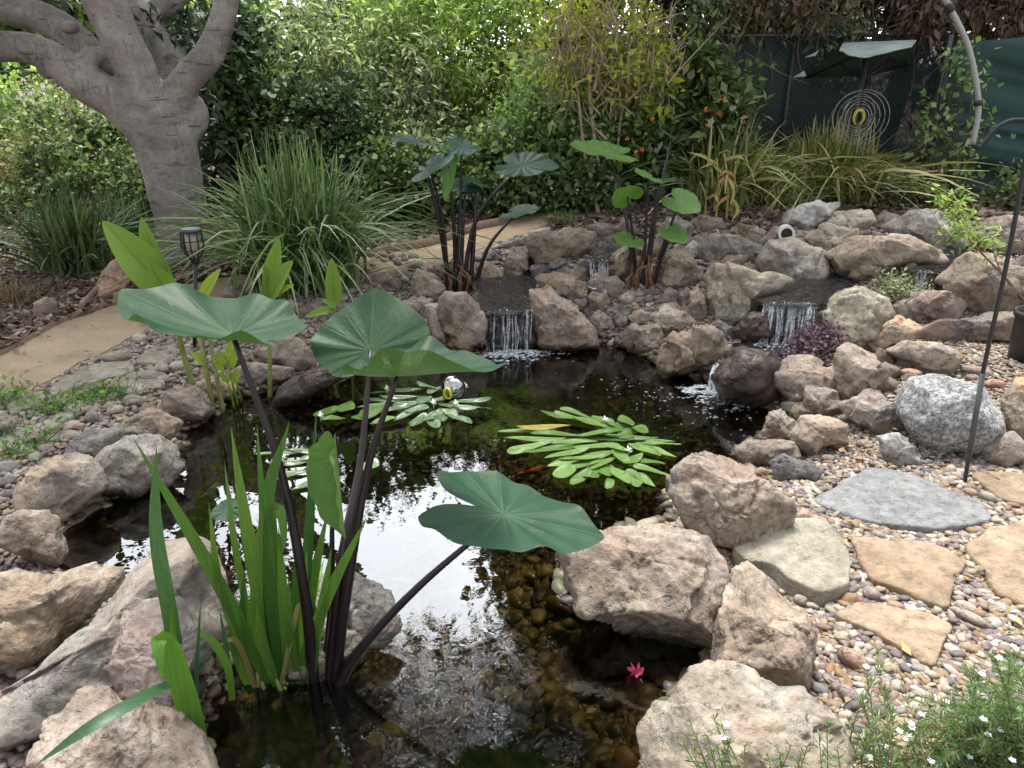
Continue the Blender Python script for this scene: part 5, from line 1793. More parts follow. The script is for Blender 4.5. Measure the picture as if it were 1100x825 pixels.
# plan-view angles: 0 = along +x; leaves fan out from the heart of each plant
rg = np.random.default_rng(9)
LV = []
for (px, py, l, w, a) in [(566, 463, 62, 13, .05), (575, 472, 66, 12, .10), (585, 459, 60, 13, -.02), (568, 481, 50, 14, .30), (600, 467, 60, 13, .0), (612, 476, 62, 14, .2), (590, 483, 60, 13, .25), (610, 487, 54, 13, .25),
                      (600, 447, 46, 14, -.5), (618, 450, 52, 14, -.5), (618, 444, 40, 13, -.6), (634, 454, 44, 15, -.55), (648, 452, 30, 17, -.7), (652, 460, 26, 20, 1.4), (663, 460, 26, 20, 1.2), (673, 453, 24, 19, -1.2), (688, 462, 26, 20, -1.2),
                      (676, 465, 28, 14, .5), (640, 466, 56, 13, -.1), (650, 472, 62, 13, -.15), (676, 470, 64, 12, -.2), (700, 474, 52, 11, -.12), (712, 477, 40, 11, .02), (704, 484, 50, 13, -.5), (692, 483, 44, 14, -.7),
                      (640, 480, 56, 13, .3), (625, 492, 52, 13, .25), (640, 490, 50, 15, .4), (630, 499, 46, 14, .3), (646, 498, 40, 15, .6), (607, 497, 40, 13, .2), (607, 507, 32, 26, 1.0), (624, 513, 34, 17, .8), (637, 509, 34, 19, 1.0), (652, 506, 34, 19, 1.3),
                      (664, 482, 36, 16, -.9), (668, 492, 36, 17, -1.0), (667, 511, 40, 18, -1.1), (681, 514, 38, 19, -1.4), (680, 494, 34, 15, .8), (696, 496, 44, 15, -.8), (700, 506, 46, 15, -.7), (692, 516, 30, 14, -.8), (655, 520, 20, 12, 1.4)]:
    LV.append((px, py, l, w, a + rg.normal(0, .10), rg.uniform(.0, .022)))
floating((635, 482), LV, [(650, 452), (675, 485)], M_FLOAT, 'larger bright green raft of oblong floating leaves in the middle of the pond')
LV = []
for (px, py, l, w, a) in [(420, 421, 46, 10, .05), (412, 430, 50, 10, .1), (430, 427, 44, 11, .0), (442, 434, 40, 12, .2), (425, 440, 40, 12, .6), (436, 446, 36, 13, .9), (448, 440, 30, 14, .7), (450, 452, 32, 17, 1.2), (462, 448, 28, 17, 1.4),
                      (474, 447, 28, 18, -1.4), (466, 455, 24, 18, -1.3), (484, 444, 26, 17, -1.0), (494, 450, 32, 13, -.6), (505, 431, 46, 10, -.05), (500, 438, 34, 11, -.2), (458, 415, 26, 11, -.6), (468, 419, 24, 12, .8), (456, 430, 26, 14, 1.0), (480, 436, 26, 14, -.8),
                      (470, 430, 24, 12, .5), (400, 436, 34, 10, .3), (440, 419, 30, 9, .0)]:
    LV.append((px, py, l, w, a + rg.normal(0, .06), rg.uniform(.0, .010)))
floating((462, 435), LV, [(466, 433), (490, 434), (500, 415), (416, 418)], M_FLOAT_P, 'paler raft of floating leaves under the big front leaves, beside the mirror ball')
LV = [(351, 443, 30, 20, .6, .01), (372, 438, 26, 22, 1.3, .02), (395, 446, 40, 16, .7, .01), (402, 441, 40, 20, .9, .02), (359, 450, 26, 14, .2, .0), (412, 452, 30, 16, .5, .0)]
floating((380, 445), LV, [(345, 447)], M_FLOAT, 'three rounded floating leaves between the two purple stems left of the pale raft')
LV = [(300, 487, 50, 10, .05, .0), (328, 485, 40, 11, .0, .0), (318, 497, 44, 13, .25, .0), (310, 510, 44, 14, .3, .0), (340, 492, 36, 12, .4, .0), (332, 521, 40, 12, .5, .0), (348, 515, 20, 16, .9, .0), (398, 500, 26, 22, 1.2, .0)]
floating((318, 500), LV, [(305, 492), (347, 507)], M_FLOAT_P, 'glossy narrow floating leaves behind the iris clump')

# ------------------------------------------------------------------ mirror ball, koi, petals
M_CHROME = simple('mirror_steel', (0.40, 0.40, 0.40), .13, 1.0, var=.45, bscale=45)
M_YELLOW = simple('yellow_plastic', (0.80, 0.68, 0.03), .4, var=.05)
M_BLACK = simple('black_plastic', (0.018, 0.018, 0.02), .45, var=.2)
p = on(487, 427, .0)
s = pxs(p)
r = 13.5 * s
ball = tag(obj('gazing_ball', ico(4)[0] * r + (p + [0, .0, r * .86]), ico(4)[1], M_CHROME, loc=p + [0, 0, r * .86]), 'mirrored steel ball with a yellow ring floating among the pale leaves', 'garden ball')
d_ = np.array([-.36, -.88, -.16])
d_ /= np.linalg.norm(d_)
e1 = np.cross(d_, [0, 0, 1.0])
e1 /= np.linalg.norm(e1)
e2 = np.cross(e1, d_)
cc = np.array(ball.location)
a = np.linspace(0, 2 * math.pi, 33)
ringp = []
for t_ in a:
    q = d_ * .90 + e1 * .26 * math.cos(t_) + e2 * .46 * math.sin(t_)
    ringp.append(cc + q / np.linalg.norm(q) * r * 1.01)
m = MB()
m.tube(ringp, .0065, 8)
m.obj('yellow_ring', M_YELLOW, ball)
V = [cc + d_ * r * 1.003]
for t_ in a[:-1]:
    q = d_ * .90 + e1 * .20 * math.cos(t_) + e2 * .38 * math.sin(t_)
    V.append(cc + q / np.linalg.norm(q) * r * 1.004)
obj('dark_centre', np.array(V), np.array([(0, 1 + j, 1 + (j + 1) % 32) for j in range(32)]), M_BLACK, ball)

M_KOI = simple('koi_orange', (0.62, 0.13, 0.02), .35, var=.25, bscale=30)
def fish(px, py, ang, L, label, z=-.05):
    p = on(px, py, z)
    nu, nv = 14, 10
    V = []
    for k, u in enumerate(np.linspace(0, 1, nu)):
        w = .5 * .26 * L * (math.sin(math.pi * min(1, u * .92 + .06) ** .8)) ** .8
        a = np.linspace(0, 2 * math.pi, nv, endpoint=False)
        bend = .05 * L * math.sin(u * 4)
        V.append(np.c_[np.full(nv, (.5 - u) * L), np.cos(a) * w * .8 + bend, np.sin(a) * w])
    V = np.vstack(V)
    Q = [(i * nv + j, i * nv + (j + 1) % nv, (i + 1) * nv + (j + 1) % nv, (i + 1) * nv + j) for i in range(nu - 1) for j in range(nv)]
    ca, sa = math.cos(ang), math.sin(ang)
    rot = lambda V: np.c_[V[:, 0] * ca - V[:, 1] * sa, V[:, 0] * sa + V[:, 1] * ca, V[:, 2]] + p
    o = obj('koi', rot(V), np.array(Q), M_KOI, loc=p)
    tag(o, label, 'fish', 'orange koi in the pond')
    yb = .05 * L * math.sin(4)
    T = np.array([[-.46 * L, yb, 0], [-.72 * L, yb + .04 * L, .14 * L], [-.64 * L, yb + .02 * L, 0], [-.72 * L, yb - .04 * L, -.14 * L]])
    obj('tail_fin', rot(T), np.array([[0, 1, 2], [0, 2, 3]]), M_KOI, o, smooth=False)
    D = np.array([[.15 * L, 0, .12 * L], [-.05 * L, 0, .22 * L], [-.22 * L, 0, .10 * L]])
    obj('dorsal_fin', rot(D), np.array([[0, 1, 2]]), M_KOI, o, smooth=False)


for px, py, an, L, lb in ((585, 503, .1, .13, 'orange koi swimming just below the larger floating raft, left of its round leaf'), (606, 506, 2.9, .12, 'orange koi half under the round leaf of the larger raft'),
                          (566, 508, .3, .11, 'orange koi between the bluish taro leaf and the larger raft'), (514, 528, 1.9, .13, 'orange koi at the edge of the sky reflection by the bluish taro leaf notch'),
                          (503, 520, .6, .10, 'small orange koi at the top right of the sky reflection'), (548, 566, 2.9, .14, 'orange koi below the bluish taro leaf stem joint'), (632, 512, .2, .12, 'orange koi under the front leaves of the larger raft'),
                          (512, 569, 2.4, .09, 'little orange koi beneath the left lobe of the bluish taro leaf')):
    fish(px, py, an, L, lb, -.035)
p = on(682, 724, .004)
m = MB()
rg = np.random.default_rng(4)
for k in range(6):
    a = k * 1.05
    d_ = np.array([math.cos(a), math.sin(a), .9])
    V, F = ribbon([p, p + d_ * .012, p + d_ * .022 + [0, 0, .004]], np.array([.003, .011, .003]), (math.sin(a), -math.cos(a), .5), fold=.5)
    m.add(V, F)
M_PINK = simple('petal_pink', (0.62, 0.10, 0.24), .5, var=.15)
tag(m.obj('fallen_flower', M_PINK, loc=p), 'single pink blossom floating near the right bank at the front', 'flower')

# ------------------------------------------------------------------ leaves in clumps
_LEAFQ = np.array([[0, 0, 0], [.45, .36, .10], [.45, -.36, .10], [1, 0, -.04]])


def leaf_cloud(blobs, n, size, aspect=.5, clump=75, csize=.22, seed=0, up=.6, shell=.5, droop=0.0, tips=None):
    """leaf faces gathered in clumps through the volume of ellipsoid blobs: [(centre, radii, weight)]"""
    rg = np.random.default_rng(seed)
    w = np.array([b[2] if len(b) > 2 else np.prod(b[1]) ** .67 for b in blobs], float)
    w /= w.sum()
    nc = max(1, n // clump)
    bi = rg.choice(len(blobs), nc, p=w)
    cen = np.array([b[0] for b in blobs])[bi]
    rad = np.array([b[1] for b in blobs])[bi]
    d = rg.normal(0, 1, (nc, 3))
    d /= np.linalg.norm(d, axis=1)[:, None]
    q = rg.uniform(0, 1, nc) ** (1 / 3)
    q = np.where(rg.random(nc) < shell, rg.uniform(.72, 1.04, nc), q)
    C = cen + d * rad * q[:, None]
    cs = csize * rg.uniform(.45, 1.5, nc)
    ls = rg.uniform(.65, 1.4, nc)
    k = rg.integers(0, nc, n)
    off = rg.normal(0, .5, (n, 3)) * cs[k][:, None]
    P = C[k] + off
    axis = off / (np.linalg.norm(off, axis=1)[:, None] + 1e-6) * .8 + rg.normal(0, .6, (n, 3)) + np.array([0, 0, -droop])
    axis /= np.linalg.norm(axis, axis=1)[:, None]
    nrm = rg.normal(0, 1, (n, 3)) * (1 - up) + np.array([0, -.25, 1.0]) * up
    nrm -= axis * (nrm * axis).sum(1)[:, None]
    nrm /= np.linalg.norm(nrm, axis=1)[:, None] + 1e-9
    sid = np.cross(nrm, axis)
    S = size * rg.uniform(.6, 1.35, n) * ls[k]
    L = _LEAFQ
    V = P[:, None] + (L[None, :, 0:1] * axis[:, None] + L[None, :, 1:2] * 2 * aspect * sid[:, None] + L[None, :, 2:3] * nrm[:, None]) * S[:, None, None]
    b = np.arange(n)[:, None] * 4
    F = np.concatenate([np.stack([b[:, 0], b[:, 0] + 1, b[:, 0] + 3, b[:, 0] + 2], 1)])
    keep = V[:, :, 2].min(1) > .02
    return V.reshape(-1, 3), F[keep], C


M_STEM = simple('shrub_stem', (0.10, 0.075, 0.055), .85, var=.3, bscale=40)
M_STEM_P = simple('pale_stem', (0.36, 0.29, 0.21), .8, var=.25, bscale=30, bump=.2)


def shrub(name, label, base, blobs, n, size, mat, cat='shrub', stems=14, seed=0, group=None, stem_mat=None, thick=.016, **kw):
    base = np.asarray(base, float)
    root = empty(name, base, label, cat, group)
    V, F, C = leaf_cloud(blobs, n, size, seed=seed, **kw)
    obj('foliage', V, F, mat, root)
    rg = np.random.default_rng(seed + 1)
    m = MB()
    for c in C[rg.permutation(len(C))[:stems * 3]]:
        f = base + np.array([rg.normal(0, .10), rg.normal(0, .06), -.03])
        md = f * .5 + c * .5 + np.array([rg.normal(0, .06), rg.normal(0, .06), .08])
        m.tube(spline([f, md, c], 9), np.linspace(thick, thick * .25, 9), 5, False)
    m.obj('stems', stem_mat or M_STEM, root)
    return root


def px_blob(px, py, Y, rx, ry, depth):
    """ellipsoid blob given by where it stands and its size seen from there"""
    c = at(px, py, Y)
    s = pxs(c)
    return (c, (rx * s, depth, ry * s))


def gbase(px, Y):
    c = at(px, 200, Y)
    return np.array([c[0], Y, hz(c[0], Y)])


LM = {
    'lime': leaf_mat('leaf_lime', [(0, (0.127, 0.212, 0.058)), (.35, (0.235, 0.363, 0.101)), (.7, (0.363, 0.491, 0.156)), (1, (0.526, 0.611, 0.270))], .5),
    'fresh': leaf_mat('leaf_fresh', [(0, (0.098, 0.180, 0.062)), (.4, (0.202, 0.325, 0.110)), (.75, (0.339, 0.473, 0.186)), (1, (0.533, 0.625, 0.359))], .5),
    'mid': leaf_mat('leaf_mid', [(0, (0.044, 0.078, 0.032)), (.4, (0.105, 0.166, 0.064)), (.75, (0.205, 0.290, 0.115)), (.93, (0.352, 0.427, 0.220)), (1, (0.577, 0.615, 0.464))], .45),
    'greyg': leaf_mat('leaf_greygreen', [(0, (0.079, 0.115, 0.059)), (.4, (0.195, 0.256, 0.138)), (.75, (0.345, 0.416, 0.243)), (.93, (0.506, 0.567, 0.392)), (1, (0.702, 0.733, 0.620))], .5),
    'dark': leaf_mat('leaf_dark', [(0, (0.02, 0.04, 0.018)), (.5, (0.042, 0.08, 0.03)), (.85, (0.075, 0.125, 0.045)), (1, (0.14, 0.18, 0.09))], .3),
    'ficus': leaf_mat('leaf_ficus', [(0, (0.018, 0.038, 0.016)), (.6, (0.04, 0.075, 0.03)), (1, (0.12, 0.15, 0.10))], .2, .3, gloss=.6),
    'yellow': leaf_mat('leaf_yellow', [(0, (0.17, 0.24, 0.05)), (.35, (0.32, 0.40, 0.07)), (.7, (0.52, 0.54, 0.09)), (1, (0.68, 0.60, 0.08))], .5),
    'rust': leaf_mat('leaf_rust', [(0, (0.07, 0.075, 0.025)), (.5, (0.15, 0.12, 0.035)), (.8, (0.24, 0.12, 0.04)), (1, (0.30, 0.20, 0.06))], .35),
    'brown': leaf_mat('leaf_dry', [(0, (0.04, 0.028, 0.02)), (.4, (0.09, 0.062, 0.042)), (.75, (0.16, 0.11, 0.07)), (1, (0.26, 0.19, 0.12))], .25, .8, (1.1, 1, .8)),
    'tan': leaf_mat('leaf_drytan', [(0, (0.22, 0.15, 0.09)), (.5, (0.36, 0.27, 0.17)), (1, (0.48, 0.38, 0.26))], .3, .8, (1.1, 1, .8)),
    'purple': leaf_mat('leaf_purple', [(0, (0.055, 0.030, 0.045)), (.5, (0.12, 0.07, 0.10)), (.85, (0.20, 0.13, 0.17)), (1, (0.26, 0.22, 0.20))], .2, .6, (1.1, .9, 1)),
    'silver': leaf_mat('leaf_silver', [(0, (0.20, 0.25, 0.13)), (.5, (0.36, 0.40, 0.24)), (1, (0.55, 0.56, 0.40))], .3),
    'clover': leaf_mat('leaf_clover', [(0, (0.07, 0.17, 0.03)), (.5, (0.13, 0.27, 0.05)), (1, (0.22, 0.36, 0.09))], .35),
    'needle': leaf_mat('leaf_needle', [(0, (0.08, 0.15, 0.07)), (.5, (0.16, 0.26, 0.115)), (.85, (0.24, 0.36, 0.15)), (1, (0.34, 0.46, 0.15))], .4),
}

# --- shrubs and small trees of the background
shrub('shrub', 'sunlit lime-green shrub at the far left behind the dark one', gbase(20, 8.8), [px_blob(10, 190, 8.8, 75, 70, .7), px_blob(40, 120, 9.2, 85, 60, .6), px_blob(-70, 150, 9, 70, 100, .7), px_blob(-210, 170, 9, 90, 100, .8), px_blob(-360, 170, 9.2, 90, 110, .8)], 15000, .075, LM['lime'], seed=1, csize=.25)
shrub('shrub', 'dark green shrub with russet tips left of the grey trunk', gbase(105, 7.2), [px_blob(110, 205, 7.2, 80, 60, .6), px_blob(85, 150, 7.3, 55, 45, .5), px_blob(150, 225, 7.0, 50, 45, .4), px_blob(35, 230, 7.2, 55, 45, .4)], 17000, .048, LM['mid'], seed=2, csize=.16)
shrub('shrub', 'russet-leaved bush top beside the dark green shrub left of the trunk', gbase(60, 7.6), [px_blob(62, 165, 7.5, 50, 42, .35), px_blob(30, 195, 7.5, 35, 40, .3)], 2600, .05, LM['rust'], seed=3)
shrub('shrub', 'dark glossy broadleaf shrub right of the grey trunk', gbase(262, 7.6), [px_blob(255, 150, 7.5, 60, 75, .5), px_blob(245, 70, 7.7, 45, 60, .5), px_blob(300, 165, 7.4, 60, 60, .5)], 11000, .07, LM['dark'], seed=4, csize=.2)
shrub('shrub', 'light green airy shrub behind the dark glossy one', gbase(320, 8.8), [px_blob(320, 60, 8.8, 85, 70, .7), px_blob(345, 130, 8.6, 75, 70, .6), px_blob(270, 100, 9.0, 60, 60, .6)], 4600, .07, LM['fresh'], seed=5, csize=.22, shell=.4)
shrub('shrub', 'grey-green willowy shrub in the middle of the background', gbase(400, 8.0), [px_blob(395, 95, 8.0, 85, 75, .7), px_blob(430, 140, 7.8, 60, 60, .6), px_blob(370, 40, 8.4, 70, 60, .6)], 10500, .075, LM['greyg'], seed=6, aspect=.22, csize=.25, droop=.4)
shrub('shrub', 'tall bright yellow-green bamboo-like shrub at the top centre', gbase(490, 8.8), [px_blob(480, 40, 8.7, 90, 65, .8), px_blob(440, 0, 9, 70, 60, .7), px_blob(540, 80, 8.5, 60, 60, .6), px_blob(505, 110, 8.4, 75, 50, .6), px_blob(545, 5, 8.9, 60, 50, .5)], 13500, .09, LM['lime'], seed=7, aspect=.22, csize=.3, droop=.3)
shrub('shrub', 'low dark understorey shrub behind the rear left taro', gbase(470, 7.0), [px_blob(465, 195, 7.0, 85, 42, .4), px_blob(410, 180, 7.1, 50, 50, .4), px_blob(540, 190, 7.1, 55, 45, .4)], 17000, .05, LM['mid'], seed=8, csize=.16)
shrub('shrub', 'deep green shadowy shrub with a dark stem in the centre left', gbase(385, 7.3), [px_blob(375, 125, 7.4, 45, 40, .4), px_blob(390, 185, 7.2, 45, 40, .4), px_blob(335, 185, 7.2, 40, 40, .4)], 9000, .055, LM['dark'], seed=9, csize=.18)
shrub('shrub', 'fresh green leafy shrub to the left of the yellowing leggy tree', gbase(575, 7.6), [px_blob(570, 145, 7.5, 50, 55, .4), px_blob(600, 110, 7.6, 45, 50, .4), px_blob(620, 175, 7.3, 45, 35, .3)], 10000, .055, LM['fresh'], seed=10, csize=.18)
shrub('shrub', 'low green bush at the foot of the yellowing leggy tree', gbase(640, 6.9), [px_blob(640, 190, 6.9, 45, 28, .3), px_blob(700, 195, 7.0, 40, 25, .3), px_blob(600, 200, 6.9, 35, 22, .3)], 6500, .05, LM['mid'], seed=11, csize=.15)
lant = shrub('lantana_bush', 'dark-leaved lantana bush with orange flowers against the fence', gbase(765, 6.9), [px_blob(768, 122, 6.9, 32, 28, .3), px_blob(742, 80, 7.0, 20, 26, .25), px_blob(782, 95, 6.9, 16, 22, .2), px_blob(705, 150, 6.9, 22, 18, .25)], 3000, .085, LM['mid'], seed=12, csize=.18, aspect=.36, up=.75)
M_LANT = simple('lantana_orange', (0.75, 0.24, 0.03), .6, var=.2)
rg = np.random.default_rng(3)
V0, F0 = ico(2)
for px, py in ((774, 106), (769, 117), (773, 122), (758, 117), (797, 130), (760, 134), (673, 150), (683, 164), (690, 161), (700, 128), (717, 120)):
    p = at(px, py, 6.55)
    m = MB()
    for _ in range(9):
        m.add(V0 * .006 + p + rg.normal(0, .009, 3), F0)
    m.obj('flower_cluster', M_LANT, lant)

# the leggy yellowing tree with two thin trunks
yb = gbase(652, 6.7)
Yt = 6.7
yt = empty('leggy_tree', yb, 'leggy small tree with yellowing leaves, dry pods and two thin pale trunks', 'tree')
m = MB()
for pts, r in ((((645, 240), (637, 200), (628, 166), (621, 102), (612, 40)), .021), (((656, 240), (649, 205), (641, 166), (633, 92), (640, 20)), .026), (((660, 240), (662, 190), (668, 120), (690, 50), (700, 10)), .014),
               (((648, 120), (665, 85), (690, 60)), .014), (((630, 110), (605, 70), (590, 30)), .013), (((650, 110), (640, 70), (660, 20)), .013), (((672, 110), (700, 85), (718, 70)), .012), (((652, 150), (610, 110), (590, 90)), .011)):
    P = spline([at(px, py, Yt + .1 * math.sin(px)) for px, py in pts], 14)
    m.tube(P, np.linspace(r, r * .35, 14), 7)
m.obj('trunk', M_STEM_P, yt)
V, F, C = leaf_cloud([px_blob(650, 55, 6.7, 75, 50, .5), px_blob(600, 50, 6.8, 40, 55, .4), px_blob(690, 80, 6.7, 40, 45, .4), px_blob(650, 10, 6.9, 70, 30, .5)], 2500, .058, aspect=.34, clump=12, csize=.13, seed=21)
obj('crown', V, F, LM['yellow'], yt)
V, F, C2 = leaf_cloud([px_blob(660, 60, 6.75, 65, 45, .5), px_blob(610, 40, 6.8, 45, 40, .4), px_blob(700, 60, 6.75, 30, 40, .3)], 900, .10, aspect=.09, clump=8, csize=.16, seed=22, droop=2.5)
obj('dry_pods', V, F, LM['tan'], yt)
V, F, C2 = leaf_cloud([px_blob(660, 100, 6.9, 70, 50, .4), px_blob(600, 110, 7, 50, 50, .4)], 1900, .06, aspect=.36, clump=14, csize=.15, seed=23)
obj('green_leaves', V, F, LM['fresh'], yt)
m = MB()
rg = np.random.default_rng(8)
for k in range(170):
    a_ = at(rg.uniform(585, 730), rg.uniform(20, 130), 6.7 + rg.uniform(-.3, .3))
    b_ = a_ + np.array([rg.normal(0, .16), rg.normal(0, .12), rg.uniform(.05, .35)])
    m.tube(spline([a_, (a_ + b_) / 2 + rg.normal(0, .03, 3), b_], 6), np.linspace(.008, .002, 6), 4, False)
m.obj('twigs', M_STEM_P, yt)

# --- big dark overgrown hedge tree across the top right, with dry hanging vines
hb = gbase(960, 8.4)
ht = empty('hedge_tree', hb, 'tall dark overgrown tree with dry brown vines hanging over the green fence', 'tree')
m = MB()
for x0, dx in ((hb[0] - 1.6, -.3), (hb[0] - .3, .2), (hb[0] + 1.1, .3), (hb[0] + 2.4, .2)):
    f = np.array([x0, 8.4, .4])
    m.tube(spline([f, f + [dx, 0, 1.2], f + [dx * 1.5, -.2, 2.6], f + [dx * 3, -.6, 4.4]], 16), np.linspace(.14, .05, 16), 9)
for k in range(26):
    rg = np.random.default_rng(k)
    f = np.array([hb[0] + rg.uniform(-2.2, 2.6), 8.2, rg.uniform(1.8, 3.6)])
    e = f + np.array([rg.normal(0, .9), rg.uniform(-1.0, .3), rg.uniform(-.1, 1.2)])
    m.tube(spline([f, (f + e) / 2 + rg.normal(0, .12, 3), e], 10), np.linspace(.035, .008, 10), 5)
m.obj('trunk', M_STEM, ht)
bl = [((x, 8.2 + .3 * math.sin(x * 3), z), (.95, .8, .75)) for x in np.arange(1.3, 6.4, .8) for z in (2.75, 3.6, 4.6, 5.6)]
V, F, C = leaf_cloud(bl, 34000, .125, aspect=.34, clump=45, csize=.3, seed=31)
obj('crown', V, F, LM['dark'], ht)
bl2 = [((.35, 8.2, 4.6), (.5, .5, .6)), ((.9, 8.0, 5.4), (.7, .5, .7)), ((1.5, 7.9, 4.6), (.7, .5, .8)), ((.6, 7.8, 6.4), (.8, .5, .7)), ((1.7, 7.6, 6.2), (.9, .5, .8)), ((.9, 7.0, 7.0), (.8, .5, .5))]
V, F, C = leaf_cloud(bl2, 11000, .17, aspect=.30, clump=45, csize=.34, seed=35)
obj('overhanging_foliage', V, F, LM['dark'], ht)
V, F, C = leaf_cloud([((x, 7.75, z), (.75, .35, .42)) for x in np.arange(1.4, 6, .6) for z in (2.15, 2.5, 2.9)] + [((x, 7.05, 1.98), (.35, .12, .22)) for x in (1.9, 2.6, 3.4, 4.0)], 28000, .085, aspect=.22, clump=30, csize=.22, seed=32, droop=1.0)
obj('dry_vines', V, F, LM['brown'], ht)
V, F, C = leaf_cloud([px_blob(745, 12, 7.4, 36, 28, .3), px_blob(890, 30, 7.5, 40, 25, .3), px_blob(800, 10, 7.5, 30, 22, .3)], 2600, .065, aspect=.3, clump=18, csize=.2, seed=33, droop=.8)
obj('fresh_sprays', V, F, LM['greyg'], ht)
m = MB()
for k in range(150):
    rg = np.random.default_rng(500 + k)
    a_ = at(rg.uniform(735, 1100), rg.uniform(-20, 60), 7.4 + rg.uniform(-.25, .4))
    e = a_ + np.array([rg.normal(0, .25), rg.normal(0, .1), -rg.uniform(.1, .7)])
    m.tube(spline([a_, (a_ + e) / 2 + rg.normal(0, .06, 3), e], 7), np.linspace(.007, .003, 7), 4, False)
m.obj('vine_stems', simple('dry_vine_stem', (0.15, 0.105, 0.075), .9, var=.35), ht)

# --- far trees beyond the garden
fg = 'trees beyond the garden'
for k, (x, y, zc, rx, rz_, m_, lb) in enumerate(((-9.5, 13, 3.2, 2.2, 2.6, 'fresh', 'pale green tree far beyond the grey trunk at the left'), (-6.4, 14, 2.2, 1.8, 1.5, 'lime', 'lime-green tree far behind the upper left shrubs'),
                                                 (-2.0, 13.5, 3.3, 1.7, 3.0, 'dark', 'dark green spreading tree far behind the bamboo-like shrub'), (.9, 13, 4.8, 1.9, 3.9, 'dark', 'dark green tree far behind the yellowing leggy tree'),
                                                 (4.5, 12.5, 4.0, 2.3, 3.4, 'dark', 'dark tree far behind the overgrown hedge tree'), (8.6, 12.5, 4.0, 2.4, 3.4, 'dark', 'dark tree beyond the green screen at the right'))):
    b_ = np.array([x, y, .4])
    root = empty('tree', b_, lb, 'tree', fg)
    rg = np.random.default_rng(k)
    bl = [((x + rg.normal(0, rx * .45), y + rg.normal(0, .6), zc + rg.normal(0, rz_ * .42)), (rx * .5, rx * .45, rz_ * .38)) for _ in range(11)]
    V, F, C = leaf_cloud(bl, 19000, .19, aspect=.36, clump=45, csize=.42, seed=70 + k)
    obj('crown', V, F, LM[m_], root)
    m = MB()
    m.tube(spline([b_, b_ + [.1, 0, zc * .5], b_ + [0, 0, zc + .6]], 10), np.linspace(.16, .05, 10), 8)
    for c in C[:14]:
        m.tube(spline([b_ + [.05, 0, zc * .55], (b_ + [0, 0, zc * .6] + c) / 2 + [0, 0, .1], c], 8), np.linspace(.06, .012, 8), 5, False)
    m.obj('trunk', M_STEM, root)

# ------------------------------------------------------------------ the big smooth grey tree
t = NT('ficus_bark')
tc = t.n('ShaderNodeTexCoord').outputs['Object']
big = t.noise(tc, 3.0, 5, .6, .5)
col = t.ramp(big, [(.3, (0.14, 0.122, 0.112)), (.5, (0.235, 0.21, 0.193)), (.7, (0.35, 0.32, 0.295))])
mp = t.n('ShaderNodeMapping')
mp.inputs['Scale'].default_value = (3.5, 3.5, 13)
t.l(tc, mp.inputs[0])
bands = t.noise(mp.outputs[0], 1.0, 5, .65, .8)
fine = t.noise(tc, 55, 5, .7)
col = t.mix(.55, col, t.ramp(bands, [(.33, .30), (.42, .95), (.7, 1.2)]), 'MULTIPLY')
col = t.mix(.45, col, t.ramp(fine, [(.3, .30), (.5, 1.0), (.72, 1.4)]), 'MULTIPLY')
vo = t.n('ShaderNodeTexVoronoi')
vo.inputs['Scale'].default_value = 7
t.l(tc, vo.inputs['Vector'])
col = t.mix(t.ramp(vo.outputs['Distance'], [(.05, .7), (.11, 0)]), col, (0.10, 0.08, 0.07))
mp2 = t.n('ShaderNodeMapping')
mp2.inputs['Scale'].default_value = (9, 9, 1.6)
t.l(tc, mp2.inputs[0])
sm_ = t.noise(mp2.outputs[0], 1.0, 3, .6, .7)
seam = t.ramp(t.math('ABSOLUTE', t.math('SUBTRACT', sm_, .5)), [(0, .5), (.012, .85), (.03, 1)])
seam = t.mix(t.ramp(t.noise(tc, 2.6, 2), [(.47, 0), (.56, 1)]), (1, 1, 1), seam)
col = t.mix(1.0, col, seam, 'MULTIPLY')
col = t.mix(t.ramp(t.noise(tc, 6, 5, .7), [(.56, 0), (.66, .5)]), col, (0.42, 0.40, 0.37))
mp3 = t.n('ShaderNodeMapping')
mp3.inputs['Scale'].default_value = (4, 4, 34)
t.l(tc, mp3.inputs[0])
dash = t.ramp(t.noise(mp3.outputs[0], 1.0, 2, .5), [(.66, 0), (.70, .75)])
col = t.mix(dash, col, (0.055, 0.045, 0.04))
M_BARK = t.done(t.bsdf(col, .8, t.bump(t.math('ADD', t.math('MULTIPLY', bands, .7), t.math('MULTIPLY', fine, .5)), .6, .02)))
YT = 5.75
tb = at(202, 292, YT)
tree = empty('smooth_grey_tree', (tb[0], YT, .2), 'big old tree with smooth grey trunk forking into thick limbs at the upper left', 'tree')
m = MB()


def limb(pts, rs, dys):
    P = spline([at(x, y, YT + d) for (x, y), d in zip(pts, dys)], 26)
    s = pxs(P.mean(0))
    m.tube(P, np.interp(np.linspace(0, 1, 26), np.linspace(0, 1, len(rs)), rs) * s, 18)


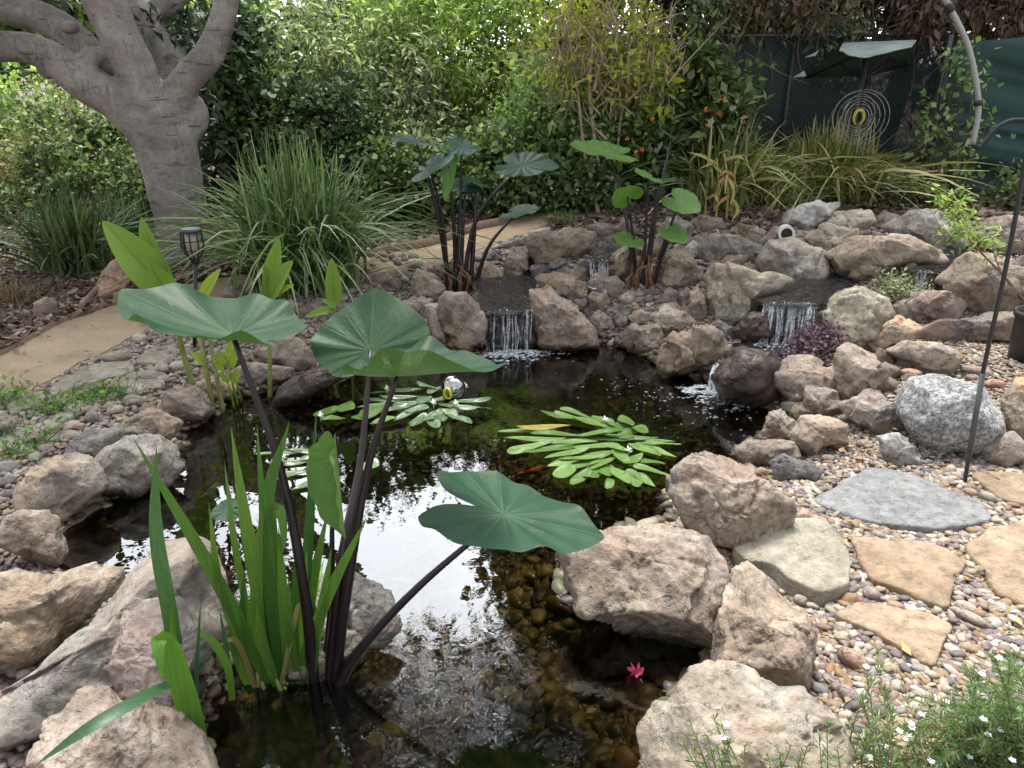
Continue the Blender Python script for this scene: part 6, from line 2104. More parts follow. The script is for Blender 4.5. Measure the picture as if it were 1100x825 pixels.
limb([(210, 318), (205, 290), (196, 240), (186, 190), (176, 150), (168, 118)], [38, 29, 28, 29, 32, 27], [0, 0, 0, 0, 0, 0])
limb([(186, 200), (160, 150), (128, 112), (90, 88), (48, 58), (0, 50), (-80, 60), (-190, 30)], [18, 19, 21, 20, 17, 16, 15, 12], [0, -.03, -.08, -.15, -.25, -.35, -.5, -.7])
limb([(176, 150), (140, 110), (112, 80), (80, 42), (44, 18), (0, 8), (-70, -25), (-180, -90)], [18, 18, 18, 18, 17, 16, 15, 12], [.05, .1, .12, .12, .1, .05, 0, 0])
limb([(186, 190), (168, 130), (146, 75), (122, 25), (108, -15), (95, -80), (100, -180)], [18, 20, 21, 22, 23, 22, 16], [-.02, -.05, -.05, -.03, 0, .1, .3])
limb([(190, 170), (184, 118), (200, 86), (224, 58), (236, 28), (246, -8), (262, -80), (320, -190)], [18, 17, 16, 16, 14, 12, 11, 8], [-.02, 0, 0, 0, .02, .05, .2, .5])
limb([(186, 110), (176, 60), (158, 30), (136, 4), (110, -40)], [22, 20, 18, 17, 14], [.25, .4, .5, .55, .6])
limb([(182, 90), (168, 55), (165, 22), (182, 2), (206, -20)], [14, 13, 13, 13, 11], [.4, .5, .6, .6, .65])
limb([(194, 150), (205, 128), (206, 116), (201, 104)], [14, 18, 15, 8], [.02, .05, .05, .1])
for px, py, r in ((158, 110, 11), (171, 171, 9), (76, 30, 6), (53, 73, 10), (98, 60, 9), (168, 143, 7)):   # knots
    p = at(px, py, YT - .12)
    m.add(ico(3)[0] * np.array([r * .0075, .10, r * .0075]) + p, ico(3)[1])
V, F = m.get()
tr_ = obj('trunk', V, F, M_BARK, tree)
rmod = tr_.modifiers.new('weld_limbs', 'REMESH')
rmod.mode = 'VOXEL'
rmod.voxel_size = .018
rmod.use_smooth_shade = True
smod = tr_.modifiers.new('soften', 'SMOOTH')
smod.factor = .5
smod.iterations = 6
tx = bpy.data.textures.new('bark_swell', 'CLOUDS')
tx.noise_scale = .30
dmod = tr_.modifiers.new('swell', 'DISPLACE')
dmod.texture = tx
dmod.strength = .03
dmod.texture_coords = 'LOCAL'
bl = [((-4.9, 5.2, 4.2), (1.3, 1.2, .7)), ((-3.8, 4.6, 4.6), (1.2, 1.2, .7)), ((-3.2, 5.9, 4.3), (1.1, 1.1, .8)), ((-2.6, 5.0, 4.9), (.9, 1.0, .6)), ((-4.2, 6.6, 4.2), (1.3, 1.0, .9)), ((-5.6, 6.3, 3.6), (1.2, 1.2, .8)),
      ((-1.9, 6.0, 4.6), (.8, .8, .5)), ((-.8, 6.6, 5.8), (.9, .6, .4)), ((.5, 6.3, 6.0), (.8, .6, .3)), ((-1.0, 7.4, 5.2), (.5, .5, .5)), ((-.5, 6.3, 4.5), (.6, .4, .3)), ((-1.3, 6.2, 4.2), (.5, .4, .3)), ((.2, 6.4, 4.1), (.4, .3, .25)), ((-1.4, 6.4, 6.6), (.9, .6, .5)), ((-.3, 6.2, 6.9), (.8, .6, .5)), ((-2.1, 6.8, 5.6), (.7, .6, .5)), ((.2, 5.4, 6.4), (.7, .5, .4)), ((-2.6, 3.6, 4.9), (.9, .8, .5)), ((-1.5, 4.9, 5.2), (.7, .7, .4)), ((-3.0, 7.0, 3.6), (.9, .7, .7)), ((-6.2, 5.2, 3.4), (.9, 1.2, .7))]
V, F, C = leaf_cloud(bl, 17000, .15, aspect=.26, clump=16, csize=.30, seed=41)
obj('crown', V, F, LM['ficus'], tree)
V, F, C2 = leaf_cloud([px_blob(165, 22, 6.3, 30, 22, .2), px_blob(185, 45, 6.2, 30, 16, .2), px_blob(215, 25, 6.6, 30, 25, .3), px_blob(55, -2, 6.2, 35, 12, .2), px_blob(220, 100, 6.3, 22, 18, .2)], 700, .10, aspect=.24, clump=9, csize=.14, seed=42)
obj('hanging_leaves', V, F, LM['ficus'], tree)
m = MB()
rg = np.random.default_rng(4)
for c in C[:: max(1, len(C) // 70)]:
    f = np.array([tb[0] - .3 + rg.normal(0, .5), YT, 3.0 + rg.uniform(0, .6)])
    m.tube(spline([f, (f + c) / 2 + rg.normal(0, .15, 3), c], 8), np.linspace(.05, .012, 8), 6, False)
m.obj('branches', M_BARK, tree)


# ------------------------------------------------------------------ strappy grass clumps
def grass_mat(name, stops, trans=.3):
    return leaf_mat(name, stops, trans, .45)


GM = {'green': grass_mat('grass_green', [(0, (0.060, 0.114, 0.040)), (.5, (0.132, 0.216, 0.075)), (.8, (0.228, 0.324, 0.127)), (1, (0.540, 0.576, 0.368))]),
      'varieg': grass_mat('grass_variegated', [(0, (0.081, 0.135, 0.039)), (.35, (0.176, 0.243, 0.065)), (.6, (0.378, 0.405, 0.156)), (.85, (0.621, 0.567, 0.312)), (1, (0.743, 0.634, 0.390))]),
      'olive': grass_mat('grass_olive', [(0, (0.112, 0.168, 0.041)), (.35, (0.238, 0.294, 0.074)), (.6, (0.420, 0.406, 0.162)), (.8, (0.644, 0.574, 0.324)), (1, (0.770, 0.672, 0.446))]),
      'dark': grass_mat('grass_dark', [(0, (0.039, 0.072, 0.030)), (.6, (0.085, 0.137, 0.054)), (1, (0.208, 0.247, 0.120))]),
      'dry': grass_mat('grass_dry', [(0, (0.10, 0.065, 0.04)), (.6, (0.20, 0.14, 0.09)), (1, (0.33, 0.25, 0.17))])}


def grass(name, label, base, n, h, spread, w, mat, arch=.6, foot=.10, seed=0, erect=.35, cat='grass clump'):
    rg = np.random.default_rng(seed)
    base = np.asarray(base, float)
    root = empty(name, base, label, cat)
    a = rg.uniform(0, 6.283, n)
    out = np.abs(rg.normal(0, .62, n)).clip(0, 1.25) * spread
    H = h * rg.uniform(.55, 1.08, n) * (1 - .25 * (out / spread).clip(0, 1))
    f = base + np.stack([rg.normal(0, foot, n), rg.normal(0, foot, n), np.full(n, -.02)], 1)
    d = np.stack([np.cos(a), np.sin(a), np.zeros(n)], 1)
    ns = 8
    u = np.linspace(0, 1, ns)
    ar = arch * rg.uniform(.3, 1.3, n) * (out / spread).clip(.1, 1.2)
    P = f[:, None] + d[:, None] * (out[:, None] * u[None] ** 1.5)[:, :, None]
    P[:, :, 2] += H[:, None] * (u[None] * (1 + .5 * ar[:, None]) - ar[:, None] * u[None] ** 2.6)
    P += (rg.normal(0, .02, (n, 3)))[:, None] * (u ** 2)[None, :, None]
    P[:, :, 2] = np.maximum(P[:, :, 2], base[2] + .015)
    side = np.stack([-np.sin(a), np.cos(a), rg.normal(0, .3, n)], 1)
    side += rg.normal(0, .35, (n, 3))
    side /= np.linalg.norm(side, axis=1)[:, None]
    W_ = w * rg.uniform(.6, 1.25, n)[:, None] * (1 - .9 * u[None] ** 2.2)
    A_, B_ = P - side[:, None] * W_[:, :, None], P + side[:, None] * W_[:, :, None]
    V = np.stack([A_, B_], 2).reshape(-1, 3)
    i = np.arange(ns - 1) * 2
    q = np.stack([i, i + 1, i + 3, i + 2], 1)
    F = (q[None] + (np.arange(n) * ns * 2)[:, None, None]).reshape(-1, 4)
    obj('blades', V, F, mat, root)
    return root


gb_ = G(318, 318)
grass('grass_clump', 'big arching green grass clump right of the grey trunk', gb_ + [0, .25, 0], 1150, 1.08, 1.0, .0125, GM['green'], arch=1.05, foot=.13, seed=1)
grass('grass_clump', 'dark green grass clump in the mulch left of the grey trunk', G(68, 300) + [0, .2, 0], 380, .66, .66, .012, GM['dark'], arch=.55, seed=2)
grass('grass_clump', 'small dark grass clump between the dark one and the grey trunk', G(118, 280) + [0, .3, 0], 180, .55, .50, .010, GM['dark'], arch=.5, seed=3)
grass('grass_clump', 'dry brown tuft at the left edge by the sandy path', G(12, 330) + [0, .1, 0], 420, .20, .24, .0035, GM['dry'], arch=.9, seed=4)
grass('grass_clump', 'cream-striped grass clump behind the yellowing stalks at the right', G(785, 228) + [0, .3, 0], 620, .84, .88, .016, GM['varieg'], arch=1.1, foot=.12, seed=5)
grass('grass_clump', 'larger pale olive grass clump below the hanging spinner', G(905, 224) + [0, .35, 0], 760, .74, .95, .016, GM['olive'], arch=1.15, foot=.14, seed=6)
grass('grass_clump', 'low tuft of straw-coloured grass between the two right clumps', G(850, 226) + [0, .15, 0], 260, .42, .45, .006, GM['varieg'], arch=.9, seed=7)
grass('grass_clump', 'small grass tuft at the left picture edge beside the flagstone', G(6, 470) + [0, .0, 0], 80, .10, .09, .003, GM['green'], arch=.6, foot=.04, seed=8)
grass('grass_clump', 'short blue-green tuft with tiny pink blooms behind the broad tan boulder', G(603, 244) + [0, .12, 0], 170, .16, .19, .005, GM['green'], arch=.6, foot=.06, seed=9)
tuft = bpy.data.objects['grass_clump.008']
for k in range(16):
    p = at(RNG.uniform(588, 606), RNG.uniform(231, 243), np.array(tuft.location)[1] - .02)
    m = MB()
    for _ in range(5):
        m.add(ico(1)[0] * .006 + p + RNG.normal(0, .006, 3), ico(1)[1])
    m.obj('flower', M_PINK, tuft)

# yellowing stalks in front of the striped grass
sb = G(776, 240)
stalk = empty('yellowing_stalks', sb, 'dying yellow and orange lily stalks in front of the cream-striped grass', 'plant')
M_STALK = simple('stalk_yellow', (0.32, 0.28, 0.08), .7, var=.45, bscale=18)
M_DRYL = simple('stalk_orange', (0.34, 0.20, 0.09), .8, var=.45, bscale=18)
Ys = sb[1]
for k, (pts, r) in enumerate((((( 768, 240), (772, 205), (770, 170)), .010), (((780, 240), (782, 200), (778, 165)), .011), (((786, 241), (788, 205), (790, 180)), .011), (((757, 236), (758, 212), (752, 195)), .008))):
    petiole(stalk, [at(x, y, Ys) for x, y in pts], r, r * .6, M_STALK, n=10)
for k, (a_, m_, e_, w_, mt) in enumerate((((770, 176), (755, 168), (738, 163), 6, M_STALK), ((778, 172), (792, 168), (800, 172), 7, M_STALK), ((782, 200), (776, 192), (770, 205), 7, M_DRYL), ((784, 210), (776, 215), (768, 224), 7, M_DRYL), ((788, 215), (792, 225), (786, 238), 9, M_STALK),
                                          ((790, 190), (780, 184), (772, 190), 6, M_DRYL), ((758, 214), (768, 210), (772, 222), 6, M_DRYL), ((782, 190), (788, 205), (784, 222), 8, M_STALK), ((770, 182), (764, 176), (750, 182), 5, M_DRYL))):
    blade(stalk, [at(*a_, Ys - .01), at(*m_, Ys - .05), at(*e_, Ys - .08)], w_ * .5, mt, (.2, -.9, .3), 'leaf', n=10)

# ------------------------------------------------------------------ small plants among the rocks
pb = G(880, 388)
shrub('groundcover_plant', 'purple-leaved groundcover below the right waterfall', pb, [px_blob(880, 368, pb[1] + .05, 26, 14, .12), px_blob(852, 385, pb[1] - .05, 18, 12, .08), px_blob(905, 378, pb[1] + .05, 14, 12, .08)], 2600, .020, LM['purple'], 'plant', seed=51, csize=.05, clump=14, thick=.004)
pb = G(965, 330)
shrub('silvery_bush', 'small silvery variegated bush between the mound rocks', pb, [px_blob(966, 314, pb[1] + .05, 24, 15, .14), px_blob(945, 326, pb[1] + .02, 12, 10, .07)], 1900, .024, LM['silver'], 'plant', seed=52, csize=.06, clump=12, thick=.004, aspect=.28)
for k, (px, py, rx, ry, n_, lb) in enumerate(((100, 432, 26, 9, 520, 'patch of clover weeds on the left gravel below the long flagstone'), (128, 426, 12, 6, 180, 'small clover patch beside the greenish flagstone'), (55, 446, 22, 7, 260, 'thin line of weeds above the narrow pale flagstone'),
                                             (14, 492, 18, 9, 240, 'weeds under the narrow flagstone at the left edge'), (40, 478, 14, 6, 140, 'little green weeds in the gravel above the orange-brown boulder'), (8, 434, 14, 8, 260, 'bright green weeds at the path edge on the far left'))):
    p = G(px, py)
    s = pxs(p)
    shrub('weed_patch', lb, p, [(p + [0, 0, .012], (rx * s, ry * s * 2.2, .014))], n_, .024, LM['clover'], 'weeds', seed=60 + k, csize=.06, clump=10, aspect=.45, up=.85, thick=.0015, stems=4)
# sapling with reddish stems at the right
sp = G(1100, 318)
sap = empty('sapling', sp, 'sapling with thin reddish stems and fresh feathery leaves at the right', 'plant')
M_RED = simple('reddish_stem', (0.20, 0.10, 0.065), .6, var=.2)
ys = sp[1] - .15
m = MB()
for pts, r in ((((1104, 328), (1080, 298), (1045, 262), (1030, 240), (1020, 205)), .007), (((1104, 326), (1082, 302), (1070, 280), (1066, 262)), .005), (((1045, 262), (1052, 254), (1072, 246)), .003)):
    m.tube(spline([at(x, y, ys) for x, y in pts], 14), np.linspace(r, r * .4, 14), 6)
m.obj('stem', M_RED, sap)
V, F, C = leaf_cloud([px_blob(1032, 238, ys, 15, 18, .07), px_blob(1020, 210, ys, 9, 12, .05), px_blob(1062, 258, ys, 16, 10, .07), px_blob(1024, 250, ys, 10, 10, .05)], 420, .034, aspect=.26, clump=9, csize=.06, seed=71)
obj('foliage', V, F, LM['lime'], sap)
shrub('shrub', 'low dark green creeper at the foot of the green screen on the right', gbase(1088, 6.1), [px_blob(1090, 216, 6.1, 22, 18, .15), px_blob(1118, 205, 6.1, 20, 26, .15)], 800, .05, LM['mid'], seed=72)
shrub('shrub', 'small green weeds behind the long grey boulder by the fence', gbase(985, 6.3), [px_blob(980, 218, 6.3, 24, 10, .12), px_blob(1012, 214, 6.3, 12, 9, .1)], 600, .05, LM['mid'], seed=73)
shrub('climbing_vine', 'light green vine climbing the edge of the green screen', gbase(1012, 6.55), [px_blob(1000, 120, 6.5, 22, 16, .10), px_blob(1028, 75, 6.5, 22, 26, .10), px_blob(1005, 150, 6.5, 18, 22, .10), px_blob(1040, 130, 6.45, 20, 40, .08), px_blob(1030, 180, 6.4, 18, 18, .08)], 420, .055, LM['fresh'], 'vine', seed=74, csize=.10, clump=8, thick=.006)

M_LILAC = simple('petal_lilac', (0.72, 0.68, 0.78), .5, var=.05)


# white-flowered fine shrub in the lower right foreground
def needle_shrub(label, base, tips, seed, nl=90, ll=.022, sp=.003, nb=None):
    rg = np.random.default_rng(seed)
    base = np.asarray(base, float)
    root = empty('flowering_shrub', base, label, 'shrub')
    sm, LVs, LFs, fl, cnt = MB(), [], [], [], 0
    for tip in tips:
        tip = np.asarray(tip, float)
        f = base + np.array([rg.normal(0, .03), rg.normal(0, .03), -.01])
        P = spline([f, (f + tip) / 2 + np.array([rg.normal(0, .03), rg.normal(0, .03), .03]), tip], 24)
        sm.tube(P, np.linspace(.0022, .0008, 24), 5, False)
        n = nl
        u = rg.uniform(.22, 1, n) ** .8
        i = np.clip((u * 23).astype(int), 0, 22)
        fr = (u * 23 - i)[:, None]
        q = P[i] * (1 - fr) + P[i + 1] * fr
        tg = P[i + 1] - P[i]
        tg /= np.linalg.norm(tg, axis=1)[:, None]
        d = rg.normal(0, 1, (n, 3))
        d -= tg * (d * tg).sum(1)[:, None]
        d /= np.linalg.norm(d, axis=1)[:, None]
        d = d * .75 + tg * rg.uniform(.3, 1.0, n)[:, None]
        d /= np.linalg.norm(d, axis=1)[:, None]
        s = np.cross(d, rg.normal(0, 1, (n, 3)))
        s /= np.linalg.norm(s, axis=1)[:, None]
        L = ll * rg.uniform(.6, 1.3, n)[:, None] * (1.15 - .5 * u[:, None])
        w = .0016
        V = np.stack([q, q + d * L * .5 + s * w, q + d * L * .5 - s * w, q + d * L], 1)
        b = np.arange(n)[:, None] * 4 + cnt
        LFs.append(np.concatenate([b, b + 1, b + 3, b + 2], 1))
        LVs.append(V.reshape(-1, 3))
        cnt += n * 4
        if rg.random() < sp * 100:
            c = tip + np.array([rg.normal(0, .01), rg.normal(0, .01), .004])
            fm = MB()
            fl.append(fm)
            for k in range(5):
                a = k * 1.2566 + rg.uniform(0, .2)
                dd = np.array([math.cos(a), math.sin(a), .35])
                V, F = ribbon([c, c + dd * .004, c + dd * .0075], np.array([.001, .003, .001]), (0, -.3, 1.0))
                fm.add(V, F)
    sm.obj('stems', M_RED, root)
    obj('foliage', np.vstack(LVs), np.vstack(LFs), LM['needle'], root)
    for fm in fl[:95]:
        fm.obj('flower', M_LILAC, root)
    return root


rg = np.random.default_rng(12)
tips = []
fb_ = at(1085, 900, 1.28)
fb_[2] = hz(fb_[0], fb_[1])
for k in range(140):
    px, py = rg.uniform(940, 1125), rg.uniform(695, 835)
    if py < 775 - (px - 935) * .60:
        continue
    tips.append(at(px, py, rg.uniform(1.16, 1.36)))
needle_shrub('feathery shrub with small white-lilac flowers in the lower right corner', fb_, tips, 1, 130, .030, .0032)
fb2 = at(940, 895, 1.16)
fb2[2] = hz(fb2[0], fb2[1])
tips = [at(x, y, Y) for x, y, Y in ((940, 690, 1.32), (930, 720, 1.30), (925, 745, 1.28), (950, 740, 1.26), (960, 760, 1.24), (912, 780, 1.22), (944, 770, 1.20), (930, 800, 1.2), (968, 730, 1.28), (955, 700, 1.30), (975, 780, 1.2), (905, 805, 1.2))]
needle_shrub('loose feathery sprig left of the big flowering shrub, over the near gravel', fb2, tips, 2, 110, .026, .002)
fb3 = at(800, 940, .97)
fb3[2] = hz(fb3[0], fb3[1])
tips = [at(x, y, Y - .14) for x, y, Y in ((766, 768, 1.18), (775, 780, 1.17), (760, 790, 1.17), (785, 795, 1.16), (735, 800, 1.17), (745, 812, 1.16), (770, 800, 1.15), (800, 800, 1.15), (740, 772, 1.18), (752, 806, 1.16))]
needle_shrub('feathery sprig with a white flower cluster in front of the big cream boulder', fb3, tips, 3, 90, .024, .003)
fb4 = at(845, 940, .97)
fb4[2] = hz(fb4[0], fb4[1])
tips = [at(x, y, Y - .14) for x, y, Y in ((889, 775, 1.18), (880, 788, 1.17), (850, 800, 1.16), (838, 808, 1.16), (868, 800, 1.15), (900, 800, 1.15), (825, 812, 1.15), (860, 812, 1.15))]
needle_shrub('small feathery sprig leaning right in front of the big cream boulder', fb4, tips, 4, 90, .024, .001)

# ------------------------------------------------------------------ path edging, rails, fence
M_WOODB = simple('edging_wood', (0.20, 0.135, 0.10), .85, var=.3, bscale=30, bump=.3)
def edging(pts, label, th=.018, h=.045):
    P = spline([G(x, y) for x, y in pts], 60)
    P[:, 2] = hfun(P[:, 0], P[:, 1], False)
    T = np.gradient(P[:, :2], axis=0)
    T /= np.linalg.norm(T, axis=1)[:, None]
    S = np.c_[-T[:, 1], T[:, 0]] * th / 2
    up = [0, 0]
    A0, A1 = P.copy(), P.copy()
    A0[:, :2] -= S
    A1[:, :2] += S
    A0[:, 2] -= .05
    A1[:, 2] -= .05
    B0, B1 = A0 + [0, 0, h + .03], A1 + [0, 0, h + .03]
    n = len(P)
    V = np.vstack([A0, B0, B1, A1])
    F = [(k * n + i, k * n + i + 1, ((k + 1) % 4) * n + i + 1, ((k + 1) % 4) * n + i) for k in range(4) for i in range(n - 1)] + [(0, n, 2 * n, 3 * n), (n - 1, 4 * n - 1, 3 * n - 1, 2 * n - 1)]
    return tag(obj('path_edging', V, np.array(F), M_WOODB, loc=P[30]), label, 'edging')


edging([(-60, 402), (0, 382), (70, 344), (130, 323), (175, 310)], 'thin brown bender-board edging the sandy path on the left')
edging([(395, 277), (440, 268), (500, 251), (540, 241), (562, 229)], 'curved dark edging between the mulch and the path at the back', .03, .08)
P = spline([G(86, 336) + [0, 0, .03], G(118, 312) + [0, 0, .08], at(147, 290, G(118, 312)[1] + .25)], 12)
m = MB()
m.tube(P, np.linspace(.02, .014, 12), 7)
tag(m.obj('fallen_stick', M_WOODB, loc=P[0]), 'long brown stick lying on the mulch in front of the red-brown boulder', 'stick')

M_RAIL = simple('rail_redbrown', (0.125, 0.062, 0.048), .8, var=.3, bscale=26, bump=.25)
def rail_fence(px0, px1, py, Y, label, posts):
    a, b = at(px0, py, Y), at(px1, py, Y)
    a[2] = b[2] = (a[2] + b[2]) / 2
    root = empty('rail_fence', (a + b) / 2 - [0, 0, a[2] - hz(*(a[:2] + b[:2]) / 2)], label, 'fence')
    V, F = box((a + b) / 2, (abs(b[0] - a[0]), .05, .13))
    obj('rail', V, F, M_RAIL, root, smooth=False)
    for q in posts:
        x = a[0] + (b[0] - a[0]) * q
        z0 = hz(x, Y) - .05
        V, F = box((x, Y + .08, (z0 + a[2] + .06) / 2), (.10, .10, a[2] + .06 - z0))
        obj('post', V, F, M_RAIL, root, smooth=False)


rail_fence(330, 730, 168, 7.35, 'low reddish-brown rail half hidden behind the shrubs in the centre', (.03, .5, .97))
rail_fence(930, 1012, 173, 6.9, 'reddish-brown rail with a post beside the green screen on the right', (.08, .96))

# chain-link fence with dark shade cloth, right of the centre
M_WIRE = simple('fence_wire', (0.075, 0.085, 0.085), .45, .7, var=.2)
t = NT('shade_cloth_thin')
tc = t.n('ShaderNodeTexCoord').outputs['Object']
nz = t.noise(tc, 3, 4)
wv = t.noise(tc, 300, 2)
col = t.ramp(nz, [(.3, (0.010, 0.030, 0.030)), (.7, (0.022, 0.055, 0.052))])
p_ = t.bsdf(col, .7)
tr = t.n('ShaderNodeBsdfTransparent')
mx = t.n('ShaderNodeMixShader')
t.l(t.ramp(wv, [(.42, .90), (.58, 1.0)]), mx.inputs[0])
t.l(tr.outputs[0], mx.inputs[1])
t.l(p_, mx.inputs[2])
M_CLOTH = t.done(mx.outputs[0])
YF = 7.25
xa, xb = at(598, 100, YF)[0], at(1016, 100, YF)[0]
zb_, zt = .45, at(860, 38, YF)[2]
fence = empty('chain_link_fence', ((xa + xb) / 2, YF, zb_), 'wire mesh fence with torn dark green shade cloth behind the right grass clumps', 'fence')
m = MB()
stp = .062
Hh = zt - zb_
for k in range(int((xb - xa + Hh) / stp)):
    for sgn in (1, -1):
        x0 = xa - Hh + k * stp if sgn > 0 else xa + k * stp
        x1 = x0 + sgn * Hh
        pa, pb_ = np.array([x0, YF, zb_]), np.array([x1, YF + .004 * sgn, zt])
        t0, t1 = 0, 1
        lo_, hi_ = sorted(((xa - x0) / (x1 - x0), (xb - x0) / (x1 - x0)))
        t0, t1 = max(0, lo_), min(1, hi_)
        if t1 - t0 < .02:
            continue
        m.tube([pa + (pb_ - pa) * t0, pa + (pb_ - pa) * t1], .0022, 4, False)
m.obj('wire_mesh', M_WIRE, fence)
for x in np.linspace(xa, xb, 6):
    m = MB()
    m.tube([[x, YF + .05, hz(x, YF) - .1], [x, YF + .05, zt + .04]], .024, 10)
    m.obj('post', M_WIRE, fence)
m = MB()
m.tube([[xa, YF + .03, zt], [xb, YF + .03, zt]], .016, 8)
m.obj('top_rail', M_WIRE, fence)
nx_, nz_ = 60, 26
xs, zs = np.linspace(xa, xb - .02, nx_), np.linspace(.60, zt - .02, nz_)
XX, ZZ = np.meshgrid(xs, zs)
sag = .05 * noise3(np.c_[XX.ravel() * 2.2, ZZ.ravel() * 2.2, np.zeros(XX.size)], 9)
ii = np.arange(XX.size).reshape(XX.shape)
fq = np.stack([ii[:-1, :-1].ravel(), ii[:-1, 1:].ravel(), ii[1:, 1:].ravel(), ii[1:, :-1].ravel()], 1)
obj('shade_cloth', np.c_[XX.ravel(), YF + .10 + sag, ZZ.ravel() + .06 * noise3(np.c_[XX.ravel() * 3, np.zeros(XX.size), np.zeros(XX.size)], 4) * (ZZ.ravel() < .65)], fq, M_CLOTH, fence)

# solid green screen at the right
M_SCREEN = simple('green_screen', (0.008, 0.042, 0.042), .7, var=.25, bscale=7)
YS = 6.7
xa2, xb2 = at(1012, 100, YS)[0], at(1190, 100, YS)[0]
z0_, z1_ = at(1060, 208, YS)[2], at(1050, 46, YS)[2]
scr = empty('screen_panel', ((xa2 + xb2) / 2, YS, .5), 'solid dark green wrinkled screen stretched at the right edge', 'screen')
nx_, nz_ = 90, 60
XX, ZZ = np.meshgrid(np.linspace(xa2, xb2, nx_), np.linspace(0, 1, nz_))
top = z1_ + .10 * (XX - xa2) / (xb2 - xa2)
bot = z0_ + .18 * np.clip((xa2 + .5 - XX) / .5, 0, 1) * 0 - .05 * np.sin((XX - xa2) * 3)
Zs = bot + (top - bot) * ZZ
P3 = np.c_[XX.ravel() * 1.2, Zs.ravel() * 5.0 + XX.ravel() * .9, np.zeros(XX.size)]
yd = .07 * noise3(P3, 6) + .03 * (1 - np.abs(noise3(P3 * np.array([.8, 1.6, 1]), 8))) 
ii = np.arange(XX.size).reshape(XX.shape)
fq = np.stack([ii[:-1, :-1].ravel(), ii[:-1, 1:].ravel(), ii[1:, 1:].ravel(), ii[1:, :-1].ravel()], 1)
obj('cloth', np.c_[XX.ravel(), YS - yd, Zs.ravel()], fq, M_SCREEN, scr)
for x in (xa2 + .02, xb2 - .1):
    m = MB()
    m.tube([[x, YS + .08, hz(x, YS) - .1], [x, YS + .08, z1_ + .06]], .025, 10)
    m.obj('post', M_WIRE, scr)
m = MB()
for k in range(26):
    for sgn in (1, -1):
        pa = np.array([xa2 - .05 + k * .062, YS + .05, .45])
        m.tube([pa, pa + np.array([sgn * .33, 0, .33])], .0022, 4, False)
m.obj('wire_mesh', M_WIRE, scr)

# wire garden mesh far left
M_GW = simple('green_wire', (0.10, 0.15, 0.13), .6, .3)
cA = at(62, 105, 8.4)
wm = empty('wire_panel', (cA[0], 8.4, hz(cA[0], 8.4)), 'green square-mesh wire panel behind the limbs at the far left', 'fence')
m = MB()
for k in range(25):
    x = cA[0] - .7 + k * .06
    m.tube([[x, 8.4, .4], [x, 8.4, cA[2] + .25]], .0025, 4, False)
for k in range(26):
    z = cA[2] + .25 - k * .06
    m.tube([[cA[0] - .7, 8.4, z], [cA[0] + .74, 8.4, z]], .0025, 4, False)
m.obj('wire_mesh', M_GW, wm)
for x in (cA[0] - .7, cA[0] + .74):
    m = MB()
    m.tube([[x, 8.42, .3], [x, 8.42, cA[2] + .3]], .018, 8)
    m.obj('post', M_GW, wm)
pA = at(323, 100, 7.9)
m = MB()
m.tube([[pA[0], 7.9, hz(pA[0], 7.9) - .1], [pA[0], 7.9, at(321, 52, 7.9)[2]]], .022, 8)
V, F = ico(2)
m.add(V * .026 + np.array([pA[0], 7.9, at(321, 52, 7.9)[2]]), F)
tag(m.obj('garden_stake', M_BLACK, loc=(pA[0], 7.9, .3)), 'slim dark stake standing among the shrubs left of centre', 'stake')

# ------------------------------------------------------------------ tilted sun shade, spinner, poles
YU = 6.55
us = pxs(at(925, 70, YU))
pole_x = at(929, 80, YU)[0]
umb = empty('sun_shade', (pole_x, YU, hz(pole_x, YU)), 'old dark green tilted sun shade with torn flaps by the fence', 'umbrella')
t = NT('shade_fabric')
tc = t.n('ShaderNodeTexCoord').outputs['Object']
nz = t.noise(tc, 6, 4)
M_FAB = t.done(t.bsdf(t.ramp(nz, [(.3, (0.03, 0.06, 0.055)), (.7, (0.06, 0.10, 0.09))]), .7))
M_FABT = simple('sunlit_tone_fabric', (0.20, 0.24, 0.23), .6, var=.3, bscale=8)  # paler copy of the cloth: sun and sky sheen put into the colour
apex = at(928, 50, YU)
def slope(a_, b_, c_, d_, sag, nm, mat, seed):
    nn = 18
    U, Vv = np.meshgrid(np.linspace(0, 1, nn), np.linspace(0, 1, nn))
    U, Vv = U.ravel()[:, None], Vv.ravel()[:, None]
    P = (a_ * (1 - U) + b_ * U) * (1 - Vv) + (d_ * (1 - U) + c_ * U) * Vv
    P = P + np.array([0, 0, -1.0]) * sag * np.sin(math.pi * U) * Vv + .02 * noise3(np.c_[U * 5, Vv * 4, U * 0], seed)[:, None] * Vv
    ii = np.arange(nn * nn).reshape(nn, nn)
    F = np.stack([ii[:-1, :-1].ravel(), ii[:-1, 1:].ravel(), ii[1:, 1:].ravel(), ii[1:, :-1].ravel()], 1)
    V = np.vstack([P, P + [0, .002, .004]])
    obj(nm, V, np.vstack([F, F[:, ::-1] + nn * nn]), mat, umb)


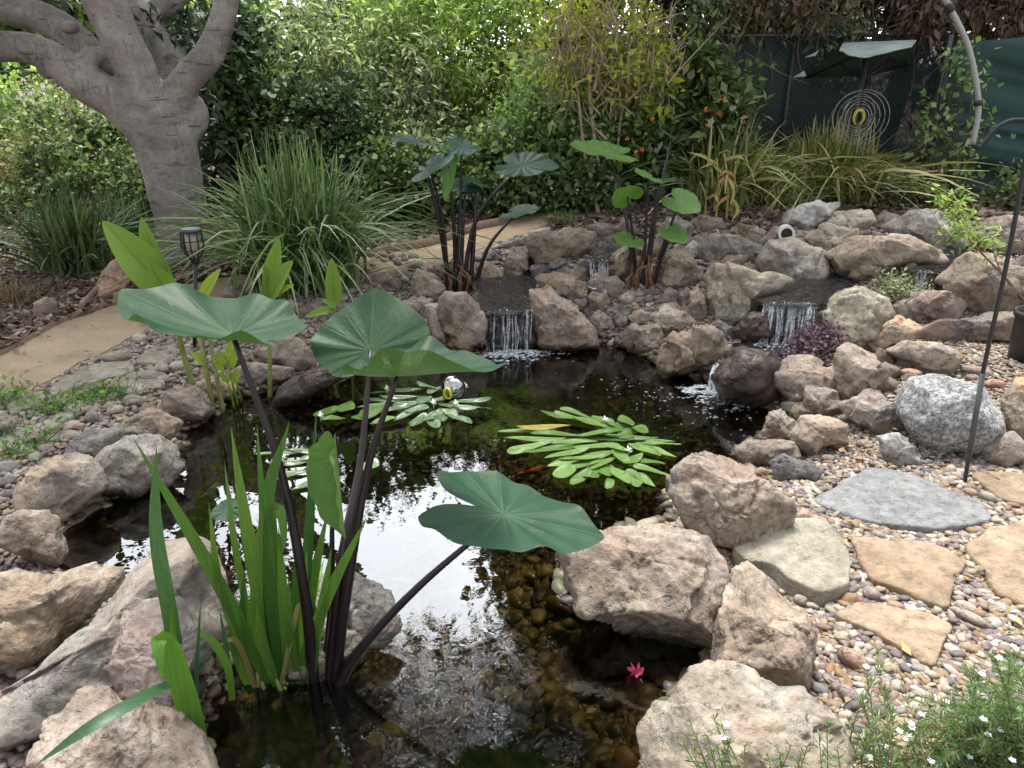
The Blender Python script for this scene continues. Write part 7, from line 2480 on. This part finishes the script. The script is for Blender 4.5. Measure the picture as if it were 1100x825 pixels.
cor = [at(905, 47, YU), at(984, 44, YU), at(975, 74, YU + .75), at(866, 82, YU + .75), at(978, 53, YU - .5), at(900, 57, YU - .5)]
apex = (cor[0] + cor[1]) / 2
slope(cor[0], cor[1], cor[2], cor[3], .03, 'canopy', M_FAB, 1)
slope(cor[0] + [0, -.01, .004], cor[1] + [0, -.01, .004], cor[4], cor[5], .03, 'sunlit_tone_panel', M_FABT, 2)  # same cloth, coloured lighter as if the sun lay on it
for k, (p0, p1, p2) in enumerate((((852, 83), (864, 76), (866, 82)), ((864, 62), (880, 54), (876, 60)))):
    A_ = [at(*q, YU - .5 - .02 * k) for q in (p0, p1, p2)]
    V3 = np.array(A_ + [q + np.array([0, .004, 0]) for q in A_])
    obj('torn_flap', V3, [np.array([[0, 1, 2], [5, 4, 3]]), np.array([[0, 3, 4, 1], [1, 4, 5, 2], [2, 5, 3, 0]])], M_FABT, umb, smooth=False)
m = MB()
m.tube([[pole_x, YU + .05, hz(pole_x, YU) - .1], [pole_x, YU + .05, apex[2] + .03]], .018, 10)
m.obj('pole', M_BLACK, umb)
m = MB()
for c_ in cor[:4]:
    m.tube([apex - [0, 0, .02], c_ - [0, 0, .02]], .007, 6)
    q = apex * .5 + c_ * .5
    m.tube([q - [0, 0, .02], np.array([pole_x, YU + .05, apex[2] - .28])], .006, 6)
m.obj('ribs', M_BLACK, umb)

M_STEEL = simple('spinner_steel', (0.30, 0.30, 0.29), .35, .9, var=.15)
cS = at(922, 126, YU - .35)
spn = empty('wind_spinner', cS, 'round hanging wire wind spinner with a yellow centre above the pale grass', 'wind spinner')
rS = 28 * pxs(cS)
rg = np.random.default_rng(2)
for k, f_ in enumerate((1.0, .93, .84, .76, .67, .58, .48, .38)):
    tw = rg.uniform(-.7, .7)
    a = np.linspace(0, 2 * math.pi, 49)
    P = np.c_[np.cos(a) * math.cos(tw), np.cos(a) * math.sin(tw), np.sin(a)] * rS * f_ + cS + [(.02 if k == 0 else -.0), 0, 0]
    m = MB()
    m.tube(P, .0026, 6)
    m.obj('ring', M_STEEL, spn)
a = np.linspace(-.95 * math.pi, .95 * math.pi, 33) + math.pi / 2
P = np.c_[np.cos(a) * .7, np.zeros(33), np.sin(a)] * rS * .27 + cS + [0, -.01, 0]
m = MB()
m.tube(P, .012 * (1.1 - np.abs(np.linspace(-1, 1, 33)) ** 3), 8)
m.obj('yellow_centre', simple('faded_yellow', (0.42, 0.35, 0.05), .5, var=.2), spn)
m = MB()
top_ = np.array([cS[0], cS[1], at(927, 62, YU - .35)[2]])
m.tube([top_ + [0, .4, .03], top_], .006, 6)
m.tube([top_, cS + [0, 0, rS]], .004, 6)
for k in range(8):
    q = top_ + (cS + [0, 0, rS] - top_) * (k + .5) / 8
    m.add(ico(1)[0] * .010 + q, ico(1)[1])
m.tube([cS + [0, 0, rS], cS + [0, -.01, rS * .27]], .0025, 5)
m.obj('hanging_chain', M_BLACK, spn)

# pale arching pole with a dark hose, right top
M_PIPE = simple('grey_pipe', (0.32, 0.33, 0.33), .4, .3, var=.15)
YP = 5.6
pts = [(960, -80), (1000, -24), (1022, 12), (1040, 50), (1049, 92), (1051, 120), (1045, 155)]
P = spline([at(x, y, YP) for x, y in pts], 40)
tb2 = at(1150, 300, YP)
hp = empty('arched_pole', (tb2[0], YP, hz(tb2[0], YP)), 'pale grey arched pipe with a dark curved hook hanging at the upper right', 'pole')
m = MB()
m.tube(P, .019, 10)
m.obj('pipe', M_PIPE, hp)
for q in (12, 30):
    m = MB()
    V, F = tube([P[q] - (P[q + 1] - P[q]) * .5, P[q + 1]], .027, 10)
    m.add(V, F)
    m.obj('joint', M_BLACK, hp)
M_HOSE = simple('dark_hose', (0.014, 0.022, 0.022), .8, var=.2)
H2 = spline([at(1045, 155, YP), at(1052, 158, YP), at(1060, 150, YP), at(1074, 135, YP), at(1095, 129, YP), at(1120, 140, YP), at(1140, 220, YP), np.array([tb2[0], YP, hz(tb2[0], YP) - .05])], 50)
m = MB()
m.tube(H2, .016, 8)
m.obj('hook', M_HOSE, hp)
# the same pipe's far leg beyond the top of the picture, down to the ground behind the mound
P4 = spline([P[0], P[0] + [-.5, .1, .25], P[0] + [-1.1, .3, .0]], 12)
m = MB()
m.tube(P4, .022, 10)
m.obj('upper_arm', M_PIPE, hp)

# black shepherd's rod in the gravel
f_ = G(1037, 521, False)
rod = empty('shepherd_rod', f_, 'thin black metal rod stuck in the gravel, leaning right past the granite boulder', 'rod')
m = MB()
P = spline([f_ + [0, 0, -.05], at(1054, 410, f_[1] + .02), at(1078, 300, f_[1] + .03), at(1096, 205, f_[1] + .03), at(1112, 110, f_[1] + .03), at(1140, -20, f_[1] + .03), at(1160, -70, f_[1]), at(1185, -40, f_[1])], 40)
m.tube(P, .0075, 8)
m.obj('shaft', M_BLACK, rod)
m = MB()
m.tube([P[0] + (P[6] - P[0]) * .3, P[6]], .0095, 8)
m.obj('ground_sleeve', simple('worn_steel', (0.10, 0.10, 0.10), .4, .6), rod)

# black plant pot at the right edge
f_ = G(1108, 392)
s = pxs(f_)
prof = [(.0, 0), (17, 0), (19, 30), (20, 52), (22, 52.5), (22.5, 59), (20.5, 59), (19.5, 50), (18, 46), (0, 46)]
a = np.linspace(0, 2 * math.pi, 40, endpoint=False)
V = np.vstack([np.c_[np.cos(a) * r * s, np.sin(a) * r * s, np.full(40, z * s)] for r, z in prof]) + f_ + [0, .05, -.01]
F = [(k * 40 + j, k * 40 + (j + 1) % 40, (k + 1) * 40 + (j + 1) % 40, (k + 1) * 40 + j) for k in range(len(prof) - 1) for j in range(40)]
pot = tag(obj('plant_pot', V, np.array(F), M_BLACK, loc=f_), 'black plastic plant pot cut by the right edge', 'plant pot')
mm = np.array([[math.cos(q) * 18 * s, math.sin(q) * 18 * s, 47 * s] for q in a])
mm = np.vstack([mm, [[0, 0, 48.5 * s]]]) + f_ + [0, .05, -.01]
obj('potting_soil', mm, np.array([(j, (j + 1) % 40, 40) for j in range(40)]), M_GROUND, pot)

# solar torch light
f_ = G(207, 372)
yl = f_[1]
sl = pxs(f_)
lz = at(207, 262, yl)[2]
lamp = empty('solar_torch', f_, 'black solar torch lamp on a stake in front of the grey trunk', 'lamp')
c0 = np.array([at(207, 262, yl)[0], yl, lz])
m = MB()
m.tube([f_ + [0, 0, -.06], [c0[0], yl, at(207, 282, yl)[2]]], .011, 10)
m.obj('stake', M_BLACK, lamp)
pr_ = [(2.5, 283), (4, 279), (7, 274), (10, 268), (10.8, 260), (10, 249), (9.5, 248)]
m = MB()
for k in range(9):
    an = k / 9 * 2 * math.pi
    P = [[c0[0] + math.cos(an) * r * sl, yl + math.sin(an) * r * sl, at(207, y, yl)[2]] for r, y in pr_]
    m.tube(spline(P, 14), .0045, 6)
a = np.linspace(0, 2 * math.pi, 33)
for y, r in ((268, 10), (258, 10.7)):
    m.tube(np.c_[c0[0] + np.cos(a) * r * sl, yl + np.sin(a) * r * sl, np.full(33, at(207, y, yl)[2])], .003, 6)
m.obj('cage', M_BLACK, lamp)
a = np.linspace(0, 2 * math.pi, 32, endpoint=False)
z1, z2, z3 = at(207, 249, yl)[2], at(207, 246, yl)[2], at(207, 274, yl)[2]
V = np.vstack([np.c_[c0[0] + np.cos(a) * r * sl, yl + np.sin(a) * r * sl, np.full(32, z)] for r, z in ((10.5, z1), (11, z2 - .006), (10.2, z2), (.1, z2 + .001))])
F = [(k * 32 + j, k * 32 + (j + 1) % 32, (k + 1) * 32 + (j + 1) % 32, (k + 1) * 32 + j) for k in range(3) for j in range(32)]
cap = obj('solar_cap', V, np.array(F), M_BLACK, lamp)
V = np.c_[c0[0] + np.cos(a) * 8.5 * sl, yl + np.sin(a) * 8.5 * sl, np.full(32, z2 + .003)]
V = np.vstack([V, [[c0[0], yl, z2 + .003]]])
obj('solar_panel', V, np.array([(j, (j + 1) % 32, 32) for j in range(32)]), simple('solar_cell', (0.30, 0.32, 0.36), .2), lamp)
m = MB()
m.tube([[c0[0], yl, z3], [c0[0], yl, z1]], 6.5 * sl, 16)
m.obj('diffuser', simple('frosted_diffuser', (0.42, 0.38, 0.30), .5), lamp)

# white drain pipe on the mound
f_ = G(846, 272)
p = at(845, 251, f_[1] - .02)
s = pxs(p)
dr = np.array([-.25, -.93, .12])
dr /= np.linalg.norm(dr)
m = MB()
V, F = tube([p - dr * .16, p + dr * .02], 8.5 * s, 20, False)
m.add(V, F)
V, F = tube([p + dr * .02, p - dr * .14], 6 * s, 20, False)
m.add(V, F)
e1 = np.cross(dr, [0, 0, 1.0])
e1 /= np.linalg.norm(e1)
e2 = np.cross(e1, dr)
V = np.vstack([p + dr * .02 + (np.cos(a)[:, None] * e1 + np.sin(a)[:, None] * e2) * r * s for r in (8.5, 6)])
m.add(V, np.array([(j, (j + 1) % 32, 32 + (j + 1) % 32, 32 + j) for j in range(32)]))
pipe = tag(m.obj('drain_pipe', simple('pipe_white', (0.66, 0.64, 0.60), .7, var=.1), loc=p), 'white stub of pipe with a dark opening set among the mound rocks', 'pipe')
V = np.vstack([[p - dr * .03], p - dr * .03 + (np.cos(a)[:, None] * e1 + np.sin(a)[:, None] * e2) * 6 * s])  # black disc standing in for the darkness inside the open bore
obj('bore_shade', V, np.array([(0, 1 + j, 1 + (j + 1) % 32) for j in range(32)]), M_BLACK, pipe)

# fallen leaves on the gravel and mulch, twigs
fl = [on(0, 0, 0)][:0]
